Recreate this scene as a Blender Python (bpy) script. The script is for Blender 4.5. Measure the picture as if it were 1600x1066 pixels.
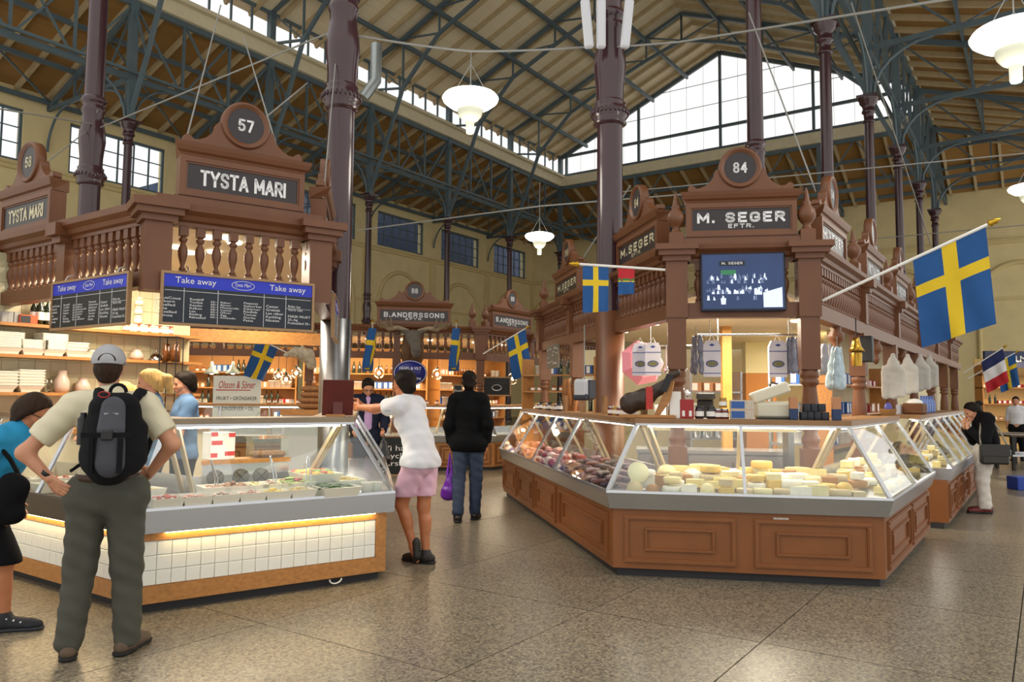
import bpy, bmesh, math, random
import numpy as np
from mathutils import Matrix, Vector
random.seed(7)
for _o in list(bpy.data.objects): bpy.data.objects.remove(_o)
SC = bpy.context.scene
COL = SC.collection
# ---------------------------------------------------------------- camera
F_PX, PITCH, ROLL, CAM_H = 1209.13, math.radians(4.088), math.radians(.4806), 1.50
HEAD_B = math.radians(34.595)            # heading of the hall's long axis
_cp, _sp = math.cos(PITCH), math.sin(PITCH)
FW = Vector((0, _cp, _sp)); _up = Vector((0, -_sp, _cp)); _r = Vector((1, 0, 0))
RT = _r*math.cos(ROLL) + _up*math.sin(ROLL); UP = -_r*math.sin(ROLL) + _up*math.cos(ROLL)
CAM = Vector((0, 0, CAM_H))
cd = bpy.data.cameras.new('camera'); cam = bpy.data.objects.new('camera', cd); COL.objects.link(cam)
cd.sensor_width = 36; cd.lens = F_PX/1600*36; cd.clip_start = .05; cd.clip_end = 400
cam.matrix_world = Matrix(((RT.x, UP.x, -FW.x, CAM.x), (RT.y, UP.y, -FW.y, CAM.y), (RT.z, UP.z, -FW.z, CAM.z), (0, 0, 0, 1)))
SC.camera = cam
# ---------------------------------------------------------------- light and exposure
SC.view_settings.view_transform = 'Standard'; SC.view_settings.look = 'None'
SC.view_settings.gamma = 1; SC.view_settings.use_curve_mapping = False
SC.view_settings.exposure = 0.18
wd = bpy.data.worlds.new('sky'); SC.world = wd; wd.use_nodes = True
wd.node_tree.nodes['Background'].inputs[0].default_value = (1, .975, .92, 1)
wd.node_tree.nodes['Background'].inputs[1].default_value = 1.05
# ---------------------------------------------------------------- small helpers
def ray(px, py): return FW + RT*((px-800)/F_PX) - UP*((py-533)/F_PX)
def fl(px, py, z=0.):                    # point at height z seen at a pixel of the 1600x1066 photograph
    d = ray(px, py); return CAM + d*((z-CAM_H)/d.z)
def at(px, py, Y):                       # point at distance Y in front of the camera
    d = ray(px, py); return CAM + d*(Y/d.y)
BV = Vector((math.sin(HEAD_B), math.cos(HEAD_B), 0)); LV = Vector((-math.cos(HEAD_B), math.sin(HEAD_B), 0))
HALL = math.pi/2 - HEAD_B                # rotation of the hall frame: local x runs down the hall, y to its left
def hall(b, l, z=0.): return BV*b + LV*l + Vector((0, 0, z))
def lin(c):
    return tuple((v/12.92 if v <= .04045 else ((v+.055)/1.055)**2.4) for v in c)
def rgb(h): return lin(tuple(int(h[i:i+2], 16)/255 for i in (0, 2, 4)))
MATS = {}
def mat(name, col, rough=.5, metal=0., var=0., vscale=8., bump=0., bscale=40., stretch=None, emit=0., ecol=None, alpha=1., coat=0., trans=0., spec=.5):
    if name in MATS: return MATS[name]
    m = bpy.data.materials.new(name); m.use_nodes = True; nt = m.node_tree; N = nt.nodes; L = nt.links
    b = N['Principled BSDF']; c = rgb(col) if isinstance(col, str) else col
    b.inputs['Base Color'].default_value = (*c, 1); b.inputs['Roughness'].default_value = rough; b.inputs['Metallic'].default_value = metal
    b.inputs['Specular IOR Level'].default_value = spec
    if coat: b.inputs['Coat Weight'].default_value = coat; b.inputs['Coat Roughness'].default_value = .15
    if trans: b.inputs['Transmission Weight'].default_value = trans
    if alpha < 1: b.inputs['Alpha'].default_value = alpha
    if emit:
        b.inputs['Emission Color'].default_value = (*(ecol or c), 1); b.inputs['Emission Strength'].default_value = emit
    if var or bump:
        tc = N.new('ShaderNodeTexCoord'); mp = N.new('ShaderNodeMapping'); L.new(tc.outputs['Object'], mp.inputs[0])
        if stretch: mp.inputs['Scale'].default_value = stretch
        if var:
            n = N.new('ShaderNodeTexNoise'); n.inputs['Scale'].default_value = vscale; n.inputs['Detail'].default_value = 5
            L.new(mp.outputs[0], n.inputs['Vector'])
            r = N.new('ShaderNodeMapRange'); r.inputs[1].default_value = .25; r.inputs[2].default_value = .75
            r.inputs[3].default_value = 1-var; r.inputs[4].default_value = 1+var
            L.new(n.outputs[0], r.inputs[0])
            mx = N.new('ShaderNodeVectorMath'); mx.operation = 'SCALE'; mx.inputs[0].default_value = c
            L.new(r.outputs[0], mx.inputs['Scale']); L.new(mx.outputs[0], b.inputs['Base Color'])
        if bump:
            n2 = N.new('ShaderNodeTexNoise'); n2.inputs['Scale'].default_value = bscale; n2.inputs['Detail'].default_value = 4
            L.new(mp.outputs[0], n2.inputs['Vector'])
            bp = N.new('ShaderNodeBump'); bp.inputs['Strength'].default_value = bump; bp.inputs['Distance'].default_value = .01
            L.new(n2.outputs[0], bp.inputs['Height']); L.new(bp.outputs[0], b.inputs['Normal'])
    MATS[name] = m; return m
def glass_mat(name, tint=(1, 1, 1), refl=.10, rough=.02):
    m = bpy.data.materials.new(name); m.use_nodes = True; nt = m.node_tree; N = nt.nodes; L = nt.links
    N.remove(N['Principled BSDF']); out = N['Material Output']
    t = N.new('ShaderNodeBsdfTransparent'); t.inputs[0].default_value = (*tint, 1)
    g = N.new('ShaderNodeBsdfGlossy'); g.inputs['Roughness'].default_value = rough; g.inputs[0].default_value = (1, 1, 1, 1)
    fr = N.new('ShaderNodeLayerWeight'); pw = N.new('ShaderNodeMath'); pw.operation = 'POWER'; pw.inputs[1].default_value = 5; L.new(fr.outputs['Facing'], pw.inputs[0])
    mr = N.new('ShaderNodeMapRange'); mr.inputs[1].default_value = 0; mr.inputs[2].default_value = 1; mr.inputs[3].default_value = refl*.1; mr.inputs[4].default_value = .9
    L.new(pw.outputs[0], mr.inputs[0]); mx = N.new('ShaderNodeMixShader'); L.new(mr.outputs[0], mx.inputs[0])
    L.new(t.outputs[0], mx.inputs[1]); L.new(g.outputs[0], mx.inputs[2]); L.new(mx.outputs[0], out.inputs[0]); MATS[name] = m; return m
class MB:
    """collects shapes; build() links them as ONE mesh object"""
    def __init__(s, M=None): s.v = []; s.f = []; s.mi = []; s.M = M; s.k = 0; s.sm = []
    def add(s, vs, fs, smooth=False):
        o = len(s.v)
        for p in vs:
            p = Vector(p); s.v.append(s.M @ p if s.M is not None else p)
        for q in fs: s.f.append([i+o for i in q]); s.mi.append(s.k); s.sm.append(smooth)
        return s
    def bb(s, x0, x1, y0, y1, z0, z1):
        return s.add([(x0, y0, z0), (x1, y0, z0), (x1, y1, z0), (x0, y1, z0), (x0, y0, z1), (x1, y0, z1), (x1, y1, z1), (x0, y1, z1)],
                     [(3, 2, 1, 0), (4, 5, 6, 7), (0, 1, 5, 4), (1, 2, 6, 5), (2, 3, 7, 6), (3, 0, 4, 7)])
    def box(s, c, sz, R=None):
        h = Vector(sz)/2; vs = []
        for z in (-1, 1):
            for x, y in ((-1, -1), (1, -1), (1, 1), (-1, 1)):
                p = Vector((x*h.x, y*h.y, z*h.z)); vs.append((R @ p if R is not None else p) + Vector(c))
        return s.add(vs, [(3, 2, 1, 0), (4, 5, 6, 7), (0, 1, 5, 4), (1, 2, 6, 5), (2, 3, 7, 6), (3, 0, 4, 7)])
    def cbox(s, x0, x1, y0, y1, z0, z1, c):      # box with chamfered edges
        bm = bmesh.new(); bmesh.ops.create_cube(bm, size=1)
        for v in bm.verts: v.co = ((x0+x1)/2+v.co.x*(x1-x0), (y0+y1)/2+v.co.y*(y1-y0), (z0+z1)/2+v.co.z*(z1-z0))
        bmesh.ops.bevel(bm, geom=bm.edges[:], offset=c, segments=1, affect='EDGES')
        bm.verts.index_update(); s.add([v.co for v in bm.verts], [[v.index for v in f.verts] for f in bm.faces]); bm.free(); return s
    def bar(s, p, q, w, h=None):
        p, q = Vector(p), Vector(q); d = q-p; L = d.length
        if L < 1e-6: return s
        z = d/L; a = Vector((0, 0, 1)) if abs(z.z) < .98 else Vector((0, 1, 0)); x = z.cross(a).normalized(); y = x.cross(z)
        h = h or w; vs = []
        for P in (p, q):
            for i, j in ((-1, -1), (1, -1), (1, 1), (-1, 1)): vs.append(P + x*(i*w/2) + y*(j*h/2))
        return s.add(vs, [(0, 1, 2, 3), (7, 6, 5, 4), (0, 4, 5, 1), (1, 5, 6, 2), (2, 6, 7, 3), (3, 7, 4, 0)])
    def tube(s, pts, r, n=8, cap=True):
        P = [Vector(p) for p in pts]; m = len(P); rs = r if isinstance(r, (list, tuple)) else [r]*m
        vs = []; x = None
        for i in range(m):
            t = (P[min(i+1, m-1)]-P[max(i-1, 0)])
            t = t.normalized() if t.length > 1e-9 else Vector((0, 0, 1))
            if x is None:
                a = Vector((0, 0, 1)) if abs(t.z) < .9 else Vector((1, 0, 0)); x = t.cross(a).normalized()
            else: x = (x - t*x.dot(t)).normalized()
            y = t.cross(x)
            for k in range(n):
                an = 2*math.pi*k/n; vs.append(P[i] + x*(math.cos(an)*rs[i]) + y*(math.sin(an)*rs[i]))
        fs = [(i*n+k, i*n+(k+1) % n, (i+1)*n+(k+1) % n, (i+1)*n+k) for i in range(m-1) for k in range(n)]
        s.add(vs, fs, True)
        if cap: s.add(vs[:n], [tuple(range(n))[::-1]]); s.add(vs[-n:], [tuple(range(n))])
        return s
    def lathe(s, prof, n=12, o=(0, 0, 0), R=None, cap=True, smooth=True):
        vs = []
        for r, z in prof:
            for k in range(n):
                an = 2*math.pi*k/n; p = Vector((r*math.cos(an), r*math.sin(an), z)); vs.append((R @ p if R is not None else p)+Vector(o))
        m = len(prof)
        fs = [(i*n+k, i*n+(k+1) % n, (i+1)*n+(k+1) % n, (i+1)*n+k) for i in range(m-1) for k in range(n)]
        s.add(vs, fs, smooth)
        if cap:
            if prof[0][0] > 1e-4: s.add(vs[:n], [tuple(range(n))[::-1]])
            if prof[-1][0] > 1e-4: s.add(vs[-n:], [tuple(range(n))])
        return s
    def prism(s, poly, z0, z1, R=None, o=(0, 0, 0)):
        n = len(poly); vs = [Vector((x, y, z)) for z in (z0, z1) for x, y in poly]
        if R is not None: vs = [R @ v for v in vs]
        vs = [v+Vector(o) for v in vs]
        return s.add(vs, [tuple(range(n))[::-1], tuple(range(n, 2*n))] + [(i, (i+1) % n, n+(i+1) % n, n+i) for i in range(n)])
    def ell(s, c, r, nu=10, nv=7, R=None):
        vs = []; fs = []
        for j in range(nv+1):
            th = math.pi*j/nv
            for i in range(nu):
                ph = 2*math.pi*i/nu; p = Vector((r[0]*math.sin(th)*math.cos(ph), r[1]*math.sin(th)*math.sin(ph), r[2]*math.cos(th)))
                vs.append((R @ p if R is not None else p)+Vector(c))
        for j in range(nv):
            for i in range(nu): fs.append((j*nu+i, (j+1)*nu+i, (j+1)*nu+(i+1) % nu, j*nu+(i+1) % nu))
        return s.add(vs, fs, True)
    def mesh(s, name, mats):
        me = bpy.data.meshes.new(name); me.from_pydata(s.v, [], s.f)
        for m in (mats if isinstance(mats, (list, tuple)) else [mats]): me.materials.append(m)
        me.polygons.foreach_set('material_index', s.mi); me.polygons.foreach_set('use_smooth', s.sm); me.validate(); me.update(); return me
    def build(s, name, mats, parent=None, **k): return ob(name, s.mesh(name, mats), parent, **k)
def ob(name, me, parent=None, loc=None, rz=None, M=None):
    o = bpy.data.objects.new(name, me); COL.objects.link(o)
    if parent is not None: o.parent = parent
    if loc is not None: o.location = loc
    if rz is not None: o.rotation_euler = (0, 0, rz)
    if M is not None: o.matrix_local = M
    return o
def tag(o, label, cat, group=None, kind=None):
    o['label'] = label; o['category'] = cat
    if group: o['group'] = group
    if kind: o['kind'] = kind
    return o
def thing(name, label, cat, loc=(0, 0, 0), rz=0., group=None):
    o = ob(name, None, None, loc, rz); o.empty_display_size = .1
    return tag(o, label, cat, group, 'thing')
def struct(o): o['kind'] = 'structure'; return o
def copy_tree(o, parent=None, deep=2):
    c = o.copy(); COL.objects.link(c); c.parent = parent
    if deep:
        for ch in o.children: copy_tree(ch, c, deep-1)
    return c
def heading(p, q): return math.atan2(q[1]-p[1], q[0]-p[0])
def frame(p, q, z=0.):                   # local x from p to q, local y to the left of that
    return Matrix.Translation((p[0], p[1], z)) @ Matrix.Rotation(heading(p, q), 4, 'Z')
ORD = ['first', 'second', 'third', 'fourth', 'fifth', 'sixth', 'seventh', 'eighth', 'ninth', 'tenth', 'eleventh', 'twelfth', 'thirteenth', 'fourteenth', 'fifteenth',
       'sixteenth', 'seventeenth', 'eighteenth', 'nineteenth', 'twentieth', 'twenty-first', 'twenty-second', 'twenty-third', 'twenty-fourth', 'twenty-fifth', 'twenty-sixth', 'twenty-seventh', 'twenty-eighth', 'twenty-ninth', 'thirtieth']
_tc = {}
def text_mesh(s, w, h, m, bold=.0, ex=.002, shear=0., key=None):
    """flat lettering fitted into w x h, centred, lying in the local xz plane and facing -y"""
    cu = bpy.data.curves.new('t', 'FONT'); cu.body = s; cu.size = 1; cu.extrude = 0; cu.offset = bold; cu.resolution_u = 3; cu.shear = shear; cu.space_line = 1.0
    o = bpy.data.objects.new('t', cu); COL.objects.link(o); bpy.context.view_layer.update()
    me = bpy.data.meshes.new_from_object(o.evaluated_get(bpy.context.evaluated_depsgraph_get()))
    bpy.data.objects.remove(o); bpy.data.curves.remove(cu)
    n = len(me.vertices); a = np.empty(n*3); me.vertices.foreach_get('co', a); a = a.reshape(-1, 3)
    mn, mx = a.min(0), a.max(0); c = (mn+mx)/2; sx = w/(mx[0]-mn[0]); sz = h/(mx[1]-mn[1])
    b = np.stack([(a[:, 0]-c[0])*sx, np.full(n, -ex), (a[:, 1]-c[1])*sz], 1)
    me.vertices.foreach_set('co', b.ravel()); me.materials.clear(); me.materials.append(m); me.update(); return me
# ---------------------------------------------------------------- materials
M_wood = mat('painted_brown_wood', '6C4227', .42, var=.10, vscale=5, bump=.08, bscale=60, stretch=(1, 1, .3))
M_wood2 = mat('brown_panel', '875229', .45, var=.08, vscale=6, bump=.06, bscale=80)
M_oak = mat('oak', 'B07A42', .4, var=.22, vscale=7, stretch=(1, 6, 6))
M_shelf = mat('shelf_oak', '8F6A45', .4, var=.18, vscale=6, stretch=(1, 5, 5))
M_sign = mat('sign_black', '2B2428', .35, var=.08)
M_white = mat('lettering_white', 'E8E8EA', .5)
M_gilt = mat('lettering_cream', 'D8CFAE', .5)
M_steel = mat('steel', 'C2C5CA', .25, .9, var=.08, vscale=10, stretch=(1, 20, 20))
M_steeld = mat('steel_brushed', '8E9196', .3, .95, var=.1, vscale=12)
M_dark = mat('black', '17171A', .5)
M_kick = mat('plinth_dark', '2A2A2E', .6)
M_col = mat('column_purple', '3C232B', .2, var=.12, vscale=3, coat=.3)
M_iron = mat('iron_blue_grey', '55656C', .5, var=.10, vscale=2)
M_plaster = mat('wall_plaster', 'DCCA98', .85, var=.07, vscale=1.2)
M_plaster2 = mat('plaster_trim', 'D0BC88', .85, var=.06, vscale=2)
M_cream = mat('cream_paint', 'D8CDAE', .7, var=.06, vscale=3)
M_rafter = mat('rafter_cream', 'B9A57F', .7, var=.1, vscale=4)
M_glass = glass_mat('case_glass', (.97, .99, .985), .5)
M_winglass = glass_mat('window_glass', (.95, .97, 1), .3)
M_tile = mat('tile_white', 'E9EAE4', .18, var=.04, vscale=3)
M_grout = mat('grout', 'CFCFC8', .8)
M_ceil = mat('stall_ceiling', 'E8DEC2', .6)
M_cord = mat('cable_grey', '8C8C88', .6)
M_corddk = mat('cable_dark', '2E3238', .6)
M_chrome = mat('chrome', 'C8CACE', .12, 1)
M_paper = mat('paper_white', 'ECEBE6', .6)
M_glow = mat('lamp_glow', 'FFF3DC', .5, emit=6, ecol=(1, .9, .72))
M_glass_jar = glass_mat('jar_glass', (.96, .98, .97), .6)
def board_mat(name, c1, c2, pitch):
    m = bpy.data.materials.new(name); m.use_nodes = True; N = m.node_tree.nodes; L = m.node_tree.links; b = N['Principled BSDF']
    tc = N.new('ShaderNodeTexCoord'); sp = N.new('ShaderNodeSeparateXYZ'); L.new(tc.outputs['Object'], sp.inputs[0])
    mu = N.new('ShaderNodeMath'); mu.operation = 'MULTIPLY'; mu.inputs[1].default_value = 1/pitch; L.new(sp.outputs['Y'], mu.inputs[0])
    fr = N.new('ShaderNodeMath'); fr.operation = 'FRACT'; L.new(mu.outputs[0], fr.inputs[0])
    cr = N.new('ShaderNodeValToRGB'); e = cr.color_ramp.elements; e[0].position = 0; e[0].color = (*[x*.45 for x in rgb(c1)], 1); e[1].position = .12; e[1].color = (*rgb(c1), 1)
    L.new(fr.outputs[0], cr.inputs[0])
    fo = N.new('ShaderNodeMath'); fo.operation = 'FLOOR'; L.new(mu.outputs[0], fo.inputs[0])
    wn = N.new('ShaderNodeTexWhiteNoise'); wn.noise_dimensions = '1D'; L.new(fo.outputs[0], wn.inputs['W'])
    ns = N.new('ShaderNodeTexNoise'); ns.inputs['Scale'].default_value = .5; L.new(tc.outputs['Object'], ns.inputs['Vector'])
    ad = N.new('ShaderNodeMath'); ad.operation = 'MULTIPLY_ADD'; ad.inputs[1].default_value = .35; L.new(wn.outputs[0], ad.inputs[0]); L.new(ns.outputs[0], ad.inputs[2])
    mr = N.new('ShaderNodeMapRange'); mr.inputs[1].default_value = .3; mr.inputs[2].default_value = 1.1; L.new(ad.outputs[0], mr.inputs[0])
    mx = N.new('ShaderNodeMix'); mx.data_type = 'RGBA'; mx.inputs['B'].default_value = (*rgb(c2), 1); L.new(cr.outputs[0], mx.inputs['A'])
    mm = N.new('ShaderNodeMath'); mm.operation = 'MULTIPLY'; mm.inputs[1].default_value = .55; L.new(mr.outputs[0], mm.inputs[0]); L.new(mm.outputs[0], mx.inputs['Factor'])
    L.new(mx.outputs['Result'], b.inputs['Base Color']); b.inputs['Roughness'].default_value = .75; return m
M_boards = board_mat('ceiling_boards', 'A0783F', '7C5A2E', .14)
M_boards2 = board_mat('nave_boards', 'F0E4C6', 'D4C098', .14)
def terrazzo():
    m = bpy.data.materials.new('terrazzo'); m.use_nodes = True; N = m.node_tree.nodes; L = m.node_tree.links; b = N['Principled BSDF']
    tc = N.new('ShaderNodeTexCoord'); v = N.new('ShaderNodeTexVoronoi'); v.inputs['Scale'].default_value = 75; L.new(tc.outputs['Object'], v.inputs['Vector'])
    cr = N.new('ShaderNodeValToRGB'); E = cr.color_ramp.elements
    E[0].position = 0; E[0].color = (*rgb('544D40'), 1); E[1].position = 1; E[1].color = (*rgb('A69A82'), 1)
    for p, c in ((.25, '70675A'), (.5, '867B68'), (.8, '958A74')): e = E.new(p); e.color = (*rgb(c), 1)
    sp = N.new('ShaderNodeSeparateColor'); L.new(v.outputs['Color'], sp.inputs[0]); L.new(sp.outputs[0], cr.inputs[0])
    n = N.new('ShaderNodeTexNoise'); n.inputs['Scale'].default_value = .7; n.inputs['Detail'].default_value = 6; L.new(tc.outputs['Object'], n.inputs['Vector'])
    mr = N.new('ShaderNodeMapRange'); mr.inputs[1].default_value = .3; mr.inputs[2].default_value = .7; mr.inputs[3].default_value = .82; mr.inputs[4].default_value = 1.08; L.new(n.outputs[0], mr.inputs[0])
    sc = N.new('ShaderNodeVectorMath'); sc.operation = 'SCALE'; L.new(cr.outputs[0], sc.inputs[0]); L.new(mr.outputs[0], sc.inputs['Scale'])
    L.new(sc.outputs[0], b.inputs['Base Color'])
    mr2 = N.new('ShaderNodeMapRange'); mr2.inputs[3].default_value = .22; mr2.inputs[4].default_value = .42; L.new(n.outputs[0], mr2.inputs[0]); L.new(mr2.outputs[0], b.inputs['Roughness'])
    return m
M_floor = terrazzo()
# ---------------------------------------------------------------- the hall (local x runs down the hall, y to its left)
BAY = 5.82; B0 = 8.27; LR, LL, LC = 4.28, 26.0, 15.14; BE = B0+6*BAY; BW = BE+5.9; LWALL = 32.0; RWALL = -3.2
ZCAP, ZG0, ZG1, ZSILL, ZEAVE, ZPEAK, ZAIS = 10.85, 12.5, 15.2, 16.0, 17.36, 21.9, 13.0
bns = [B0+BAY*n for n in range(7)]
floor = struct(MB().bb(-2, 52, -4.5, 33, -.2, -.012).build('floor', mat('joint_dark', '4A4640', .8), rz=HALL))
lls = [-4.5+.2-.2]; lls = [-4.4, -3.8, -2.4, -1.1, .2, 1.5, 2.7, 4.3]
while lls[-1] < 12.5: lls.append(lls[-1]+1.4)
bls = [.25+1.55*k for k in range(15)]
slabm = {}
for i in range(len(bls)-1):
    for j in range(len(lls)-1):
        w, h = bls[i+1]-bls[i], lls[j+1]-lls[j]; key = (round(w, 2), round(h, 2))
        if key not in slabm: slabm[key] = MB().bb(.004, w-.004, .004, h-.004, -.012, 0).mesh('slab', M_floor)
        ob('slab', slabm[key], floor, (bls[i], lls[j], 0))
m = MB(); z = -.001
for (x0, x1, y0, y1) in ((bls[-1], 52, -4.5, 33), (.25, bls[-1], lls[-1], 33), (-2, .25, -4.5, 33), (.25, bls[-1], -4.5, -4.4)): m.bb(x0, x1, y0, y1, -.012, 0)
far = m.build('slab_field', M_floor, floor); far['kind'] = 'stuff'

def wall_with_windows(name, x0, x1, zt, wins, z0, z1, place):
    """wall in its own frame: x along, y outward (thickness), holes for windows"""
    m = MB(); xs = sorted(wins); cur = x0; t = .5
    m.bb(x0, x1, 0, t, 0, z0); m.bb(x0, x1, 0, t, z1, zt)
    for a, b in xs: m.bb(cur, a, 0, t, z0, z1); cur = b
    m.bb(cur, x1, 0, t, z0, z1)
    return struct(m.build(name, M_plaster, M=place))
RH = Matrix.Rotation(HALL, 4, 'Z')
wl_M = RH @ Matrix.Translation((0, LWALL, 0))
wins_l = []
for n in range(-2, 8):
    c = B0+BAY*(n+.5); wins_l.append((c-2.05, c+2.05))
wins_l = [w for w in wins_l if w[1] < BW-.3]
wall_l = wall_with_windows('wall_left', -4, BW, ZAIS+.3, wins_l, 10.3, 12.35, wl_M)
we_M = RH @ Matrix.Translation((BW, 0, 0)) @ Matrix.Rotation(math.pi/2, 4, 'Z') @ Matrix.Scale(-1, 4, (0, 1, 0))
wall_e = struct(MB().bb(RWALL, LWALL+.5, 0, .5, 0, ZAIS+.6).build('wall_back', M_plaster, M=we_M))
# arches, cornices and pilasters on the walls
tl = struct(MB().bb(-4, BW, -.10, 0, 9.95, 10.2).bb(-4, BW, -.16, 0, 10.12, 10.2).bb(-4, BW, -.07, 0, 6.9, 7.05).build('trim_1', M_plaster2, M=wl_M))
te = struct(MB().bb(RWALL, LWALL, -.10, 0, 9.95, 10.2).bb(RWALL, LWALL, -.16, 0, 10.12, 10.2).bb(RWALL, LWALL, -.06, 0, 6.9, 7.05).build('trim_2', M_plaster2, M=we_M))
k = 0
def arch(parent, xc, r, zs):
    m = MB(); pts = [(xc-r, -.03, 3), (xc-r, -.03, zs)]+[(xc-r*math.cos(math.pi*i/14), -.03, zs+r*math.sin(math.pi*i/14)) for i in range(1, 14)]+[(xc+r, -.03, zs), (xc+r, -.03, 3)]
    m.tube(pts, .13, 6); m.build('arch_moulding', M_plaster2, parent)
for n in range(0, 7): arch(wall_l, B0+BAY*(n+.5), 1.9, 7.0)
for n in range(-1, 5): arch(wall_e, LR+BAY*(n+.5)-.4, 1.9, 7.0)
for n in range(0, 8): MB().bb(B0+BAY*n-.3, B0+BAY*n+.3, -.1, .02, 0, 9.95).build('pilaster', M_plaster2, wall_l)
for n in range(-1, 5): MB().bb(LR+BAY*n-.3, LR+BAY*n+.3, -.1, .02, 0, 9.95).build('pilaster', M_plaster2, wall_e)
for i, (a, b) in enumerate(wins_l):
    w = struct(ob('window_%d' % (i+1), None, None, M=wl_M))
    fm = MB().bb(a, b, .1, .2, 10.3, 10.4).bb(a, b, .1, .2, 12.25, 12.35).bb(a, a+.1, .1, .2, 10.3, 12.35).bb(b-.1, b, .1, .2, 10.3, 12.35)
    for q in range(1, 6): x = a+(b-a)*q/6; fm.bb(x-.03, x+.03, .12, .18, 10.4, 12.25)
    for q in (1, 2): zz = 10.4+1.85*q/3; fm.bb(a, b, .13, .17, zz-.02, zz+.02)
    fm.build('window_frame', M_iron, w); MB().bb(a+.1, b-.1, .145, .155, 10.4, 12.25).build('pane', M_winglass, w)
# dark block added outside the left wall so its far windows read dark
struct(MB().bb(24, 62, 3, 12, 0, 13.4).build('darkening_block', mat('darkening_blue', '3D4A63', .9, var=.2, vscale=1.5), M=wl_M))

# roofs: boards on rafters
def slope_roof(name, mat_, pts, along, seg):
    """roof plane across y from pts[0]=(y,z) to pts[1], running along x"""
    (ya, za), (yb, zb) = pts; x0, x1 = along; m = MB()
    L = math.hypot(yb-ya, zb-za); t = math.atan2(zb-za, yb-ya)
    M = RH @ Matrix.Translation((x0, ya, za)) @ Matrix.Rotation(t, 4, 'X')
    r = struct(MB().bb(0, x1-x0, 0, L, 0, .12).build(name, mat_, M=M))
    n = int((x1-x0)/seg); rm = MB().bb(-.06, .06, 0, L, -.2, 0).mesh('rafter', M_rafter)
    for i in range(n+1): ob('rafter', rm, r, (min(.08+i*seg, x1-x0-.08), 0, 0))
    return r
slope_roof('ceiling', M_boards, ((LL, ZG1+.15), (LWALL+.4, ZAIS)), (0, BW), BAY/5)
r2 = slope_roof('ceiling', M_boards, ((RWALL-.3, ZAIS), (LR, ZG1+.15)), (B0-3, BW), BAY/5)
slope_roof('ceiling', M_boards2, ((LC, ZPEAK), (LL+.5, ZEAVE-.2)), (B0-2, BE), BAY/5)
slope_roof('ceiling', M_boards2, ((LR-.5, ZEAVE-.2), (LC, ZPEAK)), (B0-2, BE), BAY/5)
# end aisle behind the gable
M = RH @ Matrix.Translation((BE, LWALL, ZG1+.15)) @ Matrix.Rotation(-math.pi/2, 4, 'Z') @ Matrix.Rotation(math.atan2(ZAIS-ZG1-.15, BW-BE), 4, 'X')
re_ = struct(MB().bb(0, LWALL-RWALL, 0, math.hypot(BW-BE, 2.2), 0, .12).build('ceiling', M_boards, M=M))
rm = MB().bb(-.06, .06, 0, 6.2, -.2, 0).mesh('rafter', M_rafter)
for i in range(28): ob('rafter', rm, re_, (.7+i*1.24, 0, 0))
# ledge and clerestory on both sides, gable at the end
def clerestory(idx, y, s):
    led = struct(MB().bb(B0-BAY, BE, y-.25, y+.25, ZG1+.1, ZSILL-.1).bb(B0-BAY, BE, y-.4*s-.1, y-.4*s+.1, ZSILL-.2, ZSILL-.05).build('trim_%d' % (3+idx), M_cream, rz=HALL))
    for n in range(-1, 6):
        a = B0+BAY*n; w = struct(ob('window_%d' % (40+idx*10+n), None, None, M=RH)); f = MB()
        f.bb(a, a+BAY, y-.06, y+.06, ZSILL-.1, ZSILL+.03).bb(a, a+BAY, y-.06, y+.06, ZEAVE-.12, ZEAVE).bb(a-.12, a+.12, y-.12, y+.12, ZSILL-.1, ZEAVE)
        for q in range(1, 6): x = a+BAY*q/6; f.bb(x-.035, x+.035, y-.04, y+.04, ZSILL, ZEAVE-.1)
        f.build('window_frame', M_iron, w)
        for q in range(6): MB().bb(a+BAY*q/6+.04, a+BAY*(q+1)/6-.04, y-.006, y+.006, ZSILL+.03, ZEAVE-.12).build('pane', M_winglass, w)
clerestory(0, LL, 1); clerestory(1, LR, -1)
g = struct(ob('window_60', None, None, M=RH)); f = MB(); HW = (LL-LR)/2
zr = lambda y: ZPEAK-.1-(ZPEAK-ZEAVE)*abs(y-LC)/HW
for s in (-1, 1): f.bar((BE, LC+s*HW, ZEAVE-.1), (BE, LC, ZPEAK-.1), .16, .3)
f.bar((BE, LR, ZSILL), (BE, LL, ZSILL), .2, .2).bar((BE, LR, ZEAVE-.05), (BE, LL, ZEAVE-.05), .14, .16)
for q in range(-2, 3): y = LC+q*5.2; f.bar((BE, y, ZSILL), (BE, y, zr(y)), .16, .14)
for q in range(-10, 11): y = LC+q*1.04; f.bar((BE+.03, y, ZSILL), (BE+.03, y, zr(y)), .014, .014)
f.bar((BE, LC-7.2, 18.75), (BE, LC+7.2, 18.75), .03, .03).bar((BE, LC-4, 20.1), (BE, LC+4, 20.1), .03, .03)
f.build('window_frame', M_iron, g)
for q in range(-2, 2):
    y0, y1 = LC+q*5.2, LC+(q+1)*5.2
    MB().add([(BE, y0, ZSILL), (BE, y1, ZSILL), (BE, y1, zr(y1)), (BE, y0, zr(y0))], [(0, 1, 2, 3)]).build('pane', M_winglass, g)
struct(MB().bb(BE-.25, BE+.25, LR, LL, ZG1+.1, ZSILL-.1).build('trim_5', M_cream, rz=HALL))

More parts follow.
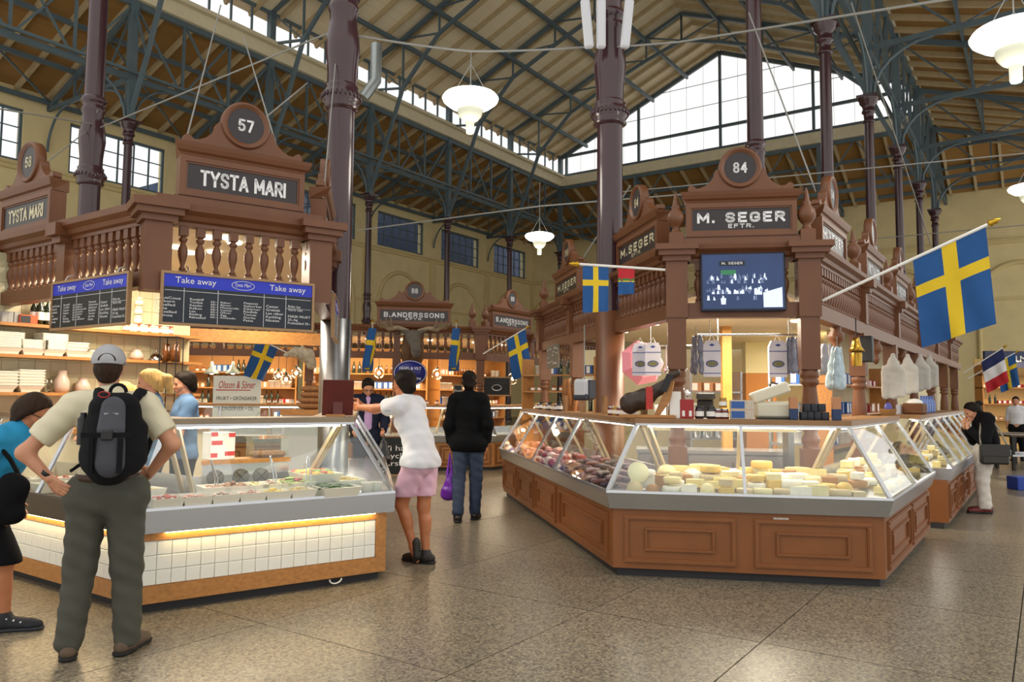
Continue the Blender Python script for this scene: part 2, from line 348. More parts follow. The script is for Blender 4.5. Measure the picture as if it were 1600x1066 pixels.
# columns
def cyl_prof():
    return [(.20, 0), (.20, .25), (.165, .32), (.155, 3.55), (.19, 3.6), (.19, 3.66), (.165, 3.72)]
ring = MB().lathe([(.16, -.16), (.205, -.13), (.19, -.09), (.215, -.05), (.225, 0), (.215, .05), (.185, .09), (.195, .12), (.165, .16)], 20)
ringm = ring.mesh('ring', M_col)
beadm = MB()
for q in range(24): a = q*math.tau/24; beadm.ell((.222*math.cos(a), .222*math.sin(a), 0), (.022, .022, .035), 6, 4)
beadm = beadm.mesh('bead_band', M_col)
bulge = MB().lathe([(.17, .14), (.17, .3), (.185, .45), (.2, .58), (.19, .72), (.165, .86), (.155, 1.02), (.175, 1.05), (.175, 1.1), (.16, 1.13), (.16, 1.18), (.19, 1.2), (.19, 1.26), (.15, 1.3)], 20).mesh('vase', M_col)
capm = MB().lathe([(.14, -.75), (.18, -.73), (.18, -.68), (.14, -.65), (.15, -.45), (.2, -.42), (.2, -.36), (.17, -.33), (.19, -.2), (.26, -.12), (.27, -.04), (.3, 0), (.3, .06)], 20).bb(-.3, .3, -.3, .3, .02, .1).mesh('capital', M_col)
ZR = 4.95
lowm = MB().lathe([(.24, 0), (.24, .12), (.2, .16), (.2, .3), (.165, .36), (.155, ZR-.12)], 20).mesh('shaft', M_col)
upm = MB().lathe([(.148, ZR+1.28), (.135, ZCAP-.6)], 20).mesh('upper_shaft', M_col)
def column(p, label, grp='iron columns of the hall'):
    t = thing('iron_column', label, 'column', (p[0], p[1], 0), HALL, grp)
    ob('shaft', lowm, t); r = ob('ring', ringm, t, (0, 0, ZR)); ob('bead_band', beadm, r); ob('vase', bulge, t, (0, 0, ZR)); ob('upper_shaft', upm, t); ob('capital', capm, t, (0, 0, ZCAP)); return t
nm = ['nearest', 'second', 'third', 'fourth', 'fifth', 'sixth', 'farthest']
ww = ['', 'rising behind the number 84 sign', 'right of the number 84 sign', 'above the row of signs on the right', 'beyond the row of signs on the right', 'before the pale end wall on the right', 'last before the end wall on the right']
C_R0 = column(hall(bns[0], LR), 'thick purple iron column with pale antenna boxes, left of the number 84 sign')
for n in range(1, 7): column(hall(bns[n], LR), 'purple iron column, %s in the right row, %s' % (nm[n], ww[n]))
wl = ['', 'left of the stall sign 57', 'hidden by the TYSTA MARI sign', 'just right of the big middle column', 'above the moose head sign', 'left of the 89 disc', 'at the corner under the gable window']
for n in range(1, 7): column(hall(bns[n], LL), 'slim purple iron column of the far left row, %s' % wl[n])
P530 = at(530, 300, 8.8); P140 = at(140, 300, 12.15)
C_530 = column(P530, 'big purple iron column with steel sleeve, behind the left glass counter')
C_140 = column(P140, 'purple iron column left of the number 57 sign')
MB().lathe([(.172, .2), (.172, 2.36), (.16, 2.36)], 24).build('steel_sleeve', M_steeld, C_530)
# girders, posts, trusses
def member(name, p, q, w, h, parent, m=M_iron): return MB().bar(p, q, w, h).build(name, m, parent)
def girder(name, y, side):
    g = struct(ob(name, None, None, M=RH))
    for n in range(1, 7):
        a = bns[n-1] if n > 0 else B0; b = bns[n]
        member('chord', (a, y, ZG0), (b, y, ZG0), .16, .2, g); member('chord', (a, y, ZG1), (b, y, ZG1), .16, .2, g); member('pipe', (a, y-.35*side, ZG0+.1), (b, y-.35*side, ZG0+.1), .1, .1, g)
        t = BAY/3; q1, q2 = a+t, a+2*t
        for x in (q1, q2): member('strut', (x, y, ZG0), (x, y, ZG1), .09, .09, g)
        for (xa, za, xb, zb) in ((a, ZG1, q1, ZG0), (q1, ZG0, q2, ZG1), (q1, ZG1, q2, ZG0), (q2, ZG0, b, ZG1)): member('strut', (xa, y, za), (xb, y, zb), .07, .07, g)
        for s, x in ((1, a), (-1, b)):
            pts = [(x+s*(.15+1.5*(1-math.cos(i*math.pi/12))), y, ZCAP+.1+(ZG0-ZCAP-.15)*math.sin(i*math.pi/12)) for i in range(7)]
            MB().tube(pts, .05, 5).build('curved_brace', M_iron, g)
    for n in range(0, 7):
        MB().bb(bns[n]-.13, bns[n]+.13, y-.13, y+.13, ZCAP+.1, ZEAVE).build('post', M_iron, g)
girder('trim_6', LL, 1); girder('trim_7', LR, -1)
for n in range(1, 6):
    x = bns[n]
    t = struct(ob('trim_%d' % (10+n), None, None, M=RH))
    for s in (1, -1):
        Y = lambda u: LC+s*u
        low = [(10.86, ZCAP+.2), (9.9, 13.05), (8.85, 15.65), (6.7, 17.7), (4.2, 18.8), (2., 19.6), (0, 20.2)]
        top = [(10.86, ZEAVE), (8.85, 18.0), (6.7, 18.9), (4.2, 19.95), (2, 20.85), (0, 21.65)]
        for (a, b) in zip(low[:-1], low[1:]): member('rib', (x, Y(a[0]), a[1]), (x, Y(b[0]), b[1]), .12, .16, t)
        for (a, b) in zip(top[:-1], top[1:]): member('chord', (x, Y(a[0]), a[1]), (x, Y(b[0]), b[1]), .14, .18, t)
        lz = dict(low)
        for i, (u, zt) in enumerate(top):
            if u in lz and u < 10: member('strut', (x, Y(u), lz[u]), (x, Y(u), zt), .08, .08, t)
        for (u0, u1) in ((8.85, 6.7), (6.7, 4.2), (4.2, 2), (2, 0)):
            member('strut', (x, Y(u1), lz[u1]), (x, Y(u0), dict(top)[u0]), .07, .07, t)
        member('strut', (x, Y(10.86), ZSILL), (x, Y(8.85), 15.65), .09, .09, t); member('strut', (x, Y(10.86), ZG1), (x, Y(9.9), 13.05), .07, .07, t)
        member('strut', (x, Y(10.86), ZEAVE), (x, Y(8.85), 15.65), .06, .06, t)
# purlins
for k, (s, us) in enumerate(((1, (8.85, 6.7, 4.2, 2.)), (-1, (8.85, 6.7, 4.2, 2.)))):
    p = struct(ob('trim_%d' % (20+k), None, None, M=RH))
    for u in us:
        zt = ZPEAK-(ZPEAK-ZEAVE+.2)*u/HW-.32
        for n in range(0, 6): member('purlin', (bns[n], LC+s*u, zt), (bns[n+1], LC+s*u, zt), .12, .2, p)
def aisle(idx, y0, y1, ns):
    s = 1 if y1 > y0 else -1
    t = struct(ob('trim_%d' % idx, None, None, M=RH)); za, zb = ZG1, ZAIS-.25; D = y1-y0
    for n in ns:
        x = bns[n]; f = lambda u: (x, y0+D*u, za+(zb-za)*u-.12); lo = lambda u: (x, y0+D*u, ZG0+.1*u)
        member('chord', f(0), f(1), .12, .2, t); member('chord', lo(0), lo(1), .12, .16, t)
        for u in (.33, .66): member('strut', lo(u), f(u), .07, .07, t)
        for a, b in ((0, .33), (.33, .66)): member('strut', f(a), lo(b), .06, .06, t)
        member('strut', lo(.33), f(.66), .05, .05, t)
        pts = [(x, y0+s*(.15+1.7*(1-math.cos(i*math.pi/12))), ZCAP+.1+(ZG0-ZCAP-.15)*math.sin(i*math.pi/12)) for i in range(7)]
        MB().tube(pts, .055, 5).build('curved_brace', M_iron, t)
        pts = [(x, y1-s*(.1+1.5*(1-math.cos(i*math.pi/12))), ZG0-1.6+(1.6)*math.sin(i*math.pi/12)) for i in range(7)]
        MB().tube(pts, .05, 5).build('curved_brace', M_iron, t)
    for u in (.3, .65, .97):
        for a, b in zip(ns[:-1], ns[1:]):
            member('purlin', (bns[a], y0+D*u, za+(zb-za)*u), (bns[b], y0+D*u, za+(zb-za)*u), .1, .18, t)
            if u == .65: member('wind_brace', (bns[a], y0+D*.3, za+(zb-za)*.3), (bns[b], y0+D*.97, za+(zb-za)*.97), .06, .06, t)
aisle(25, LL, LWALL, [0, 1, 2, 3, 4, 5, 6]); aisle(26, LR, RWALL, [2, 3, 4, 5, 6])
t = struct(ob('trim_27', None, None, M=RH))
for n in range(5):
    y = LR+ (LL-LR)*n/4
    if 0 < n < 4: MB().bb(BE-.1, BE+.1, y-.1, y+.1, ZCAP, ZG1+.1).build('post', M_iron, t)
    member('chord', (BE, y, ZG1-.1), (BW, y, ZAIS-.3), .12, .2, t); member('chord', (BE, y, ZG0), (BW, y, ZG0), .12, .16, t); member('strut', (BE, y, ZG1), (BE+3, y, ZG0), .07, .07, t); member('strut', (BE+3, y, ZG0), (BE+3, y, 14), .07, .07, t)
member('chord', (BE, LR, ZG0), (BE, LL, ZG0), .16, .2, t); member('chord', (BE, LR, ZG1), (BE, LL, ZG1), .16, .2, t)
for n in range(12):
    y = LR+(LL-LR)*n/12; y2 = y+(LL-LR)/12
    member('strut', (BE, y, ZG0 if n % 2 else ZG1), (BE, y2, ZG1 if n % 2 else ZG0), .07, .07, t)
for q in (1.6, 3.4, 5.2):
    member('purlin', (BE+q, RWALL, ZG1-.1-q*.37), (BE+q, LWALL, ZG1-.1-q*.37), .1, .18, t)
# ---------------------------------------------------------------- stall builders
class Run:
    """a mitred run of counters or fascias along plan points; y is measured inwards (left of travel)"""
    def __init__(s, pts): s.p = [Vector((a[0], a[1])) for a in pts]; s.n = len(s.p)-1
    def d(s, i): return (s.p[i+1]-s.p[i]).normalized()
    def L(s, i): return (s.p[i+1]-s.p[i]).length
    def nrm(s, i): d = s.d(i); return Vector((-d.y, d.x))
    def pt(s, k, y):
        if k == 0: return s.p[0]+s.nrm(0)*y
        if k == s.n: return s.p[-1]+s.nrm(s.n-1)*y
        a, b = s.nrm(k-1), s.nrm(k); m = a+b; return s.p[k]+m*(y/m.dot(a))
    def at(s, i, t, y, z=0.):
        a, b = s.pt(i, y), s.pt(i+1, y); q = a+(b-a)*t; return Vector((q.x, q.y, z))
    def loft(s, mb, prof, i, t0=0., t1=1.):
        n = len(prof); vs = [s.at(i, t, y, z) for t in (t0, t1) for y, z in prof]
        return mb.add(vs, [tuple(range(n))[::-1], tuple(range(n, 2*n))]+[(j, (j+1) % n, n+(j+1) % n, n+j) for j in range(n)])
    def frame(s, i, z=0.): return frame(s.p[i], s.p[i+1], z)
    def rz(s, i): d = s.d(i); return math.atan2(d.y, d.x)
def rect(y0, y1, z0, z1): return [(y0, z0), (y1, z0), (y1, z1), (y0, z1)]
_bal = {}
def baluster_mesh(h, n=10):
    k = round(h, 3)
    if k not in _bal:
        pr = [(.024, 0), (.024, .08), (.03, .1), (.02, .13), (.017, .17), (.026, .26), (.037, .38), (.04, .46), (.036, .54), (.022, .62), (.019, .65), (.034, .69), (.036, .73), (.02, .78), (.022, .82)]
        m = MB().lathe([(r, z*h) for r, z in pr], n, cap=False)
        m.bb(-.033, .033, -.033, .033, .8*h, h).bb(-.03, .03, -.03, .03, 0, .06*h); _bal[k] = m.mesh('baluster', M_wood)
    return _bal[k]
_fin = None
def finial_mesh():
    global _fin
    if not _fin:
        m = MB().bb(-.075, .075, -.075, .075, 0, .2).bb(-.09, .09, -.09, .09, .0, .03)
        m = MB(Matrix.Diagonal((.9, .9, .68, 1))).bb(-.075, .075, -.075, .075, 0, .2).bb(-.09, .09, -.09, .09, .0, .03)
        m.lathe([(.07, .2), (.045, .24), (.035, .27), (.06, .31), (.088, .37), (.095, .42), (.085, .48), (.05, .54), (.045, .56), (.052, .58), (.035, .61), (.03, .66), (.02, .74), (.004, .8)], 14)
        _fin = m.mesh('finial', M_wood)
    return _fin
def fascia(t, run, i, z0, zb, zt, zc, spacing=.13, t0=0., t1=1., skip=None, brackets=0):
    m = MB(); run.loft(m, rect(-.06, .07, z0, zb), i, t0, t1); m.build('beam', M_wood, t)
    m = MB(); run.loft(m, [(.07, zt), (-.03, zt), (-.03, zt+.03), (-.06, zt+.045), (-.075, zt+.08), (-.12, zt+.11), (-.13, zc), (.07, zc)], i, t0, t1); m.build('cornice', M_wood, t)
    L = (run.pt(i+1, 0)-run.pt(i, 0)).length*(t1-t0); n = max(1, int(L/spacing)); bm = baluster_mesh(zt-zb)
    for k in range(n):
        tt = t0+(t1-t0)*(k+.5)/n; p = run.at(i, tt, .01, zb)
        if skip and skip[0] < tt < skip[1]: continue
        ob('baluster', bm, t, p, run.rz(i))
    for k in range(brackets+1):
        if brackets and 0 < k < brackets:
            tt = t0+(t1-t0)*k/brackets; M = Matrix.Translation(run.at(i, tt, 0)) @ Matrix.Rotation(run.rz(i), 4, 'Z')
            MB(M).bb(-.07, .07, -.075, .075, zb, zt).bb(-.09, .09, -.17, .06, zt+.03, zc-.02).bb(-.075, .075, -.12, .06, zt-.03, zt+.03).build('bracket', M_wood, t)
def corner_block(t, p, rz, z0, zt, zc, w=.2):
    M = Matrix.Translation((p[0], p[1], 0)) @ Matrix.Rotation(rz, 4, 'Z'); h = w/2
    m = MB(M).bb(-h, h, -h, h, z0, zt)
    m.bb(-h-.03, h+.03, -h-.03, h+.03, zt, zt+.05).bb(-h-.07, h+.07, -h-.07, h+.07, zt+.05, zt+.1).bb(-h-.1, h+.1, -h-.1, h+.1, zt+.1, zc+.005)
    m.build('corner_block', M_wood, t)
def turned_post(t, p, rz, z0, z1, w=.17):
    M = Matrix.Translation((p[0], p[1], 0)) @ Matrix.Rotation(rz, 4, 'Z'); h = w/2; m = MB(M); H = z1-z0
    m.bb(-h, h, -h, h, z1-.5, z1).bb(-h, h, -h, h, z0, z0+.32)
    a, b = z0+.32, z1-.5; D = b-a
    m.lathe([(h*.95, a), (h*.8, a+.03), (h*.98, a+.06), (h*.98, a+.1), (h*.72, a+.14), (h*.85, a+.2), (h*1.02, a+.35*D), (h*.92, a+.55*D), (h*.72, b-.17), (h*.72, b-.15), (h*.98, b-.13), (h*.98, b-.1), (h*.8, b-.085), (h*.98, b-.07), (h*.98, b-.03), (h*.85, b)], 16)
    m.build('turned_post', M_wood, t)
def sign_board(text, sub, num, pos, rz, label, W=1.0, letter=M_white, scale=1., group='number signs over the stalls', ctext=None):
    t = thing('sign_board', label, 'sign', pos, rz, group); t.scale = (scale,)*3; h = W/2
    m = MB().bb(-h, h, -.02, .10, 0, .34).bb(-h-.03, h+.03, -.03, .11, -.02, .02)
    m.build('frame', M_wood, t)
    m = MB()
    for (a, b, c, d) in ((-h, h, .30, .345), (-h, h, .02, .065), (-h, -h+.045, .065, .30), (h-.045, h, .065, .30)): m.bb(a, b, -.045, -.02, c, d)
    for (a, b, c, d) in ((-h+.045, h-.045, .285, .30), (-h+.045, h-.045, .065, .08), (-h+.045, -h+.06, .08, .285), (h-.06, h-.045, .08, .285)): m.bb(a, b, -.034, -.02, c, d)
    m.build('moulding', M_wood, t)
    pn = MB().bb(-h+.06, h-.06, -.026, -.018, .08, .285).build('panel', M_sign, t)
    lm = sign_text(text, (W-.12)*(.9 if sub else .78), .1 if sub else .13, letter, .23 if sub and len(text) < 9 else (.2 if sub else .165), gap=.2 if sub else .14)
    ob('lettering', lm, pn, (0, 0, .202 if sub else .183))
    if sub: ob('lettering', sign_text(sub, (W-.12)*.26, .04, letter, .2), pn, (0, 0, .12))
    m = MB(); pr = [(.12, .345), (-.03, .345), (-.04, .37), (-.06, .385), (-.075, .42), (-.085, .45), (.12, .45)]
    vs = [(x, y, z) for x, e in ((-h, 1), (h, 1)) for y, z in pr]
    vs = [(-h-max(0, -.03-y), y, z) for y, z in pr]+[(h+max(0, -.03-y), y, z) for y, z in pr]; n = len(pr)
    m.add(vs, [tuple(range(n))[::-1], tuple(range(n, 2*n))]+[(j, (j+1) % n, n+(j+1) % n, n+j) for j in range(n)]); m.build('cornice', M_wood, t)
    # scrolled pediment
    half = [(.46, .0), (.48, .03), (.475, .065), (.445, .08), (.415, .06), (.40, .045), (.36, .05), (.31, .075), (.265, .12), (.24, .165), (.235, .20), (.215, .225), (.19, .215), (.175, .195)]
    k = h/.5
    poly = [(x*k, z) for x, z in half]+[(.0, .3)]+[(-x*k, z) for x, z in half[::-1]]
    R = Matrix.Rotation(math.pi/2, 3, 'X')
    MB().prism(poly, -.06, .02, R, (0, 0, .45)).build('pediment', M_wood, t)
    zc = .45+.235
    dk = MB().lathe([(.0, -.05), (.2, -.05), (.2, .03), (.19, .045), (.175, .045), (.165, .03), (.152, .03), (.148, .018), (0, .018)], 32, (0, -.0, zc), R, False).build('disc_frame', M_wood, t)
    d2 = MB().lathe([(.149, .0), (.149, .024), (0, .024)], 28, (0, 0, zc), R, False, False).build('disc', M_sign, t)
    ob('number', sign_text(num, .065*len(num)+.0, .105, letter, .17, .027), d2, (0, 0, zc))
    return t
GL = {'T': (.62, [[(0, 1), (1, 1)], [(.5, 1), (.5, 0)]]), 'Y': (.68, [[(0, 1), (.5, .45), (1, 1)], [(.5, .45), (.5, 0)]]), 'I': (.0, [[(0, 0), (0, 1)]]), 'L': (.5, [[(0, 1), (0, 0), (1, 0)]]),
 'S': (.58, [[(1, .78), (.85, .95), (.5, 1), (.15, .95), (0, .77), (.1, .6), (.5, .5), (.9, .4), (1, .22), (.85, .05), (.5, 0), (.15, .05), (0, .22)]]), 'A': (.68, [[(0, 0), (.5, 1), (1, 0)], [(.2, .3), (.8, .3)]]),
 'M': (.78, [[(0, 0), (0, 1), (.5, .25), (1, 1), (1, 0)]]), 'R': (.6, [[(0, 0), (0, 1), (.6, 1), (.93, .92), (1, .75), (.93, .58), (.6, .5), (0, .5)], [(.5, .5), (1, 0)]]), 'E': (.52, [[(1, 1), (0, 1), (0, 0), (1, 0)], [(0, .52), (.85, .52)]]),
 'F': (.52, [[(1, 1), (0, 1), (0, 0)], [(0, .52), (.85, .52)]]), 'G': (.62, [[(1, .77), (.85, .95), (.5, 1), (.15, .94), (0, .75), (0, .25), (.15, .06), (.5, 0), (.85, .06), (1, .2), (1, .46), (.55, .46)]]), 'N': (.62, [[(0, 0), (0, 1), (1, 0), (1, 1)]]),
 'D': (.6, [[(0, 0), (0, 1), (.55, 1), (.9, .88), (1, .6), (1, .4), (.9, .12), (.55, 0), (0, 0)]]), 'O': (.62, [[(.5, 1), (.85, .94), (1, .75), (1, .25), (.85, .06), (.5, 0), (.15, .06), (0, .25), (0, .75), (.15, .94), (.5, 1)]]),
 'B': (.6, [[(0, .52), (.6, .52), (.93, .6), (.96, .76), (.9, .92), (.6, 1), (0, 1), (0, 0), (.65, 0), (.95, .1), (1, .26), (.93, .44), (.6, .52)]]), 'V': (.66, [[(0, 1), (.5, 0), (1, 1)]]), 'K': (.6, [[(0, 0), (0, 1)], [(1, 1), (0, .4)], [(.3, .58), (1, 0)]]),
 'U': (.6, [[(0, 1), (0, .25), (.15, .06), (.5, 0), (.85, .06), (1, .25), (1, 1)]]), '.': (.0, [[(0, 0), (0, .03)]]), ' ': (.22, []), '1': (.2, [[(0, .8), (1, 1), (1, 0)]]), '7': (.55, [[(0, 1), (1, 1), (.35, 0)]]), '4': (.58, [[(.8, 0), (.8, 1), (0, .3), (1, .3)]]),
 '5': (.55, [[(.95, 1), (.1, 1), (.03, .52), (.5, .62), (.9, .52), (1, .32), (.9, .1), (.5, 0), (.1, .05), (0, .18)]]), '8': (.55, [[(.5, .54), (.1, .64), (.03, .8), (.2, .96), (.5, 1), (.8, .96), (.97, .8), (.9, .64), (.5, .54), (.08, .42), (0, .25), (.15, .06), (.5, 0), (.85, .06), (1, .25), (.92, .42), (.5, .54)]]),
 '0': (.55, [[(.5, 1), (.85, .94), (1, .75), (1, .25), (.85, .06), (.5, 0), (.15, .06), (0, .25), (0, .75), (.15, .94), (.5, 1)]]), '6': (.55, [[(.95, .82), (.8, .96), (.5, 1), (.15, .94), (0, .7), (0, .25), (.15, .06), (.5, 0), (.85, .06), (1, .28), (.88, .5), (.5, .58), (.1, .48), (0, .35)]]),
 '9': (.55, [[(.05, .18), (.2, .04), (.5, 0), (.85, .06), (1, .3), (1, .75), (.85, .94), (.5, 1), (.15, .94), (0, .72), (.12, .5), (.5, .42), (.9, .52), (1, .65)]]), '2': (.55, [[(.02, .78), (.15, .95), (.5, 1), (.85, .95), (1, .76), (.9, .58), (0, 0), (1, 0)]]), '3': (.55, [[(.03, .8), (.2, .96), (.5, 1), (.85, .95), (.95, .77), (.85, .6), (.45, .54), (.88, .46), (1, .26), (.88, .06), (.5, 0), (.15, .05), (0, .2)]])}
def sign_text(s, w, h, m, th=.16, ex=.029, gap=.2):
    """bold painted capitals from thick strokes, fitted into w x h, facing -y"""
    segs = []; x = 0
    for c in s:
        a, st = GL[c]
        for l in st: segs.append([(x+p*a, q) for p, q in l])
        x += a+gap+th
    W = x-gap-th; mb = MB(); H = 1-th
    sx = (w-th*h)/W; sz = (h-th*h); r = th*h/2
    for l in segs:
        P_ = [Vector((p*sx-W*sx/2, -ex, q*sz-sz/2)) for p, q in l]
        for a, b in zip(P_[:-1], P_[1:]):
            d = (b-a).normalized(); n = Vector((-d.z, 0, d.x))*r; mb.add([a-n, b-n, b+n, a+n], [(0, 1, 2, 3)])
        for i, a in enumerate(P_):
            if 0 < i < len(P_)-1 or len(P_) > 5: mb.add([a+Vector((r*math.cos(t), 0, r*math.sin(t))) for t in [k*math.tau/10 for k in range(10)]], [tuple(range(10))])
            else:
                b = P_[1] if i == 0 else P_[-2]; d = (a-b).normalized()*r; n = Vector((-d.z, 0, d.x)); mb.add([a-n, a-n+d, a+n+d, a+n], [(0, 1, 2, 3)])
    o = mb.mesh('lettering', m); return o
def panel_frame(mb, x0, x1, z0, z1, w, y=-.018):
    for (a, b, c, d) in ((x0, x1, z1-w, z1), (x0, x1, z0, z0+w), (x0, x0+w, z0+w, z1-w), (x1-w, x1, z0+w, z1-w)):
        mb.bb(a, b, y, .002, c, d); mb.bb(a+w*.25, b-w*.25, y-.008, y, c+w*.25, d-w*.25) if (b-a > w*.6 and d-c > w*.6) else None
def cabinet_panels(t, run, i, spans, z0, z1, inner=True):
    for (a, b) in spans:
        L = run.L(i); m = MB(run.frame(i)); panel_frame(m, a*L+.05, b*L-.05, z0, z1, .04)
        o = m.build('panel_moulding', M_wood2, t)
        if inner:
            q = .14 if (b-a)*L > .8 else .05; m = MB(run.frame(i)); panel_frame(m, a*L+.05+q+.03, b*L-.05-q-.03, z0+.1 if q > .1 else z0+.08, z1-.1 if q > .1 else z1-.08, .025); m.build('inner_moulding', M_wood2, o)
M_support = mat('support_beige', 'B9A888', .4)
GZ0, GZ1, GY0, GY1 = .715, 1.272, -.05, .30
def case_segment(name, label, run, i, t0, t1, panes, lamp=True, group='glass fronted display counters', body=M_wood2, kick=.07, z_tr=.565, troughm=None, bodyprof=None, wood_panels=None, end0=False, end1=False, solid=True):
    c = run.at(i, (t0+t1)/2, .3); t = thing(name, label, 'counter', (0, 0, 0), 0, group)
    if solid: m = MB(); run.loft(m, rect(0, .72, kick, z_tr), i, t0, t1); m.build('base', body, t)
    m = MB(); run.loft(m, rect(.05, .7, 0, kick), i, t0, t1); m.build('plinth', M_kick, t)
    m = MB(); run.loft(m, [(-.035 if z_tr > .56 else -.072, z_tr), (.0, z_tr-.002), (.74, z_tr), (.74, .70), (-.045, .70), (-.05, GZ0+.005), (-.075, GZ0+.005), (-.078, .70)], i, t0, t1); m.build('steel_trough', troughm or M_steel, t)
    if wood_panels: cabinet_panels(t, run, i, wood_panels, kick+.05, z_tr-.05)
    dy, dz = GY1-GY0, GZ1-GZ0; nl = math.hypot(dy, dz); ny, nz = dz/nl*.006, -dy/nl*.006
    for k in range(panes):
        a = t0+(t1-t0)*k/panes; b = t0+(t1-t0)*(k+1)/panes; e = .006
        m = MB(); run.loft(m, [(GY0, GZ0), (GY0+ny, GZ0+nz), (GY1+ny, GZ1+nz), (GY1, GZ1)], i, a+e, b-e); m.build('glass_pane', M_glass, t)
    for k in range(panes+1):
        tt = t0+(t1-t0)*k/panes; tt = min(max(tt, t0+.003), t1-.003)
        MB().bar(run.at(i, tt, GY0-.004, GZ0), run.at(i, tt, GY1-.004, GZ1), .026, .022).build('pane_frame', M_steel, t)
    m = MB(); run.loft(m, rect(GY1-.03, GY1+.03, GZ1-.02, GZ1), i, t0, t1); m.build('top_rail', M_steel, t)
    for k in range(panes+1):     # raking supports behind the glass
        tt = min(max(t0+(t1-t0)*k/panes, t0+.02), t1-.02)
        MB().bar(run.at(i, tt, .38, GZ1-.01), run.at(i, tt, .68, .72), .03, .03).build('support', M_support, t)
    m = MB(); run.loft(m, rect(.70, .74, .70, .84), i, t0, t1); m.build('back_panel', M_steel, t)
    if lamp:
        m = MB(); run.loft(m, rect(GY1+.05, GY1+.1, GZ1-.035, GZ1-.02), i, t0+.03, t1-.03); m.build('light_strip', M_glowcase, t)
    for e, tt in ((end0, t0), (end1, t1)):
        if e: m = MB(); m.add([run.at(i, tt, y, z) for y, z in ((GY0, GZ0), (.7, GZ0), (.7, GZ1), (GY1, GZ1))], [(0, 1, 2, 3)]); m.build('end_glass', M_glass, t)
    return t
M_glowcase = mat('case_light', 'FFF2DC', .5, emit=17, ecol=(1, .92, .78))
def area(name, loc, sx, sy, e, col, rot=(0, 0, 0)):
    l = bpy.data.lights.new(name, 'AREA'); l.shape = 'RECTANGLE'; l.size = sx; l.size_y = sy; l.energy = e; l.color = col
    o = ob(name, l, None, loc); o.rotation_euler = rot; return o
WARM = (1, .78, .50); WARM2 = (1, .86, .66)
def downlights(t, pts, z):
    dm = MB().lathe([(.0, .0), (.05, .0), (.065, .0), (.065, .02), (0, .02)], 12, cap=False).mesh('downlight', M_glow)
    for p in pts: ob('downlight', dm, t, (p[0], p[1], z-.02))
def shelf_run(name, label, run, segs, y0, y1, z0, z1, m, cat='shelf', ts=None):
    t = thing(name, label, cat)
    for i in segs:
        a, b = (ts or {}).get(i, (0, 1)); mb = MB(); run.loft(mb, rect(y0, y1, z0, z1), i, a, b); mb.build('board', m, t)
    return t
# ---------------------------------------------------------------- stall 84 (right)
AV = Vector((-.183, .983, 0)); BV2, LV2 = BV.xy, LV.xy
cL, cR = Vector((.867, 6.635)), Vector((2.99, 6.273))
FLp = cL+AV.xy*5.35; NE = cR+BV2*2.78
R84 = Run([FLp, cL, cR, NE])
s0 = 1-1.92/5.35
case_segment('display_counter', 'meat counter with three small panels, far left end of the right stall', R84, 0, 0, s0, 3, wood_panels=[(0, s0*.33), (s0*.33, s0*.66), (s0*.66, s0)])
case_segment('display_counter', 'brown panelled sausage counter at the near left side of the right stall', R84, 0, s0, 1, 1, wood_panels=[(s0+.01, .99)])
case_segment('display_counter', 'wide cheese counter with two panes facing the camera, under the number 84 sign', R84, 1, 0, 1, 2, wood_panels=[(.02, .49), (.51, .98)])
case_segment('display_counter', 'brown panelled cheese counter on the right side of the 84 stall, round its corner', R84, 2, 0, 1, 2, wood_panels=[(.02, .5), (.5, .98)], end1=True)
o = MB(R84.frame(1)).bb(1.3, 1.42, -.012, 0, .49, .53).build('sticker', mat('sticker', 'B9B4AC', .5, var=.3, vscale=60)); tag(o, 'torn pale sticker on the front panel of the cheese counter', 'sticker')
shelf_run('shelf', 'long brown wooden shelf along the top of the 84 counter', R84, [0, 1, 2], GY1-.04, GY1+.36, 1.272, 1.315, M_shelf)
RF = Run([NE+BV2*.75-Vector((BV2.y, -BV2.x))*-.12, NE+BV2*6.6-Vector((BV2.y, -BV2.x))*-.12])
case_segment('display_counter', 'far glass counter on the right aisle where the woman with the bag stands', RF, 0, 0, .45, 3, wood_panels=[(0, .15), (.15, .3), (.3, .45)], end0=True)
case_segment('display_counter', 'farthest glass counter along the right aisle, beyond the woman with the bag', RF, 0, .45, 1, 4, wood_panels=[(.45, .7), (.7, 1)])
shelf_run('shelf', 'wooden shelf on top of the far counter in the right aisle', RF, [0], GY1-.04, GY1+.3, 1.272, 1.315, M_shelf)
# canopy
q1, q2 = Vector((1.58, 7.40)), Vector((2.77, 7.20))
U84 = Run([q1+AV.xy*5.75, q1, q2, q2+BV2*15]); Z84 = (2.26, 2.40, 2.80, 2.95)
c84 = thing('stall_canopy', 'balustraded wooden canopy under the M. SEGER signs', 'canopy')
fascia(c84, U84, 0, *Z84, brackets=3); fascia(c84, U84, 1, *Z84, skip=(.2, .8)); fascia(c84, U84, 2, *Z84, spacing=.11, brackets=6)
corner_block(c84, q1, U84.rz(1), 2.26, 2.8, 2.95); corner_block(c84, q2, U84.rz(1), 2.26, 2.8, 2.95); corner_block(c84, U84.p[0], U84.rz(0), 2.26, 2.8, 2.95)
for p in (q1, q2): turned_post(c84, p, U84.rz(1), .72, 2.27)
for d in (2.3, 4.6, 6.9, 9.2, 11.5, 13.8): turned_post(c84, q2+BV2*d, U84.rz(2), .72, 2.27)
for d in (3.6, 5.6): turned_post(c84, q1+AV.xy*d, U84.rz(0), .72, 2.27)
for d in (1.15, 3.45, 5.75):
    M = Matrix.Translation((*(q2+BV2*d), 0)); MB(M).lathe([(.0, 1.95), (.03, 1.97), (.05, 2.03), (.03, 2.07), (.07, 2.12), (.085, 2.17), (.05, 2.22), (.06, 2.27)], 12).build('pendant_knob', M_wood, c84)
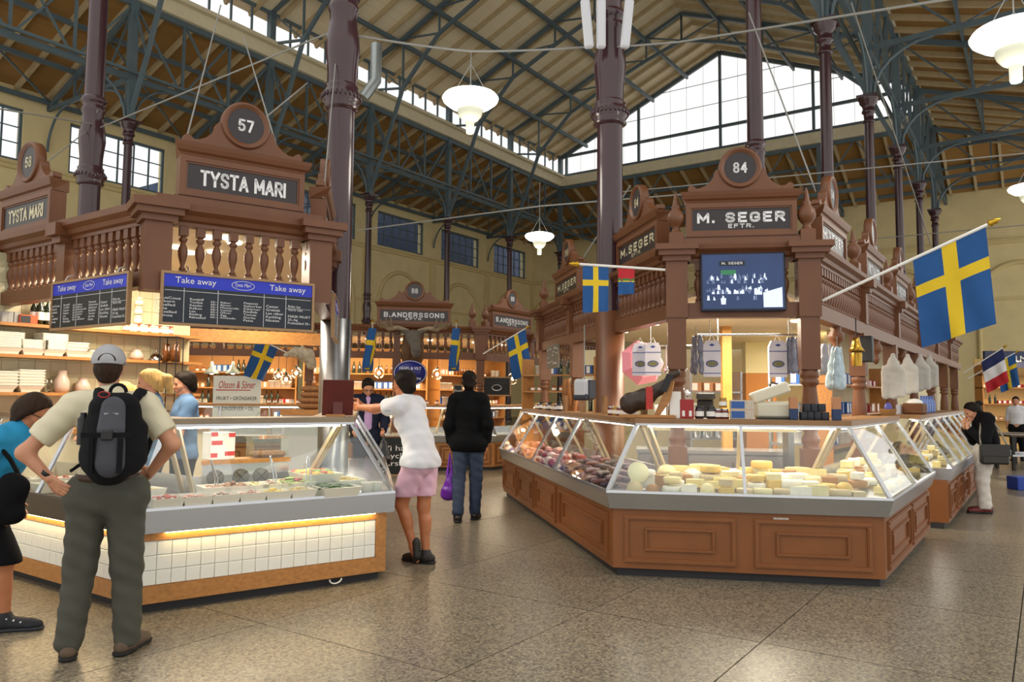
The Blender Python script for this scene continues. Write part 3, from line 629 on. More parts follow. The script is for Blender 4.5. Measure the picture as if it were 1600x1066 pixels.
fb = finial_mesh(); m = MB(U84.frame(1)); Lf = U84.L(1); m.bb(-.02, Lf+.02, -.06, .08, 2.95, 3.02).build('sign_plinth', M_wood, c84)
for p in (q1, q2): ob('finial', fb, c84, (p.x, p.y, 2.95), U84.rz(1))
for d in (2.15, 4.45, 6.75, 9.0): p = q2+BV2*d; ob('finial', fb, c84, (p.x, p.y, 2.95), U84.rz(2))
p = q1+AV.xy*5.7; ob('finial', fb, c84, (p.x, p.y, 2.95), U84.rz(0))
pm = (q1+q2)/2
sign_board('M. SEGER', 'EFTR.', '84', (pm.x, pm.y, 3.02), U84.rz(1), 'brown M. SEGER sign with round number 84, facing the camera over the cheese counter', 1.02)
for d, tx, sb, nu, w in ((1.0, 'M.SEGER', 'EFTR.', '84', 'first round the corner'), (3.3, 'VIKTUALIER', None, '83', 'reading VIKTUALIER'), (5.6, 'M.SEGER', 'EFTR.', '82', 'just beyond the VIKTUALIER sign'), (7.9, 'M.SEGER', 'EFTR.', '81', 'fourth of that row'), (10.2, 'M.SEGER', 'EFTR.', '80', 'farthest of that row')):
    p = q2+BV2*d; sign_board(tx, sb, nu, (p.x, p.y, 2.96), U84.rz(2), 'brown sign right of the front sign 84, %s' % w, 1.15)
for d, nu, w in ((1.05, '84', 'partly behind the thick purple column'), (4.1, '108', 'left of the thick purple column')):
    p = q1+AV.xy*d; sign_board('M.SEGER', 'EFTR.', nu, (p.x, p.y, 2.96), U84.rz(0), 'brown M.SEGER sign left of the front sign 84, %s' % w, 1.3, M_gilt)
# canopy ceiling with downlights
cp = [U84.pt(0, .25), U84.pt(1, .25), U84.pt(2, .25), U84.pt(3, .25)]
m = MB(); m.prism([(v.x, v.y) for v in cp], 2.5, 2.54); m.build('ceiling_board', M_ceil, c84)
downlights(c84, [U84.at(1, .25, .8), U84.at(1, .75, .8), U84.at(0, .8, .8), U84.at(0, .55, .9), U84.at(0, .3, .9), U84.at(2, .15, .8), U84.at(2, .4, .8), U84.at(2, .65, .8), U84.at(2, .85, .8)], 2.5)
for i, t_, y, e in ((1, .5, 1.0, 60), (0, .75, .9, 40), (0, .35, .9, 40), (2, .12, 1.2, 50), (2, .32, 1., 50), (2, .6, 1., 45)):
    area('canopy_lamp', U84.at(i, t_, y, 2.46), .9, .5, e, WARM2, (0, 0, U84.rz(i)))
# ---------------------------------------------------------------- stall 57 (left)
s1, s2 = Vector((-2.52, 5.353)), Vector((-1.03, 6.454))
R57 = Run([s1+LV2*5.6, s1, s2, s2+AV.xy*3.6])
def tiled(t, run, i, t0, t1, z0=.19, rows=3, s=.1):
    L = run.L(i); x0, x1 = t0*L, t1*L; n = int(round((x1-x0)/s)); w = (x1-x0)/n
    MB(run.frame(i)).bb(x0, x1, -.006, 0, z0, z0+rows*s).build('grout_bed', M_grout, t)
    tm = MB().cbox(.002, w-.002, -.008, .002, .002, s-.002, .003).mesh('tile', M_tile)
    for a in range(n):
        for r in range(rows): ob('tile', tm, t, M=run.frame(i) @ Matrix.Translation((x0+a*w, -.006, z0+r*s)))
def case57(label, i, t0, t1, panes, tr, tile, **k):
    t = case_segment('salad_counter', label, R57, i, t0, t1, panes, kick=.07, z_tr=.55, troughm=tr, body=M_oak, group=None, **k)
    L = R57.L(i); M = R57.frame(i)
    MB(M).bb(t0*L, t1*L, -.02, 0, .07, .188).build('oak_rail', M_oak, t); MB(M).bb(t0*L, t1*L, -.02, 0, .492, .55).build('oak_rail', M_oak, t)
    if t1 == 1 and i == 1: MB(M).bb(L-.09, L, -.02, 0, .188, .492).build('oak_stile', M_oak, t)
    tiled(t, R57, i, tile[0], tile[1])
    MB(M).bb(t0*L+.15, t1*L-.12, -.06, -.03, .544, .549).build('light_strip', M_glowled, t)
    return t
M_glowled = mat('led_warm', 'FFD58A', .5, emit=19, ecol=(1, .74, .34))
s57 = case57('steel salad counter with white tiled front, under the Take away board', 1, 0, 1, 1, M_steel, (.005, .95), end1=False)
l57 = case57('dark edged tiled salad counter behind the man with the backpack', 0, .5, 1, 2, mat('trough_dark', '3A2C22', .4), (.5, .995))
r57 = case_segment('salad_counter', 'side counter of stall 57 running back along the passage', R57, 2, 0, 1, 2, kick=.07, z_tr=.55, body=M_oak, group=None)
MB(R57.frame(1)).tube([(1.42+.05*math.cos(a), -.02+.005*math.sin(a), .06-.035*math.sin(a)) for a in [i*math.pi/8 for i in range(9)]], .006, 6).build('pull_ring', M_paper, s57)
shelf_run('shelf', 'steel edged wooden shelf along the top of the salad counter', R57, [0, 1, 2], GY1-.03, GY1+.33, 1.272, 1.315, mat('shelf_grey', '8C7C66', .35, var=.12), ts={0: (.5, 1)})
k1, k2 = Vector((-2.81, 6.03)), Vector((-1.73, 6.77))
U57 = Run([k1+LV2*5.5, k1, k2, k2+AV.xy*4.6]); Z57 = (2.34, 2.46, 2.84, 3.0)
c57 = thing('stall_canopy', 'balustraded wooden canopy with hanging Take away boards under sign 57', 'canopy')
for i in (0, 1, 2): fascia(c57, U57, i, *Z57, brackets=(4 if i != 1 else 0), spacing=.13 if i == 1 else .115)
for p, i in ((k1, 1), (k2, 1), (U57.p[3], 2)): corner_block(c57, p, U57.rz(i), 2.3, 2.84, 3.0)
m = MB(U57.frame(1)); m.bb(-.02, U57.L(1)+.02, -.07, .08, 3.0, 3.07).build('sign_plinth', M_wood, c57)
pm = (k1+k2)/2; sign_board('TYSTA MARI', None, '57', (pm.x, pm.y, 3.07), U57.rz(1), 'brown TYSTA MARI sign with round number 57 over the menu boards', 1.02)
p = k1+LV2*2.2; sign_board('TYSTA MARI', None, '58', (p.x, p.y, 3.01), U57.rz(0), 'brown TYSTA MARI sign with number 58 cut by the left picture edge', 1.02, M_gilt)
p = k2+AV.xy*1.0; sign_board('TYSTA MARI', None, '56', (p.x, p.y, 3.01), U57.rz(2), 'sign board seen edge-on at the right of the sign 57', 1.1)
cp = [U57.pt(0, .2), U57.pt(1, .2), U57.pt(2, .2), U57.pt(3, .2)]
MB().prism([(v.x, v.y) for v in cp], 2.9, 2.94).build('ceiling_board', M_ceil, c57)
downlights(c57, [U57.at(1, t_, y) for t_, y in ((.2, .6), (.5, .5), (.8, .7), (.35, 1.3), (.7, 1.5))]+[U57.at(0, t_, .8) for t_ in (.9, .7, .5)], 2.9)
for i, t_, y, e in ((1, .5, 1.0, 50), (0, .8, .8, 45), (0, .5, .8, 40), (2, .5, .8, 40)): area('canopy_lamp', U57.at(i, t_, y, 2.85), .9, .5, e, WARM2, (0, 0, U57.rz(i)))
# inner beam of the stall, far side
MB().bar((-4.4, 9.3, 2.22), (-2.3, 10.3, 2.22), .1, .16).build('inner_beam', M_oak, c57)
# ---------------------------------------------------------------- stalls 88 and 89 (middle distance)
e1 = Vector((-.35, 15.83)); FH = math.radians(79.6); fv = Vector((math.sin(FH), math.cos(FH)))
R88 = Run([e1-fv*7.2, e1, e1+BV2*6])
for i, a, b, n, lb in ((0, .52, .76, 2, 'oak counter right behind the standing chalk board'), (0, .76, 1, 2, 'glass counter between the two walking men, left of its corner'), (1, 0, .5, 2, 'glass counter running back beyond the jacketed man'), (0, .0, .52, 4, 'glass counter of the vegetable stall behind the staff')):
    case_segment('display_counter', lb, R88, i, a, b, n, wood_panels=[(a+(b-a)*k/3, a+(b-a)*(k+1)/3) for k in range(3)], body=M_oak)
shelf_run('shelf', 'oak shelf along the top of the counters under sign 88', R88, [0, 1], GY1-.04, GY1+.3, 1.272, 1.312, M_oak)
U88 = Run([R88.pt(0, .55), R88.pt(1, .55), R88.pt(2, .55)])
c88 = thing('stall_canopy', 'brown balustraded canopy with the B.ANDERSSONS signs 88 and 89', 'canopy')
fascia(c88, U88, 0, *Z84, spacing=.16, brackets=4); fascia(c88, U88, 1, *Z84, spacing=.16, brackets=3)
corner_block(c88, U88.p[1], U88.rz(0), 2.26, 2.8, 2.95, .24)
for tt in (.5, .75): turned_post(c88, U88.at(0, tt, 0), U88.rz(0), .72, 2.27)
turned_post(c88, U88.p[1], U88.rz(0), .72, 2.27)
for i, tt in ((0, .55), (0, .975), (1, .03), (1, .42)): p = U88.at(i, tt, 0, 2.95); ob('finial', fb, c88, p, U88.rz(i))
p = U88.at(0, .80, 0, 2.96); sign_board('B.ANDERSSONS', 'EFTR.', '88', p, U88.rz(0), 'brown B.ANDERSSONS sign with number 88 above the moose head', 1.45, scale=1.05)
p = U88.at(1, .20, 0, 2.96); sign_board('B.ANDERSSONS', 'EFTR.', '89', p, U88.rz(1), 'brown B.ANDERSSONS sign with number 89, right of the sign 88', 1.45, scale=1.05)
cp = [U88.pt(0, .2), U88.pt(1, .2), U88.pt(2, .2), U88.at(1, 1, 3), U88.at(0, 0, 3.2)]
MB().prism([(v.x, v.y) for v in cp], 2.72, 2.76).build('ceiling_board', M_ceil, c88)
downlights(c88, [U88.at(0, t_, .8) for t_ in (.1, .3, .5, .6, .7, .8, .9)]+[U88.at(1, t_, .8) for t_ in (.1, .3, .5)], 2.72)
for i, t_, y, e in ((0, .85, .9, 95), (0, .6, .9, 95), (0, .25, .9, 85), (1, .3, .9, 85)): area('canopy_lamp', U88.at(i, t_, y, 2.68), 1.3, .6, e, WARM, (0, 0, U88.rz(i)))

MB().lathe([(.245, 0), (.245, .3), (.172, .4), (.172, 2.52), (.16, 2.52)], 20).build('warm_lit_sleeve', M_wood, C_R0)  # added sleeve; its brown includes warm light reflected on the column
# ---------------------------------------------------------------- people: smooth bodies grown from tapered limbs
def surf_nets(S, o, h):
    ins = S < 0; nx, ny, nz = S.shape
    c = np.zeros((nx-1, ny-1, nz-1, 3)); cnt = np.zeros((nx-1, ny-1, nz-1))
    g = [np.arange(n) for n in S.shape]
    for ax in range(3):
        sl0 = [slice(None)]*3; sl1 = [slice(None)]*3; sl0[ax] = slice(0, -1); sl1[ax] = slice(1, None)
        a, b = S[tuple(sl0)], S[tuple(sl1)]; cr = (a < 0) != (b < 0)
        t = np.where(cr, a/np.where(cr, a-b, 1), 0)
        I = np.stack(np.meshgrid(*[np.arange(n) for n in a.shape], indexing='ij'), -1).astype(float); I[..., ax] += t
        I *= cr[..., None]
        o1, o2 = [k for k in range(3) if k != ax]
        for d1 in (0, 1):
            for d2 in (0, 1):
                sl = [slice(None)]*3
                sl[o1] = slice(d1, S.shape[o1]-1+d1); sl[o2] = slice(d2, S.shape[o2]-1+d2)
                c += I[tuple(sl)]; cnt += cr[tuple(sl)]
    act = cnt > 0; idx = -np.ones(act.shape, int); idx[act] = np.arange(act.sum())
    V = c[act]/cnt[act][:, None]*h+o; Fs = []
    for ax in range(3):
        o1, o2 = [(1, 2), (2, 0), (0, 1)][ax]
        sl0 = [slice(1, -1)]*3; sl1 = [slice(1, -1)]*3; sl0[ax] = slice(0, -1); sl1[ax] = slice(1, None)
        a, b = ins[tuple(sl0)], ins[tuple(sl1)]; e = np.argwhere(a != b)
        if not len(e): continue
        fl_ = a[tuple(e.T)]; base = e.copy(); base[:, o1] += 1; base[:, o2] += 1
        def cell(d1, d2):
            q = base.copy(); q[:, o1] += d1-1; q[:, o2] += d2-1; return idx[tuple(q.T)]
        q = np.stack([cell(0, 0), cell(1, 0), cell(1, 1), cell(0, 1)], 1); q[~fl_] = q[~fl_][:, ::-1]; Fs.append(q)
    return V, np.concatenate(Fs)
def sdf(prims, h, k=.02, pad=.03, cuts=(), wob=0.):
    lo = np.full(3, 1e9); hi = -lo
    for p in prims:
        for q, r in ((p['a'], p['ra']), (p['b'], p['rb'])): q = np.array(q); lo = np.minimum(lo, q-r-pad); hi = np.maximum(hi, q+r+pad)
    n = np.maximum(((hi-lo)/h).astype(int)+2, 4); S = np.full(n, .1)
    ax = [lo[i]+h*np.arange(n[i]) for i in range(3)]
    for p in prims:
        a, b = np.array(p['a'], float), np.array(p['b'], float); R = max(p['ra'], p['rb'])+3*k+.012
        i0 = np.maximum(((np.minimum(a, b)-R-lo)/h).astype(int), 0); i1 = np.minimum(((np.maximum(a, b)+R-lo)/h).astype(int)+2, n)
        sl = tuple(slice(i0[i], i1[i]) for i in range(3))
        X = np.stack(np.meshgrid(*[ax[i][sl[i]] for i in range(3)], indexing='ij'), -1); ab = b-a; L2 = ab@ab
        t = np.clip(((X-a)@ab)/L2, 0, 1) if L2 > 1e-9 else np.zeros(X.shape[:3])
        D = X-a-t[..., None]*ab
        if 'fx' in p:
            f = np.array(p['fx'], float); f = f/np.linalg.norm(f); D = D+f*((D@f)*(1/p['fl']-1))[..., None]
        d = np.sqrt((D**2).sum(-1))-(p['ra']+(p['rb']-p['ra'])*t)
        for (q, m) in p.get('cut', ()): d = np.maximum(d, (X-np.array(q))@np.array(m))
        s = S[sl]; hh = np.clip(.5+.5*(s-d)/k, 0, 1); S[sl] = s*(1-hh)+d*hh-k*hh*(1-hh)
    if cuts or wob:
        X = np.stack(np.meshgrid(*ax, indexing='ij'), -1)
        if wob: S += wob*(np.sin(X[..., 0]*41+X[..., 2]*27)*np.sin(X[..., 1]*37-X[..., 2]*19)+.6*np.sin(X[..., 2]*63+X[..., 0]*22+X[..., 1]*31))
        for (q, m) in cuts: m = np.array(m, float); m /= np.linalg.norm(m); S = np.maximum(S, (X-np.array(q))@m)
    S[0] = S[-1] = .1; S[:, 0] = S[:, -1] = .1; S[:, :, 0] = S[:, :, -1] = .1
    return surf_nets(S, lo, h)
def np_mesh(name, parts, mats):
    vs = []; fs = []; mi = []; o = 0
    for k, (V, Fq) in parts: vs.append(V); fs.append(Fq+o); mi.append(np.full(len(Fq), k)); o += len(V)
    V = np.concatenate(vs); Fq = np.concatenate(fs); me = bpy.data.meshes.new(name)
    me.vertices.add(len(V)); me.vertices.foreach_set('co', V.ravel()); me.loops.add(len(Fq)*4); me.loops.foreach_set('vertex_index', Fq.ravel().astype(np.int32))
    me.polygons.add(len(Fq)); me.polygons.foreach_set('loop_start', np.arange(0, len(Fq)*4, 4, dtype=np.int32))
    for m in mats: me.materials.append(m)
    me.polygons.foreach_set('material_index', np.concatenate(mi).astype(np.int32)); me.polygons.foreach_set('use_smooth', np.ones(len(Fq), bool)); me.update(); me.validate(); return me
def P(a, b, ra, rb=None, **k): return dict(a=tuple(a), b=tuple(b), ra=ra, rb=ra if rb is None else rb, **k)
def V3(*a): return Vector(a)
M_skin = mat('skin', 'C98F70', .5, var=.06, vscale=12); M_skin2 = mat('skin_tan', 'B87650', .5, var=.06, vscale=12)
M_eye = mat('eye', '1C1714', .2); M_lip = mat('lip', 'A05A4C', .5)
M_hairdk = mat('hair_dark', '1E1713', .5, var=.35, vscale=60, stretch=(1, 1, .2), bump=.5, bscale=120, spec=.12)
M_hairbr = mat('hair_brown', '33241A', .5, var=.35, vscale=60, stretch=(1, 1, .2), bump=.5, bscale=120, spec=.12)
M_hairbl = mat('hair_blonde', 'C9A468', .5, var=.3, vscale=60, stretch=(1, 1, .2), bump=.5, bscale=120, spec=.12)
def hand_prims(w, d, n, side, curl=.35, spread=.08):
    """five fingers; d towards the fingertips, n the way the palm faces, side +-1 puts the thumb"""
    d = Vector(d).normalized(); n = Vector(n); n = (n-d*n.dot(d)).normalized(); s = d.cross(n)*side; w = Vector(w); pr = []
    kn = []
    for i, (u, L) in enumerate(((.030, .068), (.010, .077), (-.011, .071), (-.030, .055))):
        k = w+d*(.085-.006*abs(i-1))+s*u; kn.append(k); pr.append(P(w+d*.01+s*u*.55, k, .0165, .0125, fx=n, fl=.8))
        dd = (d+s*(u*spread*12)).normalized(); p = k
        for j, fr in enumerate((.45, .32, .25)):
            c = curl*(j+.6); v = dd*math.cos(c)+n*math.sin(c); q = p+v*(L*fr); pr.append(P(p, q, .0098-.0009*j, .0092-.0010*j)); p = q
    b = w+d*.025+s*.026; v = (d*.62+s*.7+n*.3).normalized(); q = b+v*.042; pr.append(P(b, q, .0155, .0115)); v2 = (d*.85+s*.3+n*.35).normalized()
    q2 = q+v2*.032; pr.append(P(q, q2, .0112, .0102)); pr.append(P(q2, q2+(v2+n*.15).normalized()*.026, .0102, .0082))
    return pr
def head_parts(c, yaw, pitch, res, skin, hairf, s=1.):
    R = Matrix.Rotation(yaw, 3, 'Z') @ Matrix.Rotation(pitch, 3, 'X'); T = lambda x, y, z: Vector(c)+R @ Vector((x*s, y*s, z*s)); X, Yv, Z = R @ V3(1, 0, 0), R @ V3(0, 1, 0), R @ V3(0, 0, 1)
    pr = [P(T(0, -.012, .03), T(0, .012, .035), .088*s, .084*s, fx=X, fl=.87), P(T(0, -.03, -.0), T(0, .03, -.005), .07*s, .066*s),
          P(T(0, .035, -.02), T(0, .052, -.085), .052*s, .032*s), P(T(-.03, .015, -.06), T(0, .058, -.092), .03*s, .024*s), P(T(.03, .015, -.06), T(0, .058, -.092), .03*s, .024*s),
          P(T(0, .088, .018), T(0, .106, -.022), .008*s, .0125*s), P(T(-.011, .094, -.024), T(.011, .094, -.024), .009*s),
          P(T(-.035, .078, .028), T(.035, .078, .028), .013*s), P(T(-.018, .088, -.054), T(.018, .088, -.054), .009*s), P(T(-.015, .086, -.064), T(.015, .086, -.064), .009*s)]
    for e in (-1, 1): pr.append(P(T(e*.074, -.012, .014), T(e*.073, -.008, -.022), .021*s, .013*s, fx=X, fl=.45)); pr.append(P(T(e*.04, .055, -.018), T(e*.035, .06, -.03), .025*s))
    return pr, T, X, Yv, Z
def person(name, label, loc, face, J, wear, head, skin=M_skin, res=.012, hands=True, hres=.0048, group=None, build=1., hs=.96):
    """J: joints in the figure's own frame (x to its right, y the way it faces); wear: list of clothing functions"""
    rz = math.atan2(face[1], face[0])-math.pi/2; t = thing(name, label, 'person', (loc[0], loc[1], 0), rz, group)
    j = {k: Vector(v) for k, v in J.items() if not isinstance(v[0], (tuple, Vector))}; b = build; fwd = j.get('fwd', V3(0, 1, 0)); B = {}
    B['hips'] = P(j['hipL'], j['hipR'], .108*b, fx=fwd, fl=.95); B['belly'] = P(j['pelvis'], j['waist'], .142*b, .128*b, fx=fwd, fl=.82); B['chest'] = P(j['waist'], j['chest'], .13*b, .155*b, fx=fwd, fl=.76)
    B['shoulders'] = P(j['shL']*.86+j['shR']*.14, j['shR']*.86+j['shL']*.14, .068*b, fx=fwd, fl=.95); B['trap'] = P(j['chest'], j['neck'], .11*b, .062)
    B['neck'] = P(j['neck'], j['head']+(j['neck']-j['head'])*.35, .054, .052)
    for s in 'LR':
        B['ua'+s] = P(j['sh'+s], j['el'+s], .054*b, .042*b); B['fa'+s] = P(j['el'+s], j['wr'+s], .043*b, .028)
        B['th'+s] = P(j['hip'+s], j['kn'+s], .092*b, .058*b); B['ca'+s] = P(j['kn'+s], j['an'+s], .055*b, .036)
        kn, an = j['kn'+s], j['an'+s]; q = kn+(an-kn)*.3; B['cf'+s] = P(q-fwd*.018, kn+(an-kn)*.48-fwd*.014, .05*b, .042*b)
        B['ft'+s] = P(j['an'+s]-V3(0, 0, .03), j['to'+s], .036, .026)
    hp, T, X, Yv, Z = head_parts(j['head'], head.get('yaw', 0), head.get('pitch', 0), res, skin, None, hs)
    parts = [(0, sdf(list(B.values()), res, .03)), (0, sdf(hp+[B['neck']], min(res, .0075), .012))]
    if hands:
        for s, sg in (('L', 1), ('R', -1)):
            h = J.get('hand'+s)
            if h: hd = [P(j['el'+s]*.25+j['wr'+s]*.75, j['wr'+s], .031, .028)]+hand_prims(j['wr'+s], h[0], h[1], sg*(-1)*h[3] if len(h) > 3 else -sg, h[2]); parts.append((0, sdf(hd, hres, .008, .02)))
    body = ob('body', np_mesh('body', parts, [skin]), t)
    m = MB()
    for e in (-1, 1): m.ell(T(e*.033, .083, .012), (.011*hs,)*3, 8, 6)
    m.build('eyes', M_eye, t); m = MB().tube([T(-.022, .097, -.059), T(0, .101, -.0585), T(.022, .097, -.059)], .0045, 6); m.build('mouth', M_lip, t)
    for f in wear: f(t, j, B, T, X, Yv, Z, res, fwd)
    return t
def garment(name, m, keys, off=.014, cuts=None, extra=None, k=.03, wob=.0025, pcut=None, res=None, rmul=None, drop=()):
    def f(t, j, B, T, X, Yv, Z, r, fwd):
        pr = []
        for q in keys:
            p = dict(B[q]); o = off[q] if isinstance(off, dict) and q in off else (off.get('*', .014) if isinstance(off, dict) else off)
            mu = (rmul or {}).get(q, (1, 1)); p['ra'] = p['ra']*mu[0]+o; p['rb'] = p['rb']*mu[1]+o
            if pcut and q in pcut:
                fr = pcut[q]; a, b = Vector(p['a']), Vector(p['b']); d = (b-a).normalized(); c = a+(b-a)*fr; p['cut'] = [(tuple(c), tuple(d))]
            pr.append(p)
        if extra: pr += extra(j, B, T)
        return ob(name, np_mesh(name, [(0, sdf(pr, res or min(r, .011), k, .03, cuts(j, T) if cuts else (), wob))], [m]), t)
    return f
def hair(m, extra=None, cut=True, big=.012, low=-.02, res=None, name='hair'):
    def f(t, j, B, T, X, Yv, Z, r, fwd):
        b = .088+big; pr = [P(T(0, -.02, .034), T(0, .004, .042), b*.97, b*.93, fx=X, fl=.88), P(T(0, -.04, -.01), T(0, -.03, .01), .07+big*.6, .07+big*.6), P(T(0, -.055, -.055), T(0, -.045, 0), .05+big*.5, .07+big*.5)]
        cuts = [(tuple(T(0, .05, .045)), tuple(Yv*.8-Z*.6)), (tuple(T(0, 0, low-.028)), tuple((-Z+Yv*.62).normalized()))] if cut else []
        if extra: pr += extra(T)
        ob(name, np_mesh(name, [(0, sdf(pr, res or min(r, .0085), .015, .02, cuts, .002))], [m]), t)
    return f
def shoes(m, sole, L=.0):
    def f(t, j, B, T, X, Yv, Z, r, fwd):
        for s in 'LR':
            an, to = j['an'+s], j['to'+s]; d = (to-an); d.z = 0; d = d.normalized(); heel = an-d*.05; z0 = min(an.z-.09, to.z-.03)
            if j.get('tip'+s): continue
            pr = [P(V3(heel.x, heel.y, z0+.045), V3(an.x, an.y, z0+.06), .042, .05), P(V3(an.x, an.y, z0+.05), V3(to.x, to.y, z0+.032), .05, .04), P(V3(to.x, to.y, z0+.032), V3(to.x, to.y, z0+.032)+d*.035, .04, .032), P(an+V3(0, 0, .0), an-V3(0, 0, .04), .048, .05)]
            o = ob('shoe', np_mesh('shoe', [(0, sdf(pr, min(r, .008), .015, .02, [((0, 0, z0+.02), (0, 0, -1))]))], [m]), t)
            sp = [P(V3(heel.x, heel.y, z0+.02)-d*.005, V3(an.x, an.y, z0+.02), .046, .048), P(V3(an.x, an.y, z0+.02), V3(to.x, to.y, z0+.02)+d*.035, .048, .04)]
            so = ob('sole', np_mesh('sole', [(0, sdf(sp, min(r, .008), .01, .02, [((0, 0, z0+.001), (0, 0, -1)), ((0, 0, z0+.024), (0, 0, 1))]))], [sole]), o)
    return f
def stand(h=1.75, w=.17, hipw=.085):
    k = h/1.75
    J = dict(pelvis=(0, 0, .93), waist=(0, 0, 1.08), chest=(0, 0, 1.29), neck=(0, -.01, 1.46), head=(0, .015, 1.62))
    for s, e in (('L', -1), ('R', 1)):
        J['sh'+s] = (e*w, -.01, 1.41); J['el'+s] = (e*(w+.06), -.03, 1.12); J['wr'+s] = (e*(w+.07), .03, .88)
        J['hip'+s] = (e*hipw, 0, .9); J['kn'+s] = (e*(hipw+.01), .02, .5); J['an'+s] = (e*(hipw+.02), -.02, .09); J['to'+s] = (e*(hipw+.045), .14, .03)
    return {a: tuple(x*k for x in v) for a, v in J.items()}
# ---------------------------------------------------------------- the people in the hall
ARMS = ['uaL', 'uaR', 'faL', 'faR']; TORSO = ['belly', 'chest', 'shoulders', 'trap']; LEGS = ['hips', 'thL', 'thR', 'caL', 'caR']
def up_cut(z): return lambda j, T: [((0, 0, z), (0, 0, -1))]
def dn_cut(z): return lambda j, T: [((0, 0, z), (0, 0, 1))]
def collar(m, r=.068, w=.012, dz=-.0):
    def f(t, j, B, T, X, Yv, Z, res, fwd):
        c = j['neck']+V3(0, 0, dz); mb = MB(); mb.tube([c+V3(r*math.cos(a), r*math.sin(a)*.95+.005, .012+.018*math.cos(a+math.pi/2)) for a in [i*math.tau/16 for i in range(17)]], w, 6, False); mb.build('collar', m, t)
    return f
# 1 man with the backpack
J = stand(1.77, .185, .10)
J.update(elL=(-.42, -.07, 1.16), wrL=(-.285, -.075, 1.015), elR=(.35, -.03, 1.2), wrR=(.215, .08, 1.03), anL=(-.16, -.02, .09), anR=(.135, .02, .09), toL=(-.2, .13, .03), toR=(.185, .17, .03), knL=(-.13, .02, .5), knR=(.115, .03, .5),
         head=(-.03, .03, 1.635), neck=(-.01, 0, 1.48), handL=((.75, -.15, -.6), (.5, .8, .2), .25), handR=((-.6, .6, -.4), (-.6, -.6, 0), .3))
M_khaki = mat('trousers_grey_green', '4B4B42', .85, var=.12, vscale=9, bump=.3, bscale=300); M_cream_shirt = mat('shirt_cream', 'D8D0B4', .85, var=.05, vscale=10, bump=.2, bscale=250)
def cap(t, j, B, T, X, Yv, Z, r, fwd):
    m = mat('cap_grey', 'A7A8AC', .8, var=.06, vscale=20, bump=.2, bscale=300)
    pr = [P(T(0, -.02, .05), T(0, .012, .056), .104, .1, fx=X, fl=.9)]
    o = ob('cap', np_mesh('cap', [(0, sdf(pr, .007, .01, .02, [(tuple(T(0, 0, .042)), tuple(-Z+Yv*.05))]))], [m]), t)
    ob('peak', np_mesh('peak', [(0, sdf([P(T(-.04, .09, .05), T(.04, .09, .05), .06, .06, fx=Z, fl=.12), P(T(0, .11, .045), T(0, .14, .042), .06, .05, fx=Z, fl=.12)], .006, .02))], [m]), o)
    MB().tube([T(.09*math.sin(a), -.02-.1*math.cos(a), .036) for a in [-1.1+i*.22 for i in range(11)]], .009, 6).build('strap', m, o)
    a = MB(); a.add([T(.05*math.cos(q), -.118-.004*math.sin(q), .045+.045*math.sin(q)) for q in [i*math.pi/10 for i in range(11)]], [tuple(range(11))[::-1]]); a.build('back_opening', M_hairbr, o)
def belt(t, j, B, T, X, Yv, Z, r, fwd):
    c = j['waist']; MB().lathe([(.163, -.02), (.167, -.018), (.167, .018), (.163, .02)], 28, (c.x, c.y, 1.015), Matrix.Diagonal((1, .86, 1)), False).build('belt', mat('belt_brown', '3A2618', .5), t)
man1 = person('person', 'man in cream shirt, cap and grey trousers wearing a black backpack', (-2.35, 4.56), (-.22, .97), J, [
    garment('shirt', M_cream_shirt, TORSO+['uaL', 'uaR'], {'*': .02, 'uaL': .03, 'uaR': .03, 'belly': .024}, up_cut(1.0), pcut={'uaL': .72, 'uaR': .72}, res=.009),
    garment('trousers', M_khaki, ['hips', 'belly']+LEGS[1:], {'*': .02, 'hips': .026}, lambda j, T: [((0, 0, 1.02), (0, 0, 1)), ((0, 0, .045), (0, 0, -1))], rmul={'caL': (1.15, 1.55), 'caR': (1.15, 1.55), 'thL': (1, 1.2), 'thR': (1, 1.2)}, wob=.004, res=.010),
    collar(M_cream_shirt, .07, .014), belt, hair(M_hairbr, big=.004, low=-.01), cap, shoes(mat('hiking_shoe', '5E4E3E', .8, var=.2, vscale=25), mat('rubber', '1D1B1A', .8))], {'yaw': .15, 'pitch': -.08}, M_skin, .011)
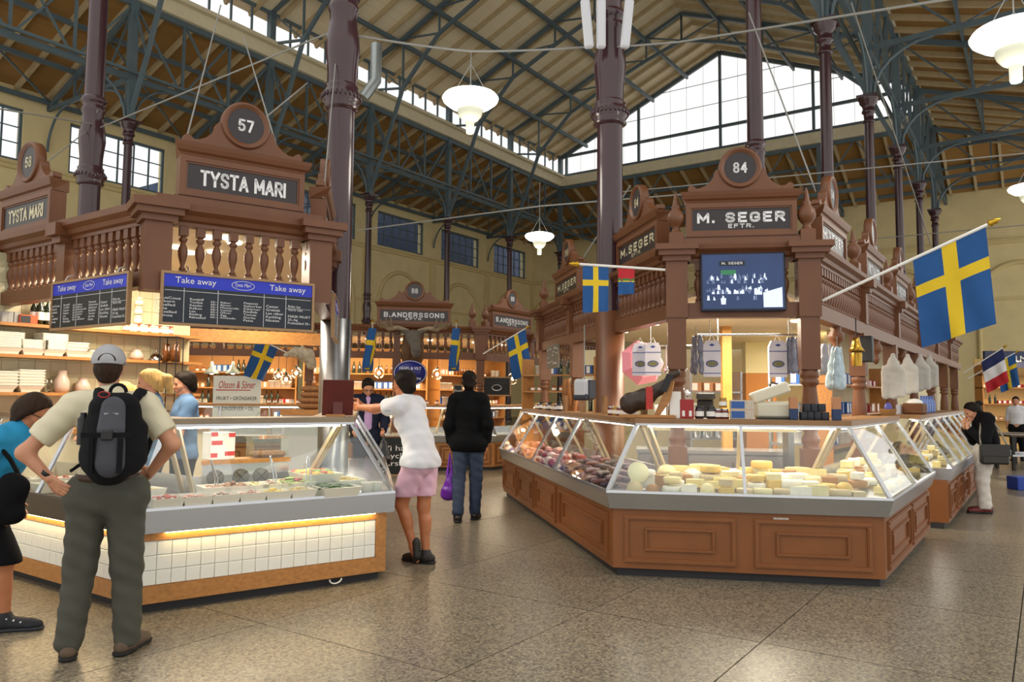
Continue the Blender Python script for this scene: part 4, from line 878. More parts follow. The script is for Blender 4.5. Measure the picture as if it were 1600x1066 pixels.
def backpack():
    t = thing('backpack', 'black and grey backpack on the back of the man in the cap', 'backpack', man1.location+Vector((.065, .01, .15)), man1.rotation_euler.z); t.scale = (.84, 1, .885)
    mk = mat('pack_black', '111216', .85, spec=.2, var=.2, vscale=20, bump=.3, bscale=300); mg = mat('pack_grey', '44464E', .75, var=.1, vscale=20, bump=.3, bscale=300)
    y = -.235
    ob('main_bag', np_mesh('bag', [(0, sdf([P((-.06, y, 1.12), (-.03, y, 1.42), .12, .11, fx=(0, 1, 0), fl=.8), P((.10, y, 1.12), (.07, y, 1.42), .12, .11, fx=(0, 1, 0), fl=.8), P((.02, y-.06, 1.1), (.02, y-.05, 1.3), .15, .12, fx=(0, 1, 0), fl=.6), P((-.13, y+.03, 1.12), (-.13, y+.03, 1.3), .05), P((.17, y+.03, 1.12), (.17, y+.03, 1.3), .05)], .0095, .04, wob=.002))], [mk]), t)
    ob('front_pocket', np_mesh('pocket', [(0, sdf([P((.04, y-.125, 1.3), (.04, y-.1, 1.43), .085, .075, fx=(0, 1, 0), fl=.4)], .008, .02))], [mg]), t)
    ob('lower_pocket', np_mesh('pocket2', [(0, sdf([P((.05, y-.155, 1.1), (.05, y-.145, 1.22), .09, .085, fx=(0, 1, 0), fl=.4)], .008, .02))], [mat('pack_grey2', '3A3C44', .75)]), t)
    MB().bb(-.12, .18, y-.178, y-.165, 1.255, 1.285).build('compression_strap', mk, t); b = MB().cbox(-.0, .07, y-.195, y-.17, 1.24, 1.3, .006).build('buckle', M_dark, t)
    MB().bb(.10, .13, y-.19, y-.17, 1.04, 1.25).build('webbing', mk, t); MB().bb(-.07, -.045, y-.175, y-.155, 1.04, 1.25).build('webbing', mk, t)
    ob('lettering', text_mesh('amazonbasics', .085, .012, M_white, 0, 0), t, (.04, y-.137, 1.4))
    MB().tube([(-.02+.035*math.cos(a), y-.1, 1.515+.018*math.sin(a)) for a in [i*.7 for i in range(10)]], .004, 5).build('red_cord', mat('cord_red', 'B02A2A', .6), t)
    MB().tube([(.02+.05*math.cos(a), y+.05, 1.53+.05*math.sin(a)) for a in [i*math.pi/8 for i in range(9)]], .012, 6).build('carry_loop', mk, t)
    for s in (-1, 1): MB().tube([(s*.11, y+.07, 1.47), (s*.13, -.09, 1.53), (s*.135, .03, 1.52), (s*.15, .13, 1.4), (s*.17, .12, 1.25), (s*.17, -.02, 1.12), (s*.15, y+.05, 1.06)], [.03, .034, .034, .03, .022, .014, .012], 8).build('shoulder_strap', mk, t)
    MB().tube([(-.16, y+.06, 1.1), (-.22, -.08, 1.07), (-.26, -.15, 1.03)], .012, 6).build('loose_strap', mk, t)
    MB().lathe([(.035, 1.2), (.036, 1.36), (.02, 1.38), (.02, 1.4)], 12, (-.175, y+.02, 0)).build('side_bottle', M_dark, t)
backpack()
MB().lathe([(.036, -.012), (.039, -.01), (.039, .01), (.036, .012)], 14, (-.302, -.07, 1.045), Matrix.Rotation(.7, 3, 'Y'), False).build('wristwatch', M_dark, man1)
# 2 woman in blue at the left edge
J = stand(1.55, .15, .085)
J.update(pelvis=(0, -.2, .83), waist=(0, -.15, .95), chest=(0, -.06, 1.12), neck=(0, .0, 1.25), head=(0, .075, 1.36), shL=(-.15, -.07, 1.19), shR=(.15, -.07, 1.19), elL=(-.19, -.2, .95), elR=(.2, -.2, .95), wrL=(-.15, -.1, .76), wrR=(.15, -.1, .76),
         hipL=(-.085, -.2, .80), hipR=(.085, -.2, .80), knL=(-.08, -.22, .44), knR=(.09, -.02, .43), anL=(-.08, -.3, .09), anR=(.09, -.0, .09), toL=(-.08, -.14, .03), toR=(.09, .16, .03), handL=((0, .6, -.5), (1, 0, 0), .4), handR=((0, .6, -.5), (-1, 0, 0), .4))
def glasses(t, j, B, T, X, Yv, Z, r, fwd):
    m = MB()
    for e in (-1, 1): m.tube([T(e*.033+.024*math.cos(a), .1, .008+.017*math.sin(a)) for a in [i*math.tau/12 for i in range(13)]], .0028, 5, False); m.tube([T(e*.057, .1, .012), T(e*.078, .05, .014), T(e*.08, -.01, .01)], .003, 5)
    m.tube([T(-.01, .102, .01), T(.01, .102, .01)], .003, 5); m.build('glasses', M_dark, t)
M_teal = mat('shirt_blue', '1E8FC0', .8, var=.06, vscale=10, bump=.2, bscale=250); M_blk = mat('cloth_black', '111114', .85, spec=.15, var=.15, vscale=15, bump=.2, bscale=200)
bob = lambda T: [P(T(0, -.06, -.07), T(0, -.05, 0), .06, .085), P(T(-.05, -.03, -.06), T(-.06, -.01, .0), .035, .04), P(T(.05, -.03, -.06), T(.06, -.01, .0), .035, .04), P(T(0, -.05, .0), T(0, -.02, .05), .088, .092), P(T(-.065, -.02, -.01), T(-.06, .01, .03), .035), P(T(.065, -.02, -.01), T(.06, .01, .03), .035), P(T(0, .02, .09), T(0, -.02, .09), .045)]
wom = person('person', 'woman in turquoise top and black shorts bending forward at the left edge', (-3.2, 5.07), (.96, .2), J, [
    garment('top', M_teal, TORSO+['hips', 'uaL', 'uaR'], {'*': .024, 'uaL': .028, 'uaR': .028}, up_cut(.68), pcut={'uaL': .6, 'uaR': .6}, wob=.004), garment('shorts', M_blk, ['hips', 'thL', 'thR'], {'*': .022, 'thL': .03, 'thR': .03}, lambda j, T: [((0, 0, .78), (0, 0, 1)), ((0, 0, .42), (0, 0, -1))], rmul={'thL': (1, 1.3), 'thR': (1, 1.3)}),
    hair(M_hairbr, bob, True, .016, -.06), glasses, shoes(mat('sneaker_black', '1B1D24', .7, var=.2, vscale=20), mat('sole_grey', '30323A', .7))], {'pitch': -.45, 'yaw': -.12}, M_skin2, .011)
for sh_, sx in (('R', .09),):
    for k in range(3): MB().tube([(sx-.05, .02+k*.04, .085-k*.012), (sx+.045, .03+k*.04, .085-k*.012)], .005, 5).build('lace', M_white, wom)
t = thing('shoulder_bag', 'black shoulder bag hanging from the woman in the turquoise top', 'bag', wom.location, wom.rotation_euler.z)
ob('bag', np_mesh('sbag', [(0, sdf([P((.22, -.02, .8), (.22, .06, .9), .11, .1, fx=(1, 0, 0), fl=.5), P((.22, -.05, .76), (.22, .07, .75), .075, .07, fx=(1, 0, 0), fl=.6)], .01, .05, wob=.003))], [M_blk]), t)
MB().tube([(.2, .1, .95), (.2, .03, 1.08), (.17, -.08, 1.2), (.1, -.17, 1.2), (.17, -.2, 1.05), (.2, -.1, .92)], .014, 6).build('strap', M_blk, t)
# 3 man in white T-shirt and pink shorts leaning on the counter
J = stand(1.77, .18, .09)
J.update(pelvis=(0, -.07, .93), waist=(0, -.04, 1.08), chest=(0, .05, 1.28), neck=(0, .09, 1.45), head=(.0, .13, 1.6), shL=(-.18, .06, 1.41), shR=(.17, .09, 1.41), elL=(-.14, .34, 1.375), elR=(.13, .36, 1.37), wrL=(-.035, .59, 1.385), wrR=(.04, .60, 1.39),
         hipL=(-.085, -.06, .9), hipR=(.085, -.07, .9), knL=(-.05, .10, .53), anL=(.0, -.0, .17), toL=(.02, -.03, .03), knR=(.09, -.05, .5), anR=(.09, -.08, .09), toR=(.09, .1, .03),
         handL=((.25, .9, .1), (1, -.2, -.1), .75), handR=((-.25, .9, .1), (-1, -.2, -.1), .75), tipL=(1, 0, 0))
M_tee = mat('tee_white', 'DCDCE2', .85, var=.03, vscale=10, bump=.2, bscale=250); M_pink = mat('shorts_pink', 'DDB3C6', .85, var=.05, vscale=12, bump=.25, bscale=260)
def tipshoe(t, j, B, T, X, Yv, Z, r, fwd):
    a = j['anL']; pr = [P(a+V3(0, -.035, .02), a+V3(0, -.05, -.09), .045, .045, fx=(0, 1, 0), fl=.7), P(a+V3(0, -.05, -.09), a+V3(0, -.02, -.135), .044, .03, fx=(0, 1, 0), fl=.7)]
    o = ob('shoe', np_mesh('shoe', [(0, sdf(pr, .007, .015))], [mat('loafer_dark', '26221F', .6)]), t)
    s_ = MB()
    for q in range(6): s_.ell((a.x-.015+.03*(q % 2), a.y-.085, a.z+.0-.022*q), (.008, .006, .007), 6, 4)
    s_.build('sole_nubs', M_dark, o)
short_hair = lambda T: [P(T(0, -.06, -.03), T(0, -.04, .05), .07, .09), P(T(0, .035, .085), T(0, -.03, .09), .045), P(T(-.07, .0, .02), T(-.068, -.02, -.01), .022), P(T(.07, .0, .02), T(.068, -.02, -.01), .022)]
wh = person('person', 'dark haired man in white T-shirt and pink shorts leaning on the counter', (-.87, 7.03), (-.9, .43), J, [
    garment('t_shirt', M_tee, TORSO+['hips', 'uaL', 'uaR'], {'*': .022, 'uaL': .03, 'uaR': .03, 'hips': .034, 'belly': .03}, lambda j, T: [((0, -.05, .87), (0, .1, -1))], pcut={'uaL': .55, 'uaR': .55}, wob=.004), garment('shorts', M_pink, ['hips', 'belly', 'thL', 'thR'], {'*': .018, 'thL': .024, 'thR': .024}, lambda j, T: [((0, 0, 1.0), (0, 0, 1)), ((0, 0, .6), (0, 0, -1))], rmul={'thL': (.95, 1.3), 'thR': (.95, 1.3)}, wob=.004, k=.01),
    hair(M_hairdk, short_hair, True, .012, -.05), shoes(MATS.get('loafer_dark') or mat('loafer_dark', '26221F', .6), M_dark), tipshoe], {'yaw': -.15, 'pitch': .0}, M_skin2, .011)
MB().bb(-.245, -.243, .11, .16, 1.36, 1.39).build('sleeve_print', mat('print_blue', '4A78B8', .7, var=.5, vscale=150), wh)
# 4 man in the dark jacket walking away
J = stand(1.8, .185, .09)
J.update(shL=(-.17, -.01, 1.45), shR=(.17, -.01, 1.45), elL=(-.24, -.02, 1.14), wrL=(-.225, .06, .9), elR=(.24, -.06, 1.16), wrR=(.22, .0, .92), anL=(-.1, -.16, .12), toL=(-.13, -.02, .035), knL=(-.11, .0, .5), anR=(.08, .08, .09), toR=(.1, .24, .03), knR=(.09, .07, .51), handL=((.0, .2, -1), (1, 0, 0), .7), handR=((0, .2, -1), (-1, 0, 0), .35))
M_jacket = mat('jacket_black', '0F1013', .85, spec=.12, var=.12, vscale=14, bump=.2, bscale=200); M_jeans = mat('jeans', '2E3C55', .85, var=.25, vscale=9, bump=.3, bscale=300)
JK = TORSO+['hips']+ARMS; jo = {'*': .03, 'uaL': .03, 'uaR': .03, 'faL': .024, 'faR': .024, 'hips': .04, 'shoulders': .032}
suit = person('person', 'man in black jacket and jeans walking away with a purple bag', (-.52, 9.5), (.05, 1), J, [
    garment('jacket', M_jacket, JK, jo, up_cut(.82), pcut={'faL': .93, 'faR': .93}, res=.012), garment('jeans', M_jeans, LEGS, {'*': .018}, lambda j, T: [((0, 0, .05), (0, 0, -1))], rmul={'caL': (1.1, 1.4), 'caR': (1.1, 1.4)}, wob=.004, res=.012),
    collar(M_tee, .06, .012, .012), hair(M_hairdk, short_hair, True, .006, -.035), shoes(mat('shoe_black', '1A1714', .35), M_dark)], {'yaw': .05}, M_skin2, .012, hres=.006, hs=1.1)
t = thing('carrier_bag', 'purple plastic bag hanging from the hand of the man in the jacket', 'bag', suit.location, suit.rotation_euler.z)
pb = mat('plastic_purple', '6E2AA8', .3, var=.2, vscale=18, bump=.6, bscale=22)
ob('bag', np_mesh('pbag', [(0, sdf([P((-.23, .07, .52), (-.23, .08, .36), .04, .095, fx=(0, 1, 0), fl=.6), P((-.27, .07, .3), (-.19, .07, .3), .075, .075, fx=(0, 1, 0), fl=.6)], .01, .05, wob=.004))], [pb]), t)
for e in (-.03, .03): MB().tube([(-.23+e, .07, .52), (-.232+e*.6, .07, .66), (-.235, .075, .8)], [.03, .014, .008], 6).build('handle', pb, t)
# 5 man in the navy blazer looking down
J = stand(1.76, .18, .09); J.update(wrL=(-.2, .2, .98), elL=(-.26, -.02, 1.14), wrR=(.2, .2, .98), elR=(.26, -.02, 1.14), head=(0, .05, 1.6), handL=((0, 1, -.2), (1, 0, 0), .7), handR=((0, 1, -.2), (-1, 0, 0), .7))
M_navy = mat('blazer_navy', '191E30', .85, spec=.15, var=.1, vscale=14); M_lav = mat('shirt_lavender', 'A98BB8', .7)
blz = person('person', 'man with glasses in navy blazer and lavender shirt looking down', (-2.06, 11.1), (.3, -.95), J, [
    garment('shirt', M_lav, TORSO, .02, up_cut(.9), extra=lambda j, B, T: [P((0, .105, 1.05), (0, .12, 1.3), .055, .05, fx=(0, 1, 0), fl=.7), P((0, .1, 1.3), (0, .05, 1.44), .05, .05)]), garment('blazer', M_navy, JK, jo, up_cut(.82), pcut={'faL': .93, 'faR': .93}, res=.013), garment('trousers', M_navy, LEGS, {'*': .018}, res=.014),
    collar(M_lav, .062, .014), hair(M_hairdk, short_hair, True, .012, -.02), glasses, shoes(M_dark, M_dark)], {'pitch': -.5}, M_skin, .013, hres=.007)
t = thing('carrier_bag', 'black plastic bag held by the man in the navy blazer', 'bag', blz.location, blz.rotation_euler.z)
ob('bag', np_mesh('kbag', [(0, sdf([P((-.2, .27, .84), (-.2, .28, .62), .05, .12, fx=(0, 1, 0), fl=.6)], .012, .05, wob=.004))], [mat('plastic_black', '16181E', .3, bump=.6, bscale=22)]), t)
MB().tube([(-.2, .27, .86), (-.2, .27, .98)], [.03, .012], 6).build('handle', MATS['plastic_black'], t)
# 6-8 staff in denim shirts
M_den = mat('denim_shirt', '55759A', .85, var=.12, vscale=12, bump=.2, bscale=250)
tail = lambda T: [P(T(0, -.1, .06), T(0, -.15, .02), .03, .045), P(T(0, -.15, .02), T(0, -.16, -.11), .045, .025)]
def staff(label, loc, face, h, hm, ex, pitch, arms=None, big=.012):
    J = stand(h, .155, .085); J.update(arms or dict(elL=(-.2, .08, 1.12), elR=(.2, .08, 1.12), wrL=(-.1, .28, 1.1), wrR=(.1, .28, 1.1), handL=((.3, 1, 0), (0, 0, -1), .4), handR=((-.3, 1, 0), (0, 0, -1), .4)))
    return person('person', label, loc, face, J, [garment('shirt', M_den, TORSO+['hips', 'uaL', 'uaR'], {'*': .022}, up_cut(.85), pcut={'uaL': .75, 'uaR': .75}, res=.013), garment('trousers', M_blk, LEGS, .016, res=.016), hair(hm, ex, True, big, -.02, .009), shoes(M_dark, M_dark)], {'pitch': pitch}, M_skin, .013, hres=.008)
staff('blonde woman with ponytail in denim shirt behind the salad counter', (-3.24, 6.98), (-.9, -.3), 1.72, M_hairbl, tail, -.15)
staff('blonde woman half hidden behind the man in the cap', (-3.72, 7.45), (-.5, -.8), 1.6, M_hairbl, tail, -.2)
staff('dark haired person in denim shirt with raised hand beside the blonde woman', (-3.3, 7.85), (-.75, -.55), 1.72, M_hairdk, short_hair, -.15, dict(elL=(-.2, .1, 1.1), elR=(.2, .1, 1.12), wrL=(-.05, .22, 1.28), wrR=(.03, .25, 1.3), handL=((.3, .3, .8), (0, -1, 0), .8), handR=((-.3, .3, .8), (0, -1, 0), .8)))
# 9 woman at the far right counter
J = stand(1.55, .15, .09); J.update(pelvis=(0, -.06, .83), waist=(0, -.05, .96), chest=(0, .0, 1.14), neck=(0, .05, 1.27), head=(0, .13, 1.35), elL=(-.2, .06, .95), elR=(.2, .06, .95), wrL=(-.07, .22, 1.13), wrR=(.06, .22, 1.14), anL=(-.1, .06, .09), toL=(-.11, .21, .03), knL=(-.09, .07, .44), handL=((.2, .1, 1), (0, -1, 0), .8), handR=((-.2, .1, 1), (0, -1, 0), .8))
bun = lambda T: [P(T(0, -.11, .06), T(0, -.13, .055), .04)]
w9 = person('person', 'woman in black top and white trousers looking into the far right counter', (6.38, 10.5), (-.9, .2), J, [
    garment('top', M_blk, TORSO+ARMS, {'*': .026}, up_cut(.86), pcut={'faL': .9, 'faR': .9}), garment('trousers', mat('trousers_white', 'DAD3CA', .85, var=.05), LEGS+['belly'], {'*': .02}, lambda j, T: [((0, 0, .92), (0, 0, 1)), ((0, 0, .06), (0, 0, -1))], rmul={'caL': (1.15, 1.7), 'caR': (1.15, 1.7)}, wob=.004),
    hair(M_hairdk, bun, True, .008, -.01), shoes(mat('shoe_red', '6A1E1C', .5), M_dark)], {'pitch': -.5}, M_skin, .012, hres=.006)
t = thing('shoulder_bag', 'dark leather shoulder bag of the woman in white trousers', 'bag', w9.location, w9.rotation_euler.z)
lm_ = mat('leather_dark', '2C2A28', .4); b_ = MB().cbox(-.3, -.19, -.2, .14, .66, .92, .025).build('bag', lm_, t); MB().cbox(-.312, -.3, -.2, .14, .77, .925, .004).build('flap', lm_, b_)
MB().tube([(-.25, -.18, .92), (-.2, -.12, 1.1), (-.14, -.03, 1.28), (-.1, .06, 1.27), (-.2, .12, 1.05), (-.25, .13, .92)], .013, 6).build('strap', mat('strap_pale', '8C8478', .6), t)
# ---------------------------------------------------------------- pieces that hang and stand about
def proj(p):
    q = Vector(p)-CAM; z = q.dot(FW); return 800+F_PX*q.dot(RT)/z, 533-F_PX*q.dot(UP)/z
def onrun(run, i, y, px, z=0.):
    lo, hi = -.6, 1.6; f = lambda t: proj(run.at(i, t, y, max(z, .1)))[0]-px
    a = f(lo)
    for _ in range(50):
        m = (lo+hi)/2
        if (f(m) > 0) == (a > 0): lo = m
        else: hi = m
    return m
# pendant lamps
M_opal = mat('opal_glass', 'F4F4EC', .3, emit=2.6, ecol=(1, .97, .88)); M_opal2 = mat('opal_bowl', 'BFC2B0', .25, emit=.1, ecol=(1, .97, .85))
def pendant(px, py, Y, r, label, cord, e=35):
    p = at(px, py, Y); k = r/.345; t = thing('pendant_lamp', label, 'lamp', p, 0, 'opal pendant lamps')
    MB(Matrix.Scale(k, 4)).lathe([(.0, .1), (.06, .1), (.2, .085), (.32, .05), (.345, .015), (.33, -.02), (.26, -.075), (.17, -.1), (.1, -.1)], 28, cap=False).build('dish', M_opal, t)
    MB(Matrix.Scale(k, 4)).lathe([(.06, -.08), (.15, -.1), (.158, -.14), (.14, -.2), (.1, -.25), (.055, -.28)], 20, cap=False).build('bowl', M_opal2, t)
    MB(Matrix.Scale(k, 4)).lathe([(.052, -.26), (.05, -.4), (.042, -.42), (0, -.42)], 14, cap=False).build('socket_tube', M_opal2, t)
    MB(Matrix.Scale(k, 4)).lathe([(.05, .1), (.03, .14), (.012, .2), (0, .2)], 10, cap=False).build('cap', M_cord, t)
    m = MB(); m.tube([(0, 0, .19*k), (0, 0, cord)], .006, 5)
    for s in (-1, 1): m.tube([(s*.2*k, 0, .09*k), (0, 0, min(cord, .45*k))], .004, 4)
    m.build('cord', M_cord, t)
    l = bpy.data.lights.new('pendant_light', 'POINT'); l.energy = e; l.color = (1, .93, .8); l.shadow_soft_size = .3*k; o = ob('pendant_light', l, t, (0, 0, -.55*k))
pendant(735, 156, 9.2, .345, 'large glowing opal pendant lamp hanging between the two thick columns', .62)
pendant(843, 370, 16.5, .32, 'small white pendant lamp left of the thick column, over the far counter', 1.2)
pendant(1585, 55, 6.4, .34, 'large opal pendant lamp at the top right corner', 1.5)
pendant(1608, 295, 13.5, .33, 'small opal pendant lamp cut by the right picture edge', 2)
# cables
def cable(pts, r, label, sag=0.):
    q = []
    for a, b in zip(pts[:-1], pts[1:]):
        a, b = Vector(a), Vector(b)
        for i in range(8): u = i/8; q.append(a+(b-a)*u-Vector((0, 0, sag*4*u*(1-u))))
    q.append(Vector(pts[-1])); o = MB().tube(q, r, 5).build('cable', M_cord); return tag(o, label, 'cable', 'cables strung across the hall')
cable([at(540, 52, 8.8), at(735, 80, 9.2), at(935, 72, 9.18)], .014, 'cable slung between the two thick columns carrying the large lamp', .02)
cable([at(960, 74, 9.1), at(1060, 66, 8.6), at(1600, -20, 6.3)], .013, 'cable running from the thick column to the top right corner')
cable([at(560, 360, 20), at(845, 322, 16.5), at(1300, 285, 14)], .018, 'thin cable crossing the hall above the small lamp')
cable([at(970, 300, 13), at(1600, 240, 9.2)], .010, 'thin cable passing in front of the number 84 disc')
cable([at(1290, 380, 22), at(1600, 352, 18)], .014, 'faint cable before the pale end wall at right')
cable([at(150, 195, 12.1), at(0, 170, 10)], .012, 'cable tied to the left column running out of the picture')
cable([at(155, 200, 12.1), at(530, 45, 8.9)], .012, 'long cable between the left column and the big middle column')
cable([at(345, 8, 9.5), at(292, 215, 6.6)], .008, 'stay wire running up left of the number 57 disc')
cable([at(380, 55, 9.5), at(435, 238, 6.7)], .008, 'stay wire running up right of the number 57 disc')
cable([at(1330, 5, 12), at(1480, 460, 22)], .012, 'stay wire slanting past the columns above the right signs')
cable([at(1170, 20, 9), at(1275, 300, 8)], .009, 'stay wire slanting down to the sign right of number 84')
cable([at(985, 290, 12), at(900, 420, 13)], .012, 'stay wire behind the thick column above the left signs')
cable([at(135, 205, 12), at(50, 272, 8)], .008, 'stay wire from the left column down to the number 58 sign')
cable([at(480, 130, 8.8), at(395, 200, 7)], .008, 'stay wire from the big middle column to the number 57 sign')
cable([at(524, 100, 8.62), at(505, 310, 7.2)], .007, 'cable bundle hanging down beside the big middle column')
# antenna boxes on the thick column
pc = C_R0.location
for k_, (px, tilt, lb) in enumerate(((917, -.09, 'left of the three pale antenna boxes high on the thick column'), (939, 0, 'middle of the three pale antenna boxes high on the thick column'), (980, .1, 'right of the three pale antenna boxes high on the thick column'))):
    p = at(px, 35, 8.95); o = MB().cbox(-.055, .055, -.04, .04, -.32, .28, .02).build('antenna_box', mat('antenna_white', 'C9CBD2', .4)); o.location = p; o.rotation_euler = (0, tilt, 0); tag(o, lb, 'antenna')
p = at(588, 75, 20); o = MB().tube([(0, 0, .1), (0, 0, -.9), (-.3, -.1, -1.4)], .15, 10).build('vent_duct', mat('galvanised', '9FA6A8', .35, .8, var=.1)); o.location = p; tag(o, 'silver ventilation duct under the long roof window beside the middle column', 'duct')
# flags
M_fb = mat('flag_blue', '15508E', .75, var=.05, vscale=12); M_fy = mat('flag_yellow', 'E0BE1E', .75, var=.04, vscale=12); M_fr = mat('flag_red', 'B8202C', .75); M_fw = mat('flag_white', 'E4E4E8', .75); M_fn = mat('flag_navy', '1E2A5C', .75); M_fg = mat('flag_green', '2E7A3E', .75); M_gold = mat('gilt', 'C9A030', .3, .8)
def swe(u, v): return 1 if (.4 < u < .6 or .3125 < v < .4375) else 0
def fra(u, v): return 0 if v < .333 else (1 if v < .667 else 2)
def sami(u, v):
    if ((u-.5)**2+((v-.5)*1.3)**2)**.5 > .24 and ((u-.5)**2+((v-.5)*1.3)**2)**.5 < .3: return 2 if v > .5 else 0
    return 0 if v < .42 else (1 if v < .5 else (3 if v < .55 else 2))
def flag(label, p0, p1, t0, t1, drop, kind, tip=True, wave=.03, lean=(0, 0, 0), group='flags on poles', pole=True, r=.013, fold=1.):
    p0, p1 = Vector(p0), Vector(p1); t = thing('flag', label, 'flag', p0, 0, group); d = p1-p0; L = d.length
    if pole:
        MB().tube([(0, 0, 0), d], r, 8).build('pole', M_paper, t)
        if tip: MB().lathe([(0, -.01), (r*1.6, 0), (r*2.2, .02), (r*1.4, .04), (r*2, .055), (0, .1)], 10, d, d.to_track_quat('Z', 'Y').to_matrix(), False).build('gilt_tip', M_gold, t)
    nu, nv = 30, 48; dn = d.normalized(); nrm = dn.cross(V3(0, 0, 1)).normalized(); a, b = d*t0, d*t1; ln = Vector(lean); vs = []
    for jv in range(nv+1):
        for iu in range(nu+1):
            u, v = iu/nu, jv/nv; q = a+(b-a)*(u*fold+(1-fold)*.5)+V3(0, 0, -drop*v)+ln*v
            w = wave*v*math.sin(u*7+v*3)+wave*.6*math.sin(u*13-v*5)*v+(1-fold)*.12*math.sin(u*20+v); vs.append(q+nrm*w-V3(0, 0, .06*v*u*(1 if fold > .9 else 0)*drop))
    fs = []; mi = []
    fn, ms = {'swe': (swe, [M_fb, M_fy]), 'fra': (fra, [M_fn, M_fw, M_fr]), 'sami': (sami, [M_fr, M_fg, M_fb, M_fy])}[kind]
    m = MB()
    m.v = [Vector(q) for q in vs]
    for jv in range(nv):
        for iu in range(nu): m.f.append([jv*(nu+1)+iu, jv*(nu+1)+iu+1, (jv+1)*(nu+1)+iu+1, (jv+1)*(nu+1)+iu]); m.mi.append(fn((iu+.5)/nu, (jv+.5)/nv)); m.sm.append(True)
    m.build('cloth', ms, t)
    return t
def flag_big():
    t = flag('big Swedish flag on a long white pole at the right of the stall 84', (2.88, 7.14, 2.41), (3.98, 6.39, 2.97), .57, .985, .78, 'swe', lean=(.06, 0, 0), r=.014)
flag_big()
fp = (1.46, 7.34, 2.72); ft = (.62, 7.18, 2.74)
flag('Swedish flag hanging straight down left of the stall 84 corner', fp, ft, .66, .955, .43, 'swe', wave=.012)
flag('small red and blue flag with a ring beside the hanging Swedish flag', fp, ft, .36, .55, .25, 'sami', wave=.008, pole=False)
fp_ = lambda px, py, Y: tuple(at(px, py, Y))
flag('small Swedish flag on a slanting pole between the dark jacketed man and the stall 84', fp_(755, 553, 15.5), fp_(822, 513, 14.8), .55, .98, .78, 'swe', lean=(.15, 0, 0))
flag('narrow folded Swedish flag left of the moose head', fp_(583, 545, 15.6), fp_(582, 503, 14.7), .4, .98, .75, 'swe', lean=(-.1, 0, 0), fold=.35)
flag('narrow folded Swedish flag right of the moose head', fp_(713, 545, 15.6), fp_(713, 503, 14.7), .4, .98, .75, 'swe', lean=(-.05, 0, 0), fold=.35)
flag('Swedish flag hanging behind the Take away board of stall 57', fp_(448, 551, 15.4), fp_(400, 528, 14.6), .3, .95, .66, 'swe', lean=(-.25, 0, 0))
flag('French flag on a pole far down the right aisle', fp_(1505, 583, 18), fp_(1568, 543, 17.4), .45, .98, .72, 'fra', lean=(.12, 0, 0))
flag('small Swedish flag behind the French flag in the right aisle', fp_(1512, 592, 20), fp_(1587, 551, 19.3), .6, .98, .75, 'swe', lean=(.1, 0, 0))
# menu boards
M_blue = mat('board_blue', '1A2FC0', .4); M_slate = mat('board_slate', '16202E', .5, var=.1); M_slate2 = mat('board_slate_dark', '15181A', .5, var=.1); M_bframe = mat('board_frame', 'A07E58', .5, var=.12, stretch=(1, 8, 8))
def menu(label, run, i, x0, x1, z0, z1, slate, off=-.14, tilt=0.):
    W, Hh = x1-x0, z1-z0; d = run.d(i); p = run.p[i]+d*((x0+x1)/2)+run.nrm(i)*off
    t = thing('menu_board', label, 'menu board', (p.x, p.y, z0), run.rz(i)); h = W/2
    f = MB()
    for a, b, c, e in ((-h, h, 0, .02), (-h, h, Hh-.02, Hh), (-h, -h+.02, .02, Hh-.02), (h-.02, h, .02, Hh-.02)): f.bb(a, b, -.018, .018, c, e)
    f.build('frame', M_bframe, t); s = MB().bb(-h+.02, h-.02, -.008, .008, .02, Hh-.12).build('slate', slate, t)
    hd = MB().bb(-h+.02, h-.02, -.009, .009, Hh-.12, Hh-.02).build('header', M_blue, t)
    for xx in (-.29, .31): ob('lettering', text_mesh('Take away', .3*W/1.2, .062, M_white, .0, .0125), hd, (xx*W, 0, Hh-.072))
    ov = MB(); ov.tube([(.01+.09*math.cos(a), -.012, Hh-.07+.036*math.sin(a)) for a in [k*math.tau/24 for k in range(25)]], .0025, 4, False); ov.build('oval', M_white, hd)
    ob('lettering', text_mesh('Tysta Mari', .13, .036, M_white, 0, .0125, .35), hd, (.01, 0, Hh-.07))
    cols = [(-.455, .15, 'CousCous\nFullkorn\nRissallad\nPasta\nRotsallad\nQuinoa'), (-.275, .1, 'Rostbiff\nTonfisk\nKassler\nKalkon\nLax\nRöding\nRäksallad'), (-.175, .04, '65:-\n60:-\n65:-\n60:-\n65:-\n60:-\n65:-'), (-.075, .12, 'Räkor\nBönor\nMozzarella\nCaesar\nOliver\nÄgg\nAvokado'), (.075, .12, 'Fetaost\nSoltorkat\nKikärtor\nRödlök\nTomat\nGurka\nPasta'), (.225, .12, 'Caesar\nGrekisk\nLax räkor\nKyckling\nNicoise'), (.395, .16, 'Rökt lax\nVarm rätt\n\nFÄRSK FRUKT\n25:-/kg\nFruktsallad 35:-')]
    for (cx, w, tx) in cols: ob('lettering', text_mesh(tx, w*W, (Hh-.2)*(.62 if len(tx) < 50 else .72), M_white, 0, .0105), s, (cx*W, 0, (Hh-.14)/2+.0))
    r = MB()
    for cx in (-.36, -.15, .15, .30): r.bb(cx*W-.0015, cx*W+.0015, -.0105, -.008, .025, Hh-.125)
    r.bb(-h+.03, h-.03, -.0105, -.008, Hh-.15, Hh-.147).bb(.3*W, h-.03, -.0105, -.008, .19, .192); r.build('rules', M_white, s)
    for xx in (-h+.2, h-.2): MB().tube([(xx, 0, Hh), (xx, .02, Hh+.04), (xx, .08, Hh+.06)], .006, 5).build('hook', M_steel, t)
menu('Take away menu board facing the camera under the sign 57', U57, 1, .02, 1.24, 2.03, 2.45, M_slate)
